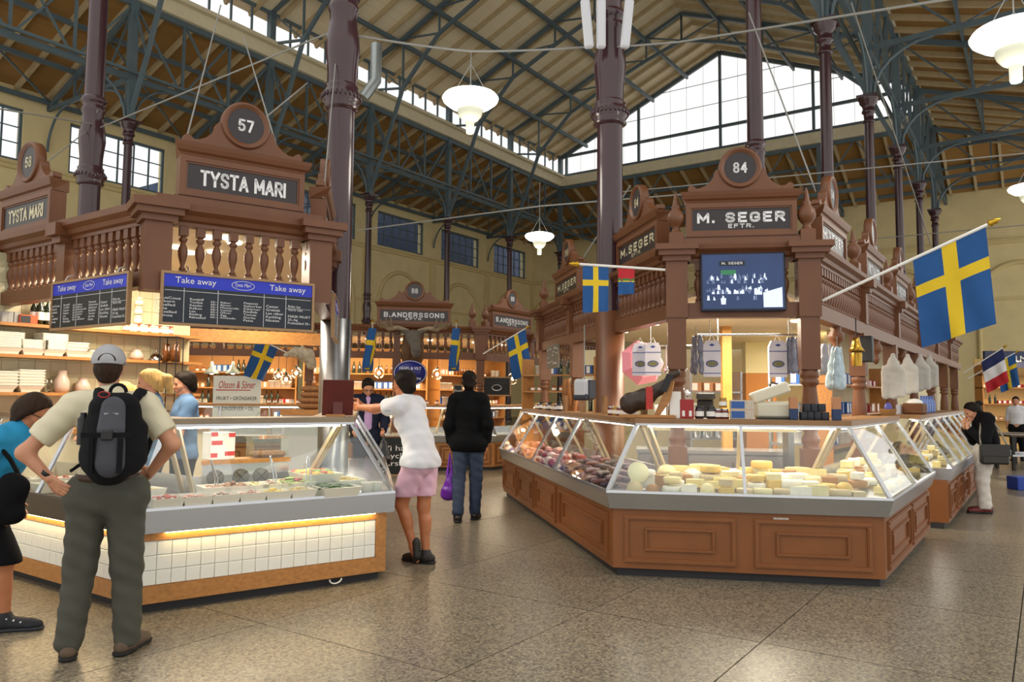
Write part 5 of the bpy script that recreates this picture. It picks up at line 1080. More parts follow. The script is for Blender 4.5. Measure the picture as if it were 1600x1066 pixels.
L0 = U57.L(0); menu('Take away menu board turned to the left, beside the front menu board', U57, 0, L0-1.33, L0-.10, 2.03, 2.45, M_slate2)
menu('menu board seen almost edge-on right of the front menu board', U57, 2, .25, 1.3, 2.03, 2.43, M_slate)
# screen on the stall 84
p = (q1+q2)/2+U84.nrm(1)*-.13; t = thing('screen', 'flat screen showing an old shop photo under the M. SEGER sign', 'screen', (p.x, p.y, 2.31), U84.rz(1)); t.rotation_euler = (-.1, 0, U84.rz(1))
MB().cbox(-.385, .385, -.02, .04, 0, .56, .008).build('housing', mat('screen_housing', '14203A', .3), t)
sm = mat('screen_blue', '16284E', .15, var=.5, vscale=3, emit=.35, ecol=(.03, .07, .2)); sc = MB().bb(-.365, .365, -.024, -.018, .02, .54).build('display', sm, t)
sw = mat('screen_white', 'D0DAF0', .3, emit=.5, ecol=(.6, .7, .95)); m = MB(); rr = random.Random(3)
for k in range(95): m.k = rr.randrange(2); x = rr.uniform(-.33, .22); z = rr.choice([.1, .16, .18, .2, .26, .29, .31]); w_ = rr.uniform(.006, .016); m.add([(x-w_, -.0255-.00002*k, z), (x+w_, -.0255-.00002*k, z), (x+w_*.6, -.0255-.00002*k, z+rr.uniform(.015, .05)), (x-w_*.6, -.0255-.00002*k, z+rr.uniform(.015, .05))], [(0, 1, 2, 3)])
m.k = 0
m.add([(.18, -.0255, .03), (.35, -.0255, .03), (.35, -.0255, .22), (.18, -.0255, .17)], [(0, 1, 2, 3)]); m.add([(.1, -.0255, .15), (.17, -.0255, .15), (.17, -.0255, .22), (.1, -.0255, .21)], [(0, 1, 2, 3)])
m.add([(-.2, -.0255, .06), (-.16, -.0255, .06), (-.155, -.0255, .12), (-.205, -.0255, .12)], [(0, 1, 2, 3)]); im = m.build('screen_figures', [sw, mat('screen_grey', '5A6A90', .3, emit=.2, ecol=(.2, .27, .45))], sc); im['kind'] = 'stuff'
MB().bb(-.21, .02, -.029, -.0255, .435, .475).build('screen_sign', M_dark, sc); ob('lettering', sign_text('M. SEGER', .19, .025, M_white, .2, .030), sc, (-.095, 0, .455))
MB().bb(-.2, -.06, -.026, -.0255, .345, .39).build('screen_sign', mat('screen_green', '2E7A52', .3, emit=.2), sc)
# small board on the left side of stall 84
p = q1+AV.xy*4.55; p = p-U84.nrm(0)*.12; t = thing('price_board', 'grey price board hanging on the left side of the 84 canopy', 'board', (p.x, p.y, 1.93), U84.rz(0))
bd = MB().bb(-.36, .36, -.012, .012, 0, .36).build('panel', mat('board_grey', '6E685E', .5), t); m = MB(); rr = random.Random(5)
for k in range(16): x, z = rr.uniform(-.32, .28), rr.uniform(.03, .32); m.bb(x, x+.06, -.014, -.012, z, z+.014)
m.build('writing', M_white, bd)['kind'] = 'stuff'
# ---------------------------------------------------------------- goods and fittings
RG = random.Random(11)
def put(name, me, loc, rz, label, cat, group=None): o = ob(name, me, None, loc, rz); return tag(o, label, cat, group, 'thing')
# ---- cheese, sausages and meat in the cases
CH = {}
def cheese_mesh(kind, ci):
    k = (kind, ci)
    if k in CH: return CH[k]
    cols = [('E7D9A4', 'pale yellow'), ('DDB75A', 'golden yellow'), ('EDE8D6', 'white'), ('A9793F', 'brown rinded'), ('C9B58A', 'beige')]
    m1 = mat('cheese_%d' % ci, cols[ci][0], .55, var=.08, vscale=25, bump=.15, bscale=60); m2 = mat('cheese_inside', 'EAD892', .5, var=.05, vscale=40, bump=.2, bscale=80)
    b = MB()
    if kind == 'wheel': b.lathe([(.0, 0), (.066, 0), (.074, .008), (.074, .042), (.066, .05), (0, .05)], 18, cap=False)
    elif kind == 'half': b.k = 1; b.prism([(.08*math.cos(a), .08*math.sin(a)) for a in [i*math.pi/10 for i in range(11)]], 0, .06)
    elif kind == 'wedge': b.k = 1; b.prism([(-.07, -.05), (.07, -.05), (.05, .06)], 0, .065); b.k = 0; b.bb(-.072, .072, -.056, -.05, 0, .067)
    elif kind == 'block': b.cbox(-.06, .06, -.045, .045, 0, .06, .006)
    elif kind == 'log': b.lathe([(.0, -.085), (.025, -.083), (.03, -.07), (.03, .07), (.025, .083), (0, .085)], 12, (0, 0, .03), Matrix.Rotation(math.pi/2, 3, 'Y'), False)
    elif kind == 'dome': b.lathe([(.06, 0), (.062, .02), (.052, .045), (.03, .062), (0, .068)], 16)
    CH[k] = b.mesh('cheese', [m1, m2]); return CH[k]
CN = ['pale yellow', 'golden', 'white', 'brown rinded', 'beige']; KN = {'wheel': 'round cheese', 'half': 'cut half cheese', 'wedge': 'cheese wedge', 'block': 'cheese block', 'log': 'cheese log', 'dome': 'domed cheese'}
def cheese_rows(run, i, t0, t1, where, rows, step, first='left'):
    for r, y in enumerate(rows):
        n = int(run.L(i)*(t1-t0)/step); nm_ = ['front', 'second', 'third', 'back'][r]
        for k in range(n):
            kd = RG.choice(['wheel', 'wheel', 'half', 'wedge', 'block', 'block', 'log', 'dome']); ci = RG.choice([0, 0, 1, 2, 2, 3, 4]); t_ = t0+(t1-t0)*(k+.5+RG.uniform(-.12, .12))/n
            z = .702+.028*r; s = RG.uniform(.85, 1.15)+.12*r
            o = put('cheese', cheese_mesh(kd, ci), run.at(i, t_, y+RG.uniform(-.01, .01), z), run.rz(i)+RG.uniform(-.5, .5), '%s %s, %s from %s, %s row, %s' % (CN[ci], KN[kd], ORD[k], first, nm_, where), 'cheese', 'cheeses in the counters'); o.scale = (s, s, s*RG.uniform(.9, 1.3))
            if RG.random() < .4 and kd in ('wheel', 'block'):
                kd2 = RG.choice(['wheel', 'block']); ci2 = RG.choice([0, 1, 2, 4]); o2 = put('cheese', cheese_mesh(kd2, ci2), run.at(i, t_, y, z+.062*s*1.1), run.rz(i)+RG.uniform(-.3, .3), '%s %s on top of the %s cheese, %s row, %s' % (CN[ci2], KN[kd2], ORD[k], nm_, where), 'cheese', 'cheeses in the counters'); o2.scale = (s*.9, s*.9, s*.9)
cheese_rows(R84, 1, .03, .97, 'front cheese counter', (.06, .22, .38, .54), .148)
cheese_rows(R84, 2, .08, .92, 'right side counter', (.08, .28, .48), .17)
cheese_rows(RF, 0, .02, .6, 'far right counter', (.1, .35), .2)
M_meat = [mat('meat_%d' % k, c, .35, var=.2, vscale=30, coat=.3) for k, c in enumerate(('A8433C', 'C77A6E', 'D9A192', '7E2E2A', 'E0C4B4'))]; MNM = ['red', 'pink', 'pale pink', 'dark red', 'creamy']
M_saus = [mat('sausage_%d' % k, c, .4, var=.3, vscale=25) for k, c in enumerate(('4A3A46', '5E4652', '6E3A34', '7A5A60'))]; SNM = ['dark', 'greyish purple', 'reddish brown', 'mauve']
sm_ = [MB().tube([(-.1+.02*k, .02*math.sin(k*.5), .028) for k in range(11)], [.008, .022]+[.027]*7+[.022, .008], 9).mesh('sausage', m_) for m_ in M_saus]
mm_ = [MB().cbox(-.06, .06, -.045, .045, 0, .04, .014).mesh('meat', m_) for m_ in M_meat]; mm2 = [MB().ell((0, 0, .035), (.075, .05, .04), 12, 8).mesh('meat', m_) for m_ in M_meat]
for r, y in enumerate((.06, .19, .32, .45)):
    for k in range(10):
        c = RG.randrange(4); t_ = s0+.02+(1-s0-.05)*(k+.5)/10
        o = put('sausage', sm_[c], R84.at(0, t_, y, .702+.03*r), R84.rz(0)+RG.uniform(.6, 2.2), '%s sausage, %s from far end, %s row of the sausage counter' % (SNM[c], ORD[k], ['front', 'second', 'third', 'back'][r]), 'sausage', 'sausages in the left counter'); o.scale = (RG.uniform(.8, 1.2),)*3
        if r < 3 and k % 2: c2 = RG.randrange(4); put('sausage', sm_[c2], R84.at(0, t_, y+.05, .755+.03*r), R84.rz(0)+RG.uniform(.2, 2.8), '%s sausage lying on the %s one, %s row, sausage counter' % (SNM[c2], ORD[k], ['front', 'second', 'third', 'back'][r]), 'sausage', 'sausages in the left counter')
for r, y in enumerate((.05, .2, .36)):
    for k in range(15):
        c = RG.randrange(5); t_ = .02+(s0-.04)*(k+.5)/15; two = RG.random() < .45
        o = put('meat', (mm2 if two else mm_)[c], R84.at(0, t_, y, .702+.03*r), R84.rz(0)+RG.uniform(-.4, .4), '%s %s, %s from far end, %s row of the meat counter' % (MNM[c], 'piece of ham' if two else 'pack of sliced meat', ORD[k], ['front', 'second', 'back'][r]), 'meat', 'meats in the left counter'); o.scale = (RG.uniform(.9, 1.4),)*3
M_lime = mat('plate_pale', 'EFE6B8', .4)  # one even pale yellow
o = MB().lathe([(0, -.008), (.09, -.008), (.092, 0), (.09, .008), (0, .008)], 24, cap=False).build('price_disc', M_lime); o.matrix_world = Matrix.Translation(R84.at(1, .07, .1, .86)) @ Matrix.Rotation(1.2, 4, 'X'); tag(o, 'round pale disc standing at the left end of the cheese counter', 'disc')
# ---- things on the shelf of stall 84
SZ = 1.315
def onshelf(px, i=1, y=.45, run=None, z=SZ): run = run or R84; return run.at(i, onrun(run, i, y, px, z), y, z)
def jar_mesh(r, h, body, lid, lidc=None):
    m = MB(); m.k = 0; m.lathe([(0, 0), (r*.9, 0), (r, .006), (r, h*.72), (r*.8, h*.82), (r*.8, h*.84)], 14, cap=False); m.k = 1; m.lathe([(r*.86, h*.84), (r*.88, h*.86), (r*.88, h), (0, h)], 14, cap=False)
    m.k = 2; m.lathe([(r*1.01, h*.2), (r*1.01, h*.6)], 14, cap=False); return m.mesh('jar', [body, lid, M_paper])
J_dark = jar_mesh(.04, .11, mat('jam_dark', '1E1420', .15, coat=.5), M_dark); J_amber = jar_mesh(.035, .09, mat('mustard', 'A87A2A', .2, coat=.5), mat('lid_gold', 'B89A4A', .3, .6)); J_red = jar_mesh(.035, .09, mat('jam_red', '6A1A1E', .15, coat=.5), M_steel)
for k, (px, me, z) in enumerate(((1093, J_dark, 0), (1111, J_dark, 0), (1122, J_red, 0), (1133, J_red, 0), (1130, J_amber, .1))):
    p = onshelf(px); p.z += z; put('jar', me, p, 0, '%s jar in the dark group right of the red box on the shelf' % (['first', 'second', 'third', 'fourth'][k] if k < 4 else 'uppermost stacked'), 'jar', 'jars on the shelf of stall 84')
def boxm(w, d, h, m, m2=None):
    b = MB(); b.cbox(-w/2, w/2, -d/2, d/2, 0, h, .003)
    if m2: b.k = 1; b.bb(-w/2+.006, w*.1, -d/2-.0015, -d/2, h*.12, h*.88)
    return b.mesh('box', [m, m2 or m])
M_red = mat('box_red', '9E1C22', .4); M_bx = mat('box_blue', '2A5AA0', .4); M_cd = mat('card', 'B9825A', .6)
b = put('box', boxm(.1, .08, .24, M_paper), onshelf(1055), R84.rz(1), 'tall white box beside the cured ham on the shelf', 'box')
b = put('box', boxm(.12, .09, .17, M_red), onshelf(1073), R84.rz(1), 'dark red box on the shelf in front of the left turned post', 'box')
for q in (-.03, .03): MB().bb(q-.012, q+.012, -.047, -.045, .02, .07).build('label_print', M_paper, b)
for z, w in ((0, 'lower'), (.085, 'upper')): p = onshelf(1159); p.z += z; put('box', boxm(.2, .1, .082, mat('box_beige', 'C2B8A8', .5, var=.15, vscale=30), M_bx), p, R84.rz(1), '%s of two blue and beige crispbread boxes on the shelf' % w, 'box')
# slicing machine
p = onshelf(1207, y=.62); t = thing('slicing_machine', 'cream slicing machine with open lid on the shelf under the screen', 'machine', p, R84.rz(1)); M_mach = mat('machine_cream', 'D8D2BC', .35, var=.04)
MB().cbox(-.17, .17, -.1, .1, 0, .16, .03).build('body', M_mach, t); MB(Matrix.Translation((0, 0, .17)) @ Matrix.Rotation(-.35, 4, 'Y')).cbox(-.17, .17, -.1, .1, .02, .12, .015).build('lid', M_mach, t); MB().tube([(-.02, -.02, .29), (-.01, -.02, .33), (.06, -.02, .31), (.06, -.02, .27)], .008, 6).build('handle', M_dark, t); MB().bb(-.15, .15, -.16, -.1, 0, .015).build('tray', M_dark, t)
can = MB().lathe([(0, 0), (.04, 0), (.041, .004), (.041, .066), (.04, .07), (0, .07)], 14, cap=False).mesh('tin', mat('tin_dark', '23262E', .3, .3, var=.3, vscale=40))
for k, px in enumerate((1256, 1266, 1277, 1288, 1261, 1272, 1283)):
    p = onshelf(px); p.z += .072*(k > 3); put('tin', can, p, k, '%s dark tin from the left in the %s layer before the right turned post' % (ORD[k % 4], 'lower' if k < 4 else 'upper'), 'tin', 'tins on the shelf of stall 84')
for px, w in ((1240, 'left'), (1307, 'right')):
    t = thing('bottle_pack', 'orange and blue packet %s of the dark tins' % w, 'packet', onshelf(px), R84.rz(1)); MB().cbox(-.035, .035, -.03, .03, 0, .2, .004).build('carton', M_cd, t); MB().cbox(-.036, .036, -.031, .031, .0, .1, .004).build('label_band', mat('label_navy', '16335E', .4, var=.3, vscale=30), t)
# cured ham on its stand
p = onshelf(1012, i=1, y=.42); t = thing('cured_ham', 'whole dark cured ham leg clamped on a wooden stand on the shelf', 'ham', p, R84.rz(1)-.15)
MB().cbox(-.25, .25, -.08, .08, 0, .03, .006).build('stand_base', M_oak, t); MB().prism([(-.02, 0), (.03, 0), (.12, .12), (.16, .3), (.12, .3), (.05, .16)], -.02, .02, Matrix.Rotation(math.pi/2, 3, 'X'), (.08, 0, .03)).build('stand_arm', M_oak, t)
ob('ham', np_mesh('ham', [(0, sdf([P((-.16, 0, .13), (-.04, 0, .17), .095, .085), P((-.04, 0, .17), (.1, 0, .26), .085, .05), P((.1, 0, .26), (.22, 0, .38), .045, .022), P((.22, 0, .38), (.27, 0, .41), .024, .03)], .009, .04, wob=.003))], [mat('ham_dark', '3A2A20', .4, var=.35, vscale=16)]), t)
MB().bb(-.0, .06, -.1, -.085, .08, .28).build('red_label', mat('tag_red', 'B8281E', .4, var=.3, vscale=30), t); MB(Matrix.Translation((.15, -.08, .24)) @ Matrix.Rotation(.4, 4, 'Y')).bb(-.03, .03, -.01, .01, 0, .16).build('black_tag', M_dark, t)
# left side shelf: dividers, baguettes, jars, hanging scale
for k, (t_, lb) in enumerate(((.97, 'nearest the corner'), (.73, 'in the middle'), (.56, 'beside the baguettes'), (.4, 'farthest from the corner'))):
    o = MB(Matrix.Translation(R84.at(0, t_, .45, SZ)) @ Matrix.Rotation(R84.rz(0), 4, 'Z')).bb(-.04, .04, -.02, .02, 0, .2).build('shelf_divider', M_shelf); tag(o, 'upright wooden divider on the left shelf of stall 84, %s' % lb, 'divider')
for k in range(9): put('jar', [J_amber, J_red, J_dark][k % 3], R84.at(0, .1+.034*k, .4, SZ), 0, '%s jar from the far end on the left shelf of stall 84' % ORD[k], 'jar', 'jars on the left shelf')
for k in range(6): put('jar', [J_red, J_amber][k % 2], R84.at(0, .79+.028*k, .42, SZ), 0, '%s jar between the wooden dividers near the ham' % ORD[k], 'jar', 'jars near the ham')
bag_m = MB().tube([(0, 0, 0), (.01, 0, .15), (0, .01, .3), (-.01, 0, .42)], [.025, .033, .033, .02], 8).mesh('baguette', mat('crust', '9A6432', .6, var=.25, vscale=20))
for k in range(8): o = put('baguette', bag_m, R84.at(0, .30+.013*k, .55+.04*(k % 2), SZ), k, '%s upright baguette of the bunch behind the left shelf' % ORD[k], 'bread', 'baguettes by the left shelf'); o.rotation_euler = (RG.uniform(-.15, .15), RG.uniform(-.1, .25), k)
t = thing('hanging_scale', 'grey and white electronic scale hanging left of the thick column', 'scale', at(913, 612, 8.7), R84.rz(0)+.5); M_sc = mat('scale_white', 'C8CCD4', .35)
MB().cbox(-.11, .11, -.08, .06, -.08, .14, .03).build('housing', M_sc, t); MB().cbox(-.112, .112, -.082, .062, -.1, -.02, .02).build('dark_base', mat('scale_dark', '2A3240', .35), t); MB().tube([(0, 0, .14), (0, 0, .75)], .008, 5).build('rod', M_cord, t); MB().cbox(.09, .13, -.05, .06, -.08, .13, .01).build('side', MATS['scale_dark'], t)
# cured goods and bags hanging in the front
M_bagw = mat('paper_bag', 'D8D8E4', .6, var=.05); M_bagb = mat('bag_blue_print', '3A4C9A', .6); M_film = mat('film_bag', '6A6C80', .2, var=.5, vscale=14, bump=.6, bscale=20, coat=.5)
rl = thing('hanging_rail', 'steel rail hung under the screen with bags on it', 'rail', (0, 0, 0)); za = 2.13
ra, rb = at(1090, 512, 7.75), at(1252, 516, 7.6); ra.z = rb.z = za; MB().tube([ra, rb], .011, 8).build('rail', M_steel, rl)
for q in (.12, .88): p = ra+(rb-ra)*q; MB().tube([p, p+V3(0, 0, .3)], .005, 5).build('hanger', M_steel, rl)
def paper_bag(px, Y, label, top=za):
    p = at(px, 520, Y); p.z = top-.42; t = thing('paper_bag', label, 'bag', p, R84.rz(1)+RG.uniform(-.1, .1), 'printed paper bags hanging in stall 84')
    b = MB(); b.prism([(-.085, 0), (.085, 0), (.085, .3), (.06, .36), (-.06, .36), (-.085, .3)], -.035, .035, Matrix.Rotation(math.pi/2, 3, 'X')); b.build('bag', M_bagw, t)
    pm_ = MB(); pm_.bb(-.086, .086, -.0365, -.035, .03, .038).bb(-.086, .086, -.0365, -.035, .25, .258); pm_.add([(.06*math.cos(a), -.0368, .13+.035*math.sin(a)) for a in [k*math.tau/16 for k in range(16)]], [tuple(range(16))]); pm_.add([(-.03, -.0368, .315), (0, -.0368, .3), (.03, -.0368, .315), (0, -.0368, .33)], [(0, 1, 2, 3)]); pm_.build('print', M_bagb, t)
    MB().add([(.05*math.cos(a), -.0372, .13+.026*math.sin(a)) for a in [k*math.tau/16 for k in range(16)]], [tuple(range(16))]).build('picture', mat('print_olive', '7A7A52', .6, var=.4, vscale=60), t); MB().tube([(-.03, 0, .36), (0, 0, .42), (.03, 0, .36)], .004, 5).build('handle', M_paper, t)
paper_bag(1112, 7.7, 'white and blue printed bag hanging left under the screen'); paper_bag(1214, 7.65, 'white and blue printed bag hanging right under the screen')
paper_bag(1000, 8.6, 'white printed bag hanging before the pink parasol', 2.16); paper_bag(1020, 8.5, 'narrow printed bag right before the pink parasol', 2.16)
def film_bundle(px, py, Y, h, w, label, m=M_film):
    p = at(px, py, Y); t = thing('film_bag', label, 'bag', p, RG.uniform(0, 3), 'clear bags hanging in stall 84')
    for k in range(3):
        a = k*2.1; ob('film_bag_piece', np_mesh('fb', [(0, sdf([P((.04*math.cos(a), .04*math.sin(a), 0), (.05*math.cos(a)*1.4, .05*math.sin(a), -h), .03, w, fx=(math.sin(a), math.cos(a), 0), fl=.35)], .012, .03, wob=.006))], [m]), t)
    MB().tube([(0, 0, 0), (0, 0, .12)], .004, 4).build('string', M_cord, t)
film_bundle(1088, 528, 7.7, .32, .05, 'clear bag of dark dried fish hanging left of the printed bag'); film_bundle(1238, 530, 7.6, .3, .05, 'clear bag of dark dried fish hanging right of the printed bag')
film_bundle(1308, 545, 7.6, .34, .07, 'light blue printed plastic bag hanging right of the turned post', mat('film_pale', 'A8BCC8', .3, var=.3, vscale=20, bump=.5, bscale=20)); film_bundle(1290, 540, 7.9, .25, .06, 'grey plastic bag hanging just right of the turned post', mat('film_grey', '9A9AA2', .25, bump=.6, bscale=20))
t = thing('parasol', 'pink faceted paper parasol hanging at the left of the stall 84', 'parasol', at(1008, 565, 8.9), 0); R_ = Matrix.Rotation(1.45, 3, 'X') @ Matrix.Rotation(.2, 3, 'Y')
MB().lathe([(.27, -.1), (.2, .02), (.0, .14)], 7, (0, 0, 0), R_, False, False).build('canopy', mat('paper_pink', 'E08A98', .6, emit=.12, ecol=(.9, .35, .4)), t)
for k, (px, m_) in enumerate(((1395, '1st'), (1418, '2nd'), (1438, '3rd'), (1452, '4th'))):
    p = at(px, 560, 9.2+k*1.1); o = ob('plastic_bag', np_mesh('ap', [(0, sdf([P((0, 0, .03), (0, 0, -.1), .03, .09, fx=(0, 1, 0), fl=.3), P((-.07, 0, -.14), (-.085, 0, -.44), .06, .05, fx=(0, 1, 0), fl=.35), P((.07, 0, -.14), (.08, 0, -.42), .06, .05, fx=(0, 1, 0), fl=.35), P((0, 0, -.14), (0, 0, -.43), .07, .06, fx=(0, 1, 0), fl=.3)], .012, .02, wob=.004))], [mat('plastic_white', 'BDBBB4', .85, var=.1, vscale=8, bump=.3, bscale=12)]), None, p, -.45); tag(o, 'white printed cloth hanging under the right side of the 84 canopy, %s' % ORD[k], 'cloth', 'white cloths hung along the right side')  # a row of hanging white plastic bags
t = thing('bell', 'brass bell hanging under the right side of the 84 canopy', 'bell', at(1338, 542, 8.0)); M_br = mat('brass', 'B8903A', .25, 1)
MB().lathe([(.0, .1), (.03, .095), (.04, .05), (.05, .0), (.085, -.05), (.07, -.05)], 18, cap=False).build('cup', M_br, t); MB().lathe([(.05, -.2), (.055, -.08), (.05, -.06)], 16).build('lower_pot', M_br, t); MB().tube([(0, 0, .1), (0, 0, .3)], .006, 5).build('hanger', M_dark, t)
p = q2+BV2*2.2-U84.nrm(2)*.1; o = MB(Matrix.Translation((p.x, p.y, 1.93)) @ Matrix.Rotation(U84.rz(2), 4, 'Z')).cbox(-.07, .07, -.08, .06, 0, .3, .01).build('loudspeaker', M_dark); tag(o, 'black loudspeaker box on the second right post of stall 84', 'speaker')
# basket, bottles and napkins on the right shelf
p = onshelf(1388, i=2, y=.42); t = thing('bread_basket', 'small wicker basket on the right shelf of stall 84', 'basket', p); MB().lathe([(0, 0), (.075, 0), (.09, .07), (.095, .075), (.085, .07), (.07, .01), (0, .01)], 16, cap=False).build('weave', mat('wicker', 'A87C4A', .7, bump=.8, bscale=120), t); MB().ell((.0, 0, .08), (.05, .04, .07), 8, 6).build('contents', mat('bag_lilac', '4A4A9A', .4), t)
for k in range(3): put('box', boxm(.05, .05, .12, mat('napkin', 'A8A8B4', .5)), onshelf(1404+8*k, i=2, y=.45), R84.rz(2), '%s grey packet standing behind the wicker basket' % ORD[k], 'packet', 'packets behind the basket')
for k in range(5):
    p = RF.at(0, .25+.05*k, .42, SZ); put('bottle', MB().lathe([(0, 0), (.04, 0), (.042, .02), (.042, .15), (.016, .2), (.016, .24), (0, .24)], 12, cap=False).mesh('bottle', mat('bottle_blue', '5A74B8', .2, var=.3, vscale=30)), p, 0, '%s blue bottle from the left on the far counter in the right aisle' % ORD[k], 'bottle', 'blue bottles on the far shelf')
t = thing('basket', 'brown woven basket on the far counter in the right aisle', 'basket', RF.at(0, .13, .42, SZ), RF.rz(0)); MB().cbox(-.22, .22, -.12, .12, 0, .14, .02).build('weave', mat('wicker_dark', '6E4526', .7, bump=.8, bscale=90), t); MB().ell((0, 0, .14), (.19, .1, .06), 10, 6).build('contents', M_paper, t)
# ---- inside stall 84
M_par = mat('interior_cream', 'D8CBA4', .6, var=.05)
px_ = hall(bns[1], LR); t = thing('boxed_pillar', 'square pillar, orange below and cream above, in the middle of stall 84', 'pillar', (px_.x, px_.y, 0), U84.rz(1)); MB().bb(-.26, .26, -.26, .26, 0, 1.95).build('lower_casing', mat('pillar_orange', 'C08040', .6), t); MB().bb(-.26, .26, -.26, .26, 1.95, 2.5).build('upper_casing', mat('pillar_cream', 'E4DDB4', .6), t)
t = thing('wooden_mullion', 'pale wooden post inside the 84 stall left of the orange pillar', 'post', at(1135, 600, 10.8)); t.location.z = 0; MB().bb(-.065, .065, -.05, .05, 0, 2.5).build('post', mat('pine', 'D09A4A', .5, var=.12), t)
wp = struct(MB(frame(at(890, 600, 16.6), at(1275, 600, 15.4))).bb(0, 5.4, 0, .08, 0, 2.5).build('wall_stall', M_par))
wr = struct(MB(frame(at(1300, 600, 11.2), at(1500, 600, 19))).bb(0, 8, 0, .06, 0, 2.5).build('wall_stall', M_par))
def rack(label, p, q, D, zs, m=M_oak, top=2.3, sides=True):
    L = (Vector(q)-Vector(p)).length; t = thing('shelf_rack', label, 'shelf', (p[0], p[1], 0), heading(p, q))
    for z in zs: MB().bb(0, L, 0, D, z-.025, z).build('board', m, t)
    if sides:
        for x in (0, L-.03): MB().bb(x, x+.03, 0, D, 0, top).build('side', m, t)
    return t
pot = MB().lathe([(0, 0), (.08, 0), (.085, .02), (.085, .14), (.09, .145), (.08, .14), (0, .13)], 14, cap=False).mesh('pot', M_steel); tub = MB().lathe([(0, 0), (.07, 0), (.08, .15), (.085, .15), (.085, .165), (0, .165)], 14, cap=False).mesh('tub', M_paper)
box1 = boxm(.15, .12, .14, M_cd, M_paper); box2 = boxm(.12, .1, .16, M_bx, M_paper); box3 = boxm(.14, .1, .1, M_red, M_paper); bott = MB().lathe([(0, 0), (.036, 0), (.038, .01), (.038, .17), (.014, .22), (.014, .28), (0, .28)], 12, cap=False).mesh('bottle', mat('bottle_green', '1E2A1A', .12, coat=.5)); bott2 = MB().lathe([(0, 0), (.03, 0), (.03, .13), (.012, .17), (.012, .2), (0, .2)], 12, cap=False).mesh('bottle', mat('bottle_amber', '6A3A12', .12, coat=.5))
jl = jar_mesh(.04, .1, mat('jar_orange', 'B06A28', .2, coat=.4), mat('lid_red', '8A2A22', .4)); jw = jar_mesh(.04, .09, mat('jar_cream', 'D8C89A', .3), mat('lid_white', 'D8D4C8', .4))
KIT = {'pot': (pot, 'steel pot'), 'tub': (tub, 'white tub'), 'carton': (box1, 'brown carton'), 'packet': (box2, 'blue and white packet'), 'tin_box': (box3, 'red and white box'), 'bottle': (bott, 'dark green bottle'), 'oil_bottle': (bott2, 'amber bottle'), 'jar': (jl, 'orange jar with red lid'), 'honey_jar': (jw, 'cream jar with pale lid')}
ZW = ['lowest', 'second', 'third', 'fourth', 'top']
def fill(rk, p, q, D, zs, kinds, step, where, dens=.9):
    L = (Vector(q)-Vector(p)).length; a = heading(p, q); M = frame(p, q); n = int((L-.1)/step)
    for zi, z in enumerate(zs):
        kd = RG.choice(kinds); run_ = 0
        for k in range(n):
            if run_ <= 0: kd = RG.choice(kinds); run_ = RG.randint(2, 5)
            run_ -= 1
            if RG.random() > dens: continue
            me, nm_ = KIT[kd]; put(kd, me, M @ V3(.07+step*(k+.5)+RG.uniform(-.01, .01), D*.45+RG.uniform(-.03, .03), z), a+RG.uniform(-.2, .2), '%s, %s from the left, %s shelf, %s' % (nm_, ORD[k], ZW[zi], where), {'oil_bottle': 'bottle', 'honey_jar': 'jar', 'tin_box': 'box', 'carton': 'box', 'packet': 'box'}.get(kd, kd), '%s, %s shelf' % (where, ZW[zi]))
pa, pb2 = at(1078, 600, 11.6), at(1160, 600, 11.8); pa.z = pb2.z = 0
rk = rack('kitchen rack of pots behind the left printed bag in stall 84', pa, pb2, .35, (.9, 1.25, 1.6), M_steel, 1.9); fill(rk, pa, pb2, .35, (.9, 1.25, 1.6), ['pot', 'tub', 'carton'], .19, 'stall 84 kitchen rack')
pa, pb2 = at(1200, 600, 10.6), at(1262, 600, 10.4); pa.z = pb2.z = 0
rk = rack('rack of white tubs right of the orange pillar in stall 84', pa, pb2, .35, (.9, 1.3, 1.7), M_steel, 1.9); fill(rk, pa, pb2, .35, (.9, 1.3, 1.7), ['tub', 'pot', 'packet'], .18, 'orange pillar rack')
pa, pb2 = at(1300, 600, 9.6), at(1385, 600, 12.6); pa.z = pb2.z = 0
rk = rack('rack of cartons along the inside of the right turned posts', pa, pb2, .35, (.9, 1.3, 1.7), M_oak, 2.0); fill(rk, pa, pb2, .35, (.9, 1.3, 1.7), ['carton', 'tub', 'packet', 'tin_box'], .2, 'right post rack')
pa, pb2 = at(815, 600, 14.5), at(930, 600, 13.5); pa.z = pb2.z = 0
rk = rack('rack of packets at the far left of stall 84', pa, pb2, .35, (.9, 1.25, 1.6, 1.9), M_oak, 2.2); fill(rk, pa, pb2, .35, (.9, 1.25, 1.6, 1.9), ['carton', 'tub', 'packet', 'jar', 'bottle'], .16, 'far left rack')
t = thing('steel_worktop', 'steel kitchen worktop with cupboard doors behind the cheese counter', 'worktop', (U84.frame(1) @ V3(-.1, 1.9, 0)), U84.rz(1)); MB().bb(-.3, 1.5, 0, .6, .84, .88).build('top', M_steel, t); MB().bb(-.28, 1.48, .02, .58, .1, .84).build('carcass', M_steeld, t)
for q in range(3): d_ = MB().bb(-.27+.58*q, .29+.58*q, 0, .02, .12, .82).build('door', M_steel, t); MB().tube([(.24+.58*q, -.02, .6), (.24+.58*q, -.02, .75)], .008, 6).build('handle', M_chrome, d_)
for k in range(2): put('red_badge', MB().lathe([(0, 0), (.045, 0), (.045, .01), (0, .012)], 14, (0, 0, 0), Matrix.Rotation(math.pi/2, 3, 'X'), False).mesh('badge', M_red), px_+V3(-.07+.14*k, -.29, 1.38), 0, '%s red badge hanging on the orange pillar' % ('left' if k == 0 else 'right'), 'badge')

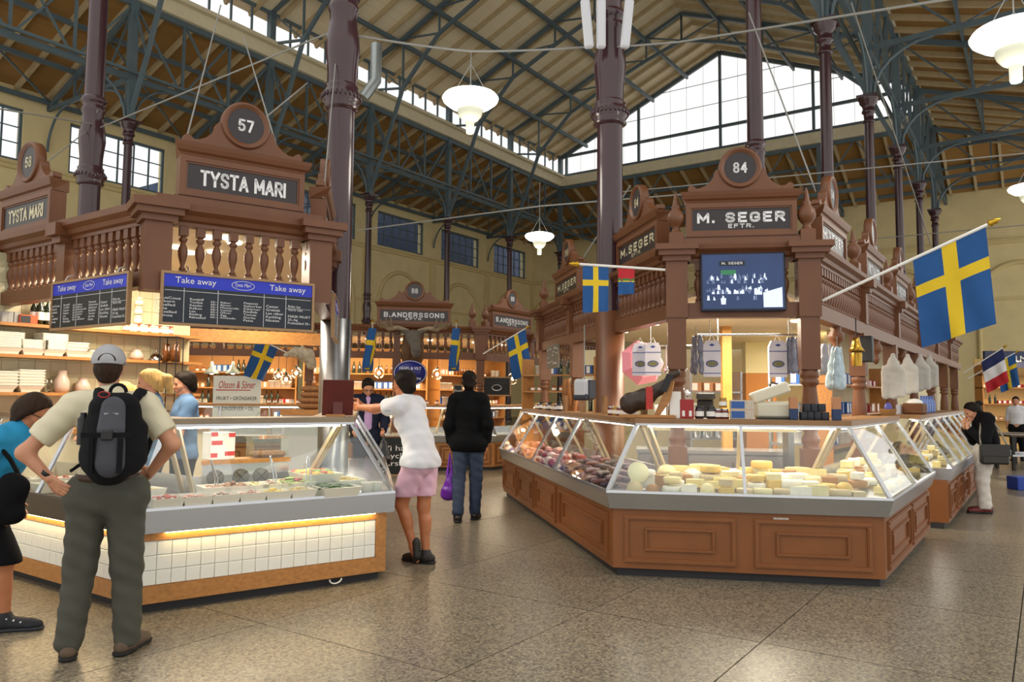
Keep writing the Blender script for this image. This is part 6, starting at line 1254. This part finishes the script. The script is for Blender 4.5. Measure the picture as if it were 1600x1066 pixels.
# ---- utensils and machines on a bench inside stall 84
bt = thing('prep_bench', 'cream preparation bench behind the shelf of the stall under the screen', 'bench', (U84.frame(1) @ V3(-.25, 1.15, 0)), U84.rz(1)); MB().bb(0, 1.55, 0, .45, 1.14, 1.18).build('top', M_par, bt)
for x in (.05, 1.5): MB().bb(x-.03, x+.03, .05, .4, 0, 1.14).build('leg', M_steeld, bt)
BM = Matrix.Translation(bt.location) @ Matrix.Rotation(U84.rz(1), 4, 'Z')
def bench(name, me, x, y, label, cat, rz=0., s=1.): o = put(name, me, BM @ V3(x, y, 1.18), U84.rz(1)+rz, label, cat); o.scale = (s,)*3; return o
roll = MB().lathe([(.02, 0), (.065, 0), (.065, .24), (.02, .24)], 18).mesh('paper_roll', M_paper)
bench('paper_roll', roll, .12, .15, 'upright white paper roll left on the bench behind the dark jars', 'paper roll')
bench('paper_roll', roll, 1.42, .2, 'upright white paper roll right on the bench behind the slicing machine', 'paper roll', 0, 1.2)
wsk = MB(); wsk.lathe([(.05, 0), (.06, .0), (.06, .14), (.055, .14), (.05, .01)], 14, cap=False)
for k in range(7): a = k*.9; wsk.tube([(.02*math.cos(a), .02*math.sin(a), .02), (.05*math.cos(a), .05*math.sin(a), .3+.02*(k % 3))], [.005, .005], 5); wsk.ell((.052*math.cos(a), .052*math.sin(a), .32+.02*(k % 3)), (.022, .008, .03), 8, 5)
bench('utensil_pot', wsk.mesh('utensil_pot', M_chrome), .38, .15, 'steel pot of ladles and whisks behind the dark jars', 'utensils', 0, 1.1)
fun = MB().lathe([(.012, 0), (.014, .1), (.11, .24), (.115, .25), (.105, .24)], 18, cap=False).mesh('funnel', M_steel)
bench('funnel', fun, .26, .25, 'steel funnel on the bench beside the ladles', 'funnel')
mk_ = MB().cbox(-.09, .09, -.08, .08, 0, .05, .01).cbox(-.09, .09, .03, .08, .05, .3, .01).cbox(-.1, .1, -.08, .08, .3, .38, .015).mesh('coffee_machine', M_dark)
bench('coffee_machine', mk_, .62, .2, 'black coffee machine on the bench left of the wooden post', 'machine')
for k in range(4): bench('bowl', MB().lathe([(.03, 0), (.07, .05), (.075, .055), (.065, .05), (0, .01)], 16, cap=False).mesh('bowl', MATS['machine_cream']), .85, .2, '%s cream bowl from below in the stack on the bench' % ORD[k], 'bowl').location.z += .022*k
bench('crock', MB().lathe([(.07, 0), (.085, .03), (.085, .22), (.07, .26), (.075, .28), (.0, .29)], 18).mesh('crock', MATS['machine_cream']), 1.2, .25, 'tall cream crock on the bench right of the orange pillar', 'crock')
bench('carton', boxm(.2, .15, .2, M_cd, M_paper), 1.02, .28, 'brown carton on the bench behind the slicing machine', 'box')
for k in range(6):
    p = BM @ V3(.1+.1*k, .4, 2.1); o = put('hanging_ladle', MB().tube([(0, 0, 0), (0, 0, -.25)], .006, 5).ell((0, 0, -.28), (.035, .02, .04), 10, 6).mesh('ladle', M_chrome), p, U84.rz(1), '%s steel ladle from the left hanging above the bench' % ORD[k], 'ladle', 'ladles above the bench')
lr_ = thing('utensil_rail', 'steel rail above the bench carrying the ladles', 'rail', BM @ V3(0, .4, 2.1), U84.rz(1)); MB().tube([(0, 0, 0), (.8, 0, 0)], .009, 6).build('rail', M_steel, lr_)
for x in (.02, .78): MB().tube([(x, 0, 0), (x, 0, .4)], .006, 5).build('hanger', M_steel, lr_)
# ---- stall 57: back shelves
wa, wb = Vector((-5.55, 6.56)), Vector((-3.80, 9.10)); wM = frame(wa, wb); wL = (wb-wa).length
struct(MB(wM).bb(-.5, wL, 0, .06, 0, 2.85).build('wall_stall', mat('stall_tile', 'C9C29C', .3, var=.05, vscale=5)))
tl_ = MB().cbox(.002, .148, -.006, .002, .002, .148, .002).mesh('tile', mat('stall_tile2', 'CFC8A4', .25, var=.03))
ws = [o for o in bpy.data.objects if o.name.startswith('wall_stall')][-1]
for a in range(22):
    for b in range(9): ob('tile', tl_, ws, M=wM @ Matrix.Translation((-.4+a*.15, -.001, 1.36+b*.15)))
def W57(x, y, z): return wM @ V3(x, y, z)
sh57 = thing('wall_shelves', 'three long oak shelves on the tiled back wall of stall 57', 'shelf', W57(0, 0, 0), heading(wa, wb))
for z in (1.5, 1.86, 2.16): MB().bb(-.5, wL, -.26, 0, z-.03, z).build('board', M_oak, sh57)
dish = MB(); _w, _d = .105, .085
dish.add([(-_w*.78, -_d*.78, 0), (_w*.78, -_d*.78, 0), (_w*.78, _d*.78, 0), (-_w*.78, _d*.78, 0), (-_w, -_d, .075), (_w, -_d, .075), (_w, _d, .075), (-_w, _d, .075), (-_w*1.16, -_d*1.16, .072), (_w*1.16, -_d*1.16, .072), (_w*1.16, _d*1.16, .072), (-_w*1.16, _d*1.16, .072), (-_w*.74, -_d*.74, .008), (_w*.74, -_d*.74, .008), (_w*.74, _d*.74, .008), (-_w*.74, _d*.74, .008)],
         [(3, 2, 1, 0), (0, 1, 5, 4), (1, 2, 6, 5), (2, 3, 7, 6), (3, 0, 4, 7), (4, 5, 9, 8), (5, 6, 10, 9), (6, 7, 11, 10), (7, 4, 8, 11), (8, 9, 13, 12), (9, 10, 14, 13), (10, 11, 15, 14), (11, 8, 12, 15), (12, 13, 14, 15)])
dish.bb(-_w*1.16, _w*1.16, -_d*1.16, -_d*1.05, .068, .078).bb(_w*1.05, _w*1.16, -_d*1.16, _d*1.16, .068, .078).bb(-_w*1.16, -_w*1.05, -_d*1.16, _d*1.16, .068, .078)
dish = dish.mesh('dish', mat('china_white', 'E6E2D2', .25))
def w57px(px, y=-.13): # distance along the wall seen at a pixel column
    lo, hi = -1., wL+.5
    for _ in range(40):
        m = (lo+hi)/2
        if proj(W57(m, y, 1.8))[0] < px: lo = m
        else: hi = m
    return m
for z, px, n, st, lb in ((1.86, 8, 8, .019, 'leftmost stack of the middle shelf'), (1.86, 46, 5, .018, 'second stack of the middle shelf'), (1.86, 78, 9, .018, 'tallest stack of the middle shelf'), (1.86, 113, 3, .035, 'short stack left of the cap'), (1.86, 140, 1, .02, 'single dish beside the cap'), (1.5, 3, 5, .03, 'leftmost stack of the lower shelf'), (1.5, 45, 6, .028, 'stack of the lower shelf above the dark haired woman')):
    for k in range(n): put('dish', dish, W57(w57px(px), -.13, z+k*st), heading(wa, wb), 'white serving dish, %s from below, %s' % (ORD[k], lb), 'dish', 'white dishes on the shelves of stall 57')
gj = MB().lathe([(0, 0), (.06, 0), (.075, .05), (.07, .12), (.045, .17), (.042, .21), (.048, .22)], 16, cap=False).mesh('glass_jug', mat('glass_pinkish', 'C8B0A0', .1, coat=.6))
for px, s, lb in ((98, 1, 'tall glass carafe on the lower shelf left of the cap'), (131, .7, 'rounded glass carafe on the lower shelf just left of the cap'), (213, .55, 'glass bowl on the middle shelf right of the cap')):
    o = put('glass_jug', gj, W57(w57px(px), -.13, 1.86 if px == 213 else 1.5), 0, lb, 'jug'); o.scale = (1, 1, s)
gl = MB().lathe([(0, 0), (.03, 0), (.034, .14), (.031, .14), (.028, .006), (0, .006)], 12, cap=False).mesh('glass', M_glass_jar)
for k, px in enumerate((66, 73, 80)): put('drinking_glass', gl, W57(w57px(px), -.13, 1.5), 0, '%s tall drinking glass beside the carafe on the lower shelf' % ORD[k], 'glass', 'glasses on the lower shelf')
wine = MB().lathe([(0, 0), (.036, 0), (.037, .17), (.014, .22), (.014, .29), (0, .29)], 12, cap=False); wine.k = 1; wine.lathe([(.0375, .05), (.0375, .13)], 12, cap=False); wine.lathe([(.0155, .24), (.0155, .295), (0, .295)], 12, cap=False); wine = wine.mesh('bottle', [bott.materials[0], M_paper])
for k, px in enumerate((52, 58, 64, 70)): put('bottle', wine, W57(w57px(px), -.1-.04*(k % 2), 2.16), 0, '%s dark bottle with white label on the top shelf left of the menu board' % ORD[k], 'bottle', 'dark bottles on the top shelf')
for k, px in enumerate((2, 11, 21)): put('box', boxm(.05, .05, .11, mat('packet_grey', '9A9A98', .4)), W57(w57px(px), -.13, 2.16), heading(wa, wb), '%s grey packet at the left end of the top shelf' % ORD[k], 'packet', 'grey packets on the top shelf')
put('box', boxm(.16, .1, .09, mat('box_orange', 'C8501E', .4), M_dark), W57(w57px(38), -.13, 2.16), heading(wa, wb), 'orange display box on the top shelf beside the dark bottles', 'box')
for k in range(13):
    px = 196+k*5.6; z2 = 2.16; put('jar', jw if k % 3 else jl, W57(w57px(px), -.12, z2), 0, '%s small jar from the left on the top shelf between the menu boards' % ORD[k], 'jar', 'small jars between the menu boards')
for k in range(3): put('jar', jw, W57(w57px(213+k*.5), -.12-.0*k, 2.26+.1*k), 0, '%s jar upwards in the stacked column between the menu boards' % ORD[k], 'jar', 'stacked jars between the menu boards')
t = thing('cake_dome', 'steel domed cloche at the right end of the middle shelf', 'cloche', W57(w57px(243), -.13, 1.86)); MB().lathe([(.085, 0), (.085, .01), (.07, .05), (.035, .08), (0, .085)], 18).build('dome', M_chrome, t); MB().lathe([(.008, .08), (.008, .1), (.014, .11), (0, .12)], 10).build('knob', M_chrome, t)
t = thing('wire_stand', 'black wire tower stand at the end of the back shelves', 'stand', at(266, 600, 8.6)); t.location.z = 1.28
for x, y in ((-.09, -.09), (.09, -.09), (.09, .09), (-.09, .09)): MB().tube([(x, y, 0), (x, y, .85)], .006, 5).build('upright', M_dark, t)
for z in (.02, .28, .55, .84): MB().bb(-.1, .1, -.1, .1, z, z+.008).build('tier', M_dark, t)
for k in range(4): put('bottle', bott2, t.location+V3(-.05+.1*(k % 2), -.04+.08*(k//2), .57), 0, '%s amber bottle on the black wire tower stand' % ORD[k], 'bottle', 'bottles on the wire stand')
struct_w = thing('work_counter', 'service counter with dark top below the back shelves of stall 57', 'counter', W57(0, 0, 0), heading(wa, wb)); MB().bb(-.4, wL, -.5, -.01, 1.1, 1.15).build('top', M_oak, struct_w); MB().bb(-.4, wL, -.46, -.01, 0, 1.1).build('front', M_cream, struct_w)
# ---- salad counter
tray = MB(); _a, _b, _h = .1, .13, .075
tray.add([(-_a*.85, -_b*.85, 0), (_a*.85, -_b*.85, 0), (_a*.85, _b*.85, 0), (-_a*.85, _b*.85, 0), (-_a, -_b, _h), (_a, -_b, _h), (_a, _b, _h), (-_a, _b, _h), (-_a*.92, -_b*.92, _h), (_a*.92, -_b*.92, _h), (_a*.92, _b*.92, _h), (-_a*.92, _b*.92, _h), (-_a*.8, -_b*.8, .01), (_a*.8, -_b*.8, .01), (_a*.8, _b*.8, .01), (-_a*.8, _b*.8, .01)],
         [(3, 2, 1, 0), (0, 1, 5, 4), (1, 2, 6, 5), (2, 3, 7, 6), (3, 0, 4, 7), (4, 5, 9, 8), (5, 6, 10, 9), (6, 7, 11, 10), (7, 4, 8, 11), (8, 9, 13, 12), (9, 10, 14, 13), (10, 11, 15, 14), (11, 8, 12, 15), (12, 13, 14, 15)])
tray_m = tray.mesh('tray', MATS['china_white'])
def heap(cols, n, a, b, z, s, seed, shape='ball'):
    r = random.Random(seed); m = MB(); ms = [mat('food_'+c, c, .5, var=.15, vscale=40) for c in cols]
    for k in range(n):
        x, y = r.uniform(-a, a), r.uniform(-b, b); m.k = r.randrange(len(ms)); q = s*r.uniform(.7, 1.3); zz = z+.5*q+.018*(1-abs(x)/a)*(1-abs(y)/b)*r.random()*2
        R = Matrix.Rotation(r.uniform(0, 6), 3, 'Z') @ Matrix.Rotation(r.uniform(-.6, .6), 3, 'X')
        if shape == 'ball': m.ell((x, y, zz), (q, q*.9, q*.8), 7, 5, R)
        elif shape == 'strip': m.box((x, y, zz), (q*3.2, q*.6, q*.4), R)
        else: m.ell((x, y, zz), (q*1.5, q, q*.25), 6, 4, R)
    return m, ms
def food_tray(t_, y, label, cols, shape, s=.014, n=40, z=.702, seed=1, i=1, big=1.):
    t = thing('food_tray', label, 'tray', R57.at(i, t_, y, z), R57.rz(i), 'trays in the salad counter'); t.scale = (big, big, 1)
    ob('tray', tray_m, t); m, ms = heap(cols, n, .075, .1, .05, s*1.15, seed, shape); o = m.build('food', ms, t); o['kind'] = 'stuff'
TR = [('white tray of pale shrimps, first from the left at the back', ['E8C4B0', 'E0B098'], 'flake'), ('white tray of brown meatballs', ['8A5A30', '9A6A3A'], 'ball'), ('white tray of creamy yellow sauce', ['D8C070', 'E0CC88'], 'flake'), ('white tray of mixed red and cream salad', ['C8A890', '8A3A2A', 'D8C8A0'], 'flake')]
for k, (lb, c, sh_) in enumerate(TR): food_tray(.235+.1*k, .3, lb+' in the salad counter', c, sh_, .02 if sh_ == 'ball' else .013, 26 if sh_ == 'ball' else 60, .73, k)
FR = [('tray of red tomato salad', ['B83A2A', 'C85A3A', 'E0D8C8'], 'ball'), ('tray of pink shrimps at the front', ['E0A090', 'E8C0B0'], 'flake'), ('tray of pale crab salad at the front', ['E8D8C8', 'E0B8A8'], 'flake'), ('tray of pink prawns in the middle front', ['D89888', 'E8C8B8'], 'flake'), ('tray of yellow grated cheese at the front', ['E8CC60', 'E0C050'], 'strip'), ('tray of chopped pasta at the front', ['E0C890', 'D8B870'], 'strip')]
for k, (lb, c, sh_) in enumerate(FR): food_tray(.07+.108*k, .05, lb+' of the salad counter', c, sh_, .012, 60, .702, 20+k)
food_tray(.79, .1, 'wide tray of dark green leaf salad at the front right of the salad counter', ['3A5A22', '4A6E2A', '2E4A1C'], 'flake', .02, 90, .702, 31, big=1.6); food_tray(.67, .34, 'clear box of light green lettuce with tongs in the salad counter', ['8AA84A', 'A8BC6A', '9A3A3A'], 'flake', .022, 80, .73, 32, big=1.4)
food_tray(.86, .42, 'platter of yellow sandwiches at the right back of the salad counter', ['D8B850', 'C8A040', 'A83A2A', '6A8A3A'], 'ball', .022, 50, .78, 33, big=1.6); food_tray(.95, .26, 'bowl of pasta salad at the right end of the salad counter', ['E0C878', 'D8B860'], 'strip', .014, 60, .73, 34, big=1.2)
for k in range(8): food_tray(.66+.04*k, .12+.22*(k % 2), '%s tray from the left in the left salad counter' % ORD[k], [['E8E0D0', 'D8C8B8'], ['B84A3A', 'E0C8B8'], ['8AA84A', '5A7A3A'], ['E0C050', 'D8B850']][k % 4], ['flake', 'ball', 'flake', 'strip'][k % 4], .014, 40, .702, 40+k, 0)
wt = MB().lathe([(0, 0), (.045, 0), (.05, .08), (.052, .085), (.045, .08), (0, .07)], 14, cap=False).mesh('tub', MATS['china_white'])
for k in range(2): put('tub', wt, R57.at(1, .93+.045*k, .04, .705), 0, '%s round white tub at the right front of the salad counter' % ['left', 'right'][k], 'tub', 'white tubs in the salad counter')
def tongs(t_, y, rz, label):
    t = thing('tongs', label, 'tongs', R57.at(1, t_, y, .76), rz)
    for s in (-1, 1): MB().tube([(s*.012, 0, .0), (s*.018, .0, .1), (s*.004, .05, .24)], .006, 6).build('arm', M_chrome, t)
    MB().ell((0, .05, .24), (.012, .008, .012), 6, 4).build('spring', M_chrome, t)
tongs(.56, .3, 1.2, 'steel tongs standing in the lettuce box'); tongs(.67, .1, .4, 'steel tongs standing in the leaf salad'); tongs(.25, .28, 2.5, 'steel tongs lying on the shrimp tray')
t = thing('counter_back', 'oak ledge and steel fan panel at the back of the salad counter', 'ledge', (0, 0, 0)); m = MB(); R57.loft(m, rect(.68, .92, .93, .965), 1, .08, .86); m.build('ledge', M_oak, t); m = MB(); R57.loft(m, rect(.70, .73, .70, .93), 1, .08, .86); m.build('fan_panel', M_steel, t)
for q in (.42, .6, .2):
    M_ = Matrix.Translation(R57.at(1, q, .695, .82)) @ Matrix.Rotation(R57.rz(1), 4, 'Z'); g_ = MB(M_).lathe([(.0, 0), (.065, 0), (.065, .01), (0, .01)], 20, (0, 0, 0), Matrix.Rotation(math.pi/2, 3, 'X'), False).build('fan_grille', mat('grille_dark', '5A564C', .5), t)
    m = MB(M_); m.bar((-.046, -.012, -.046), (.046, -.012, .046), .006).bar((-.046, -.012, .046), (.046, -.012, -.046), .006); m.build('fan_cross', M_dark, g_)
b = put('box', boxm(.2, .18, .22, M_paper), R57.at(1, .2, .8, .965), R57.rz(1)+.1, 'white cardboard box with red print on the oak ledge', 'box')
for (x, z) in ((-.05, .12), (.06, .03), (-.09, .19), (.09, .18), (-.09, .02)): MB().bb(max(x-.045, -.1), min(x+.045, .1), -.0915, -.09, z, z+.035).build('red_print', mat('print_red', 'D03A3A', .5), b)
t = thing('storage_bin', 'clear plastic bin with brown bread on the oak ledge', 'bin', R57.at(1, .72, .8, .965), R57.rz(1)); m = MB(); m.bb(-.15, .15, -.1, -.095, 0, .16).bb(-.15, .15, .095, .1, 0, .16).bb(-.15, -.145, -.1, .1, 0, .16).bb(.145, .15, -.1, .1, 0, .16).bb(-.16, .16, -.11, .11, .16, .175); m.build('bin', M_glass_jar, t); MB().cbox(-.14, .14, -.09, .09, .003, .05, .02).build('contents', mat('bread_brown', '8A5A30', .7, var=.3, vscale=30), t)
# red picture stand on the shelf
p = R57.at(1, onrun(R57, 1, .45, 527, SZ), .45, SZ); t = thing('picture_stand', 'back of a dark red framed stand on the shelf before the leaning man', 'frame', p, R57.rz(1)-.35)
MB(Matrix.Rotation(.22, 4, 'X') @ Matrix.Translation((0, 0, .01))).cbox(-.13, .13, -.008, .008, 0, .31, .004).build('board', mat('stand_red', '5A1A14', .4, var=.15), t); MB(Matrix.Rotation(-.15, 4, 'X') @ Matrix.Translation((0, -.05, 0))).bb(-.04, .04, -.004, .004, 0, .22).build('easel_leg', MATS['stand_red'], t); MB().bb(-.1, .06, -.06, .05, 0, .02).build('foot', M_oak, t)
# ---- stalls 88 and 89: back shelves, signs, lamps, moose
for i, a, b, D, lb in ((0, .52, .98, 2.0, 'lit back shelves under the sign 88'), (0, .1, .5, 2.1, 'back shelves of the vegetable stall behind the staff'), (1, .05, .6, 2.0, 'lit back shelves round the corner under the right B.ANDERSSONS sign')):
    p, q = U88.at(i, a, D), U88.at(i, b, D); rk = rack(lb, p, q, .35, (.95, 1.3, 1.65, 2.0), M_oak, 2.4); MB().bb(0, (q-p).length, .35, .37, 0, 2.6).build('back', mat('back_panel_warm', 'B8844A', .6), rk)
    fill(rk, p, q, .35, (.95, 1.3, 1.65, 2.0), ['bottle', 'oil_bottle', 'jar', 'honey_jar', 'tin_box', 'carton', 'packet', 'tub'], .125, {'lit back shelves under the sign 88': 'moose stall shelves', 'back shelves of the vegetable stall behind the staff': 'vegetable stall shelves'}.get(lb, 'corner stall shelves'), .95)
for i, a, b, st, kinds, lb in ((0, .12, .5, .11, ['jar', 'honey_jar', 'oil_bottle', 'jar'], 'vegetable counter top'), (0, .55, .95, .2, ['packet', 'tub', 'oil_bottle', 'jar'], 'moose stall counter top')):
    p, q = R88.at(i, a, .3), R88.at(i, b, .3); fill(None, p, q, .3, (1.312,), kinds, st, lb, .75)
cheese_rows(R88, 0, .55, .97, 'counter under sign 88', (.15,), .22)
# veg stall name board
p = at(370, 622, 15.2); t = thing('name_board', 'white board reading FRUKT GRÖNSAKER behind the counter of the vegetable stall', 'sign', p, U88.rz(0)); t.scale = (.72,)*3; bd = MB().bb(-.62, .62, 0, .03, -.55, .6).build('board', mat('board_white', 'E0DCCE', .5), t)
for tx, z, w, h, mm in (('Olsson & Söner', .36, .95, .2, mat('script_red', 'B02028', .5)), ('FRUKT • GRÖNSAKER', 0.0, 1.05, .12, M_dark), ('KONSERVER • ÖL', -.28, .9, .12, M_dark)): ob('lettering', text_mesh(tx, w, h, mm, .005, .003, .3 if z > .3 else 0), bd, (0, 0, z))
MB().bb(-.55, .35, -.003, 0, .2, .225).build('underline', MATS['script_red'], bd)
# oval blue sign
p = at(641, 583, 15.0); t = thing('oval_sign', 'oval dark blue sign with white letters under the moose head', 'sign', p, U88.rz(0)); R_ = Matrix.Rotation(math.pi/2, 3, 'X')
MB(Matrix.Diagonal((1.3, 1, 1, 1))).lathe([(0, -.015), (.25, -.015), (.25, .01), (0, .01)], 32, (0, 0, 0), R_, False).build('panel', mat('enamel_blue', '1E2478', .3), t); MB().tube([(.305*math.cos(a), -.014, .232*math.sin(a)) for a in [k*math.tau/32 for k in range(33)]], .006, 4, False).build('border', M_white, t)
for tx, z, w in (('FÅGEL & VILT', .1, .42), ('på', 0, .07), ('TJÄNSTEN', -.11, .4)): ob('lettering', text_mesh(tx, w, .07 if z else .04, M_white, .01, .013), t, (0, 0, z))
# globe bulbs
bulb = MB().ell((0, 0, 0), (.03, .03, .04), 10, 8).mesh('bulb', mat('bulb_glow', 'FFD9A0', .5, emit=40, ecol=(1, .72, .36))); glb = MB().ell((0, 0, 0), (.125, .125, .125), 18, 12).mesh('globe', glass_mat('globe_glass', (1, .97, .9), 1.2))
for px, py, Y, lb in ((435, 587, 16.3, 'first'), (447, 593, 16.1, 'second'), (463, 583, 16.2, 'third'), (484, 592, 16.4, 'fourth'), (592, 583, 16.5, 'fifth'), (683, 585, 16.7, 'sixth'), (801, 592, 17.3, 'seventh')):
    t = thing('globe_lamp', '%s clear glass globe lamp from the left, hanging by the stalls 88 and 89' % lb, 'lamp', at(px, py, Y), 0, 'clear globe lamps'); ob('globe', glb, t); ob('bulb', bulb, t); MB().tube([(0, 0, .12), (0, 0, 2.72-t.location.z)], .006, 5).build('cord', M_dark, t); MB().lathe([(.03, .08), (.03, .14), (.012, .16)], 10).build('socket', M_dark, t)
for px, lb in ((331, 'left'), (364, 'right')):
    t = thing('cone_lamp', '%s of two grey metal cone lamps hanging before the vegetable stall' % lb, 'lamp', at(px, 578, 16.1)); MB().lathe([(.15, -.08), (.13, -.03), (.04, .06), (.03, .16), (.0, .18)], 18, cap=False).build('shade', mat('lamp_grey', '7E8A88', .35, .5), t); MB().tube([(0, 0, .17), (0, 0, 2.72-t.location.z)], .007, 5).build('cord', M_dark, t); MB().ell((0, 0, -.06), (.05, .05, .04), 10, 6).build('bulb', M_glow, t)
# moose head
t = thing('moose_head', 'stuffed moose head with antlers mounted on the canopy under the sign 88', 'animal head', U88.at(0, .79, -.12, 2.5), U88.rz(0)); M_fur = mat('fur_brown', '5A3E24', .9, var=.35, vscale=14, bump=.6, bscale=60); M_fur2 = mat('fur_grey', '5E564C', .9, var=.3, vscale=14, bump=.6, bscale=60)
bp = [(0, sdf([P((0, .02, -.5), (0, -.15, -.1), .16, .22), P((0, .05, -.15), (0, .0, .15), .24, .2)], .02, .08, wob=.004)), (1, sdf([P((0, -.15, .18), (.02, -.5, .05), .16, .1), P((.02, -.5, .05), (.03, -.72, -.12), .1, .085), P((.03, -.72, -.12), (.03, -.76, -.2), .088, .07), P((-.15, -.12, .3), (-.32, -.1, .36), .06, .02), P((.15, -.12, .3), (.32, -.1, .36), .06, .02)], .018, .06, wob=.003))]
ob('head', np_mesh('moose', bp, [M_fur, M_fur2]), t); M_ant = mat('antler', '8E7E66', .6, var=.2, vscale=20)
for s in (-1, 1):
    a_ = MB(); a_.tube([(s*.1, -.1, .32), (s*.3, -.12, .38), (s*.5, -.14, .36), (s*.62, -.16, .48)], [.04, .045, .06, .03], 8)
    for k in range(4): a_.tube([(s*(.42+.07*k), -.14, .38), (s*(.46+.1*k), -.25, .44+.04*(k % 2)), (s*(.46+.1*k), -.36, .56-.02*k)], [.035, .025, .008], 6)
    a_.build('antler', M_ant, t); MB().ell((s*.1, -.3, .16), (.02, .02, .02), 8, 6).build('eye', M_eye, t)
    MB().ell((.03+s*.04, -.8, -.14), (.018, .02, .025), 8, 6).build('nostril', M_dark, t)
# framed chalk board and slates
def slate(px, py, Y, w, h, rz, label, tx=None, z0=None):
    p = at(px, py, Y); p.z = z0 if z0 is not None else p.z; t = thing('chalk_board', label, 'board', p, rz); f = MB()
    for a, b, c, d in ((-w/2, w/2, 0, .03), (-w/2, w/2, h-.03, h), (-w/2, -w/2+.03, 0, h), (w/2-.03, w/2, 0, h)): f.bb(a, b, -.02, .02, c, d)
    f.build('frame', M_bframe, t); s_ = MB().bb(-w/2+.03, w/2-.03, -.008, .008, .03, h-.03).build('slate', M_slate2, t)
    if tx: ob('lettering', text_mesh(tx, w*.7, h*.5, M_white, 0, .0105), s_, (0, 0, h*.5))
    return t
slate(640, 0, 14.6, .95, .75, U88.rz(0), 'black chalk board standing on the floor behind the leaning man', 'Vi har\nKyckling\nfärsk', 0)
slate(776, 624, 16.6, .62, .42, U88.rz(0), 'framed chalk drawing of meat cuts beside the head of the jacketed man', None, 1.5)
m = MB(); pp = at(776, 612, 16.55)
tt_ = None
t = slate(715, 640, 16.0, .2, .42, U88.rz(0), 'small slate with white writing left of the jacketed man', 'Öppet\nidag\ntill\n18', 1.32)
o = MB().tube([(.1*math.cos(a), 0, .06*math.sin(a)) for a in [k*.5 for k in range(20)]], .01, 5).build('chalk_drawing', M_white); o.location = at(776, 606, 16.56); tag(o, 'white chalk outline on the framed drawing of meat cuts', 'drawing')
# loaves by the steel sleeve
lf = MB().ell((0, 0, .05), (.2, .1, .055), 14, 8).mesh('loaf', mat('loaf_crust', '8A5E38', .7, var=.3, vscale=14))
t = thing('bread_case', 'white framed bread case beside the steel sleeve', 'case', at(485, 660, 11.5)); t.location.z = 0; MB().bb(-.35, .3, -.25, .25, 0, 1.2).build('case', mat('case_white', 'C8CCD0', .4), t); MB().bb(-.37, .32, -.27, .27, 1.2, 1.28).build('top', M_oak, t); MB().bb(-.3, .25, -.26, -.25, .9, 1.17).build('window', M_glass, t)
for k in range(4): put('loaf', lf, t.location+V3(.0+.01*k, 0, 1.28+.085*k), 0, '%s flat loaf from below in the stack beside the steel sleeve' % ORD[k], 'bread', 'stacked loaves')
# cap shelf deer behind globe lamps: pale stuffed animal
t = thing('stuffed_animal', 'pale furry stuffed animal head above the bread by the steel sleeve', 'animal head', at(478, 556, 15.45)); ob('head', np_mesh('deer', [(0, sdf([P((0, 0, 0), (-.18, -.08, .06), .14, .1), P((-.18, -.08, .06), (-.36, -.14, 0), .09, .05), P((.05, 0, .0), (.12, 0, -.18), .13, .1), P((-.1, 0, .12), (-.05, .02, .26), .04, .015)], .018, .05, wob=.006))], [mat('fur_pale', 'B8A890', .95, var=.3, vscale=16, bump=.6, bscale=70)]), t); MB().tube([(.05, 0, 0), (.1, .35, .1)], .03, 6).build('bracket', M_wood, t)
# far right: lit kiosk and furniture
kp, kq = at(1535, 600, 24), at(1640, 600, 24); kp.z = kq.z = 0
rk = rack('lit kiosk shelves at the far end of the right aisle', kp, kq, .4, (.9, 1.4, 1.9, 2.3), M_oak, 2.6); MB().bb(0, 2.5, .4, .43, 0, 2.8).build('back', mat('kiosk_warm', 'E0B870', .6), rk); fill(rk, kp, kq, .4, (.9, 1.4, 1.9), ['bottle', 'jar', 'tub', 'tin_box', 'honey_jar'], .16, 'far kiosk shelves'); area('kiosk_lamp', at(1590, 560, 23), 1.5, .4, 40, WARM)
t = thing('stall_canopy', 'blue lettered canopy board above the far kiosk', 'canopy', kp); t.rotation_euler.z = heading(kp, kq); MB().bb(-.2, 2.6, -.5, -.4, 2.5, 3.0).build('board', mat('board_navy', '2A3050', .5), t); ob('lettering', text_mesh('ELMQVIST', 1.2, .22, M_white, .01, .01), t, (1.2, -.5, 2.75))
for k, (px, Y) in enumerate(((1570, 18), (1600, 17))):
    t = thing('cafe_table', 'dark cafe table by the far right edge, %s' % ['left one', 'right one'][k], 'table', at(px, 700, Y)); t.location.z = 0; MB().bb(-.5, .5, -.35, .35, .72, .76).build('top', mat('dark_wood', '3A2A20', .4), t)
    for x in (-.42, .42):
        for y in (-.28, .28): MB().bb(x-.025, x+.025, y-.025, y+.025, 0, .72).build('leg', M_dark, t)
    for y in (-.3, .3): MB().bb(-.45, .45, y-.015, y+.015, .3, .34).build('rail', M_steel, t)
o = MB().cbox(-.2, .2, -.15, .15, 0, .22, .01).build('blue_crate', mat('crate_blue', '2A4AA8', .5)); o.location = fl(1600, 765); tag(o, 'blue plastic crate on the floor at the right picture edge', 'crate')
J = stand(1.6, .15, .085); person('person', 'tiny distant person in white at the far right kiosk', at(1590, 700, 19.5)*1, (-.6, -.8), J, [garment('shirt', M_tee, TORSO+['uaL', 'uaR'], .02, up_cut(.9), res=.02), garment('trousers', M_blk, LEGS, .016, res=.025), hair(M_hairdk, None, True, .01, -.02, .015), shoes(M_dark, M_dark)], {'pitch': -.2}, M_skin, .022, hands=True, hres=.012)
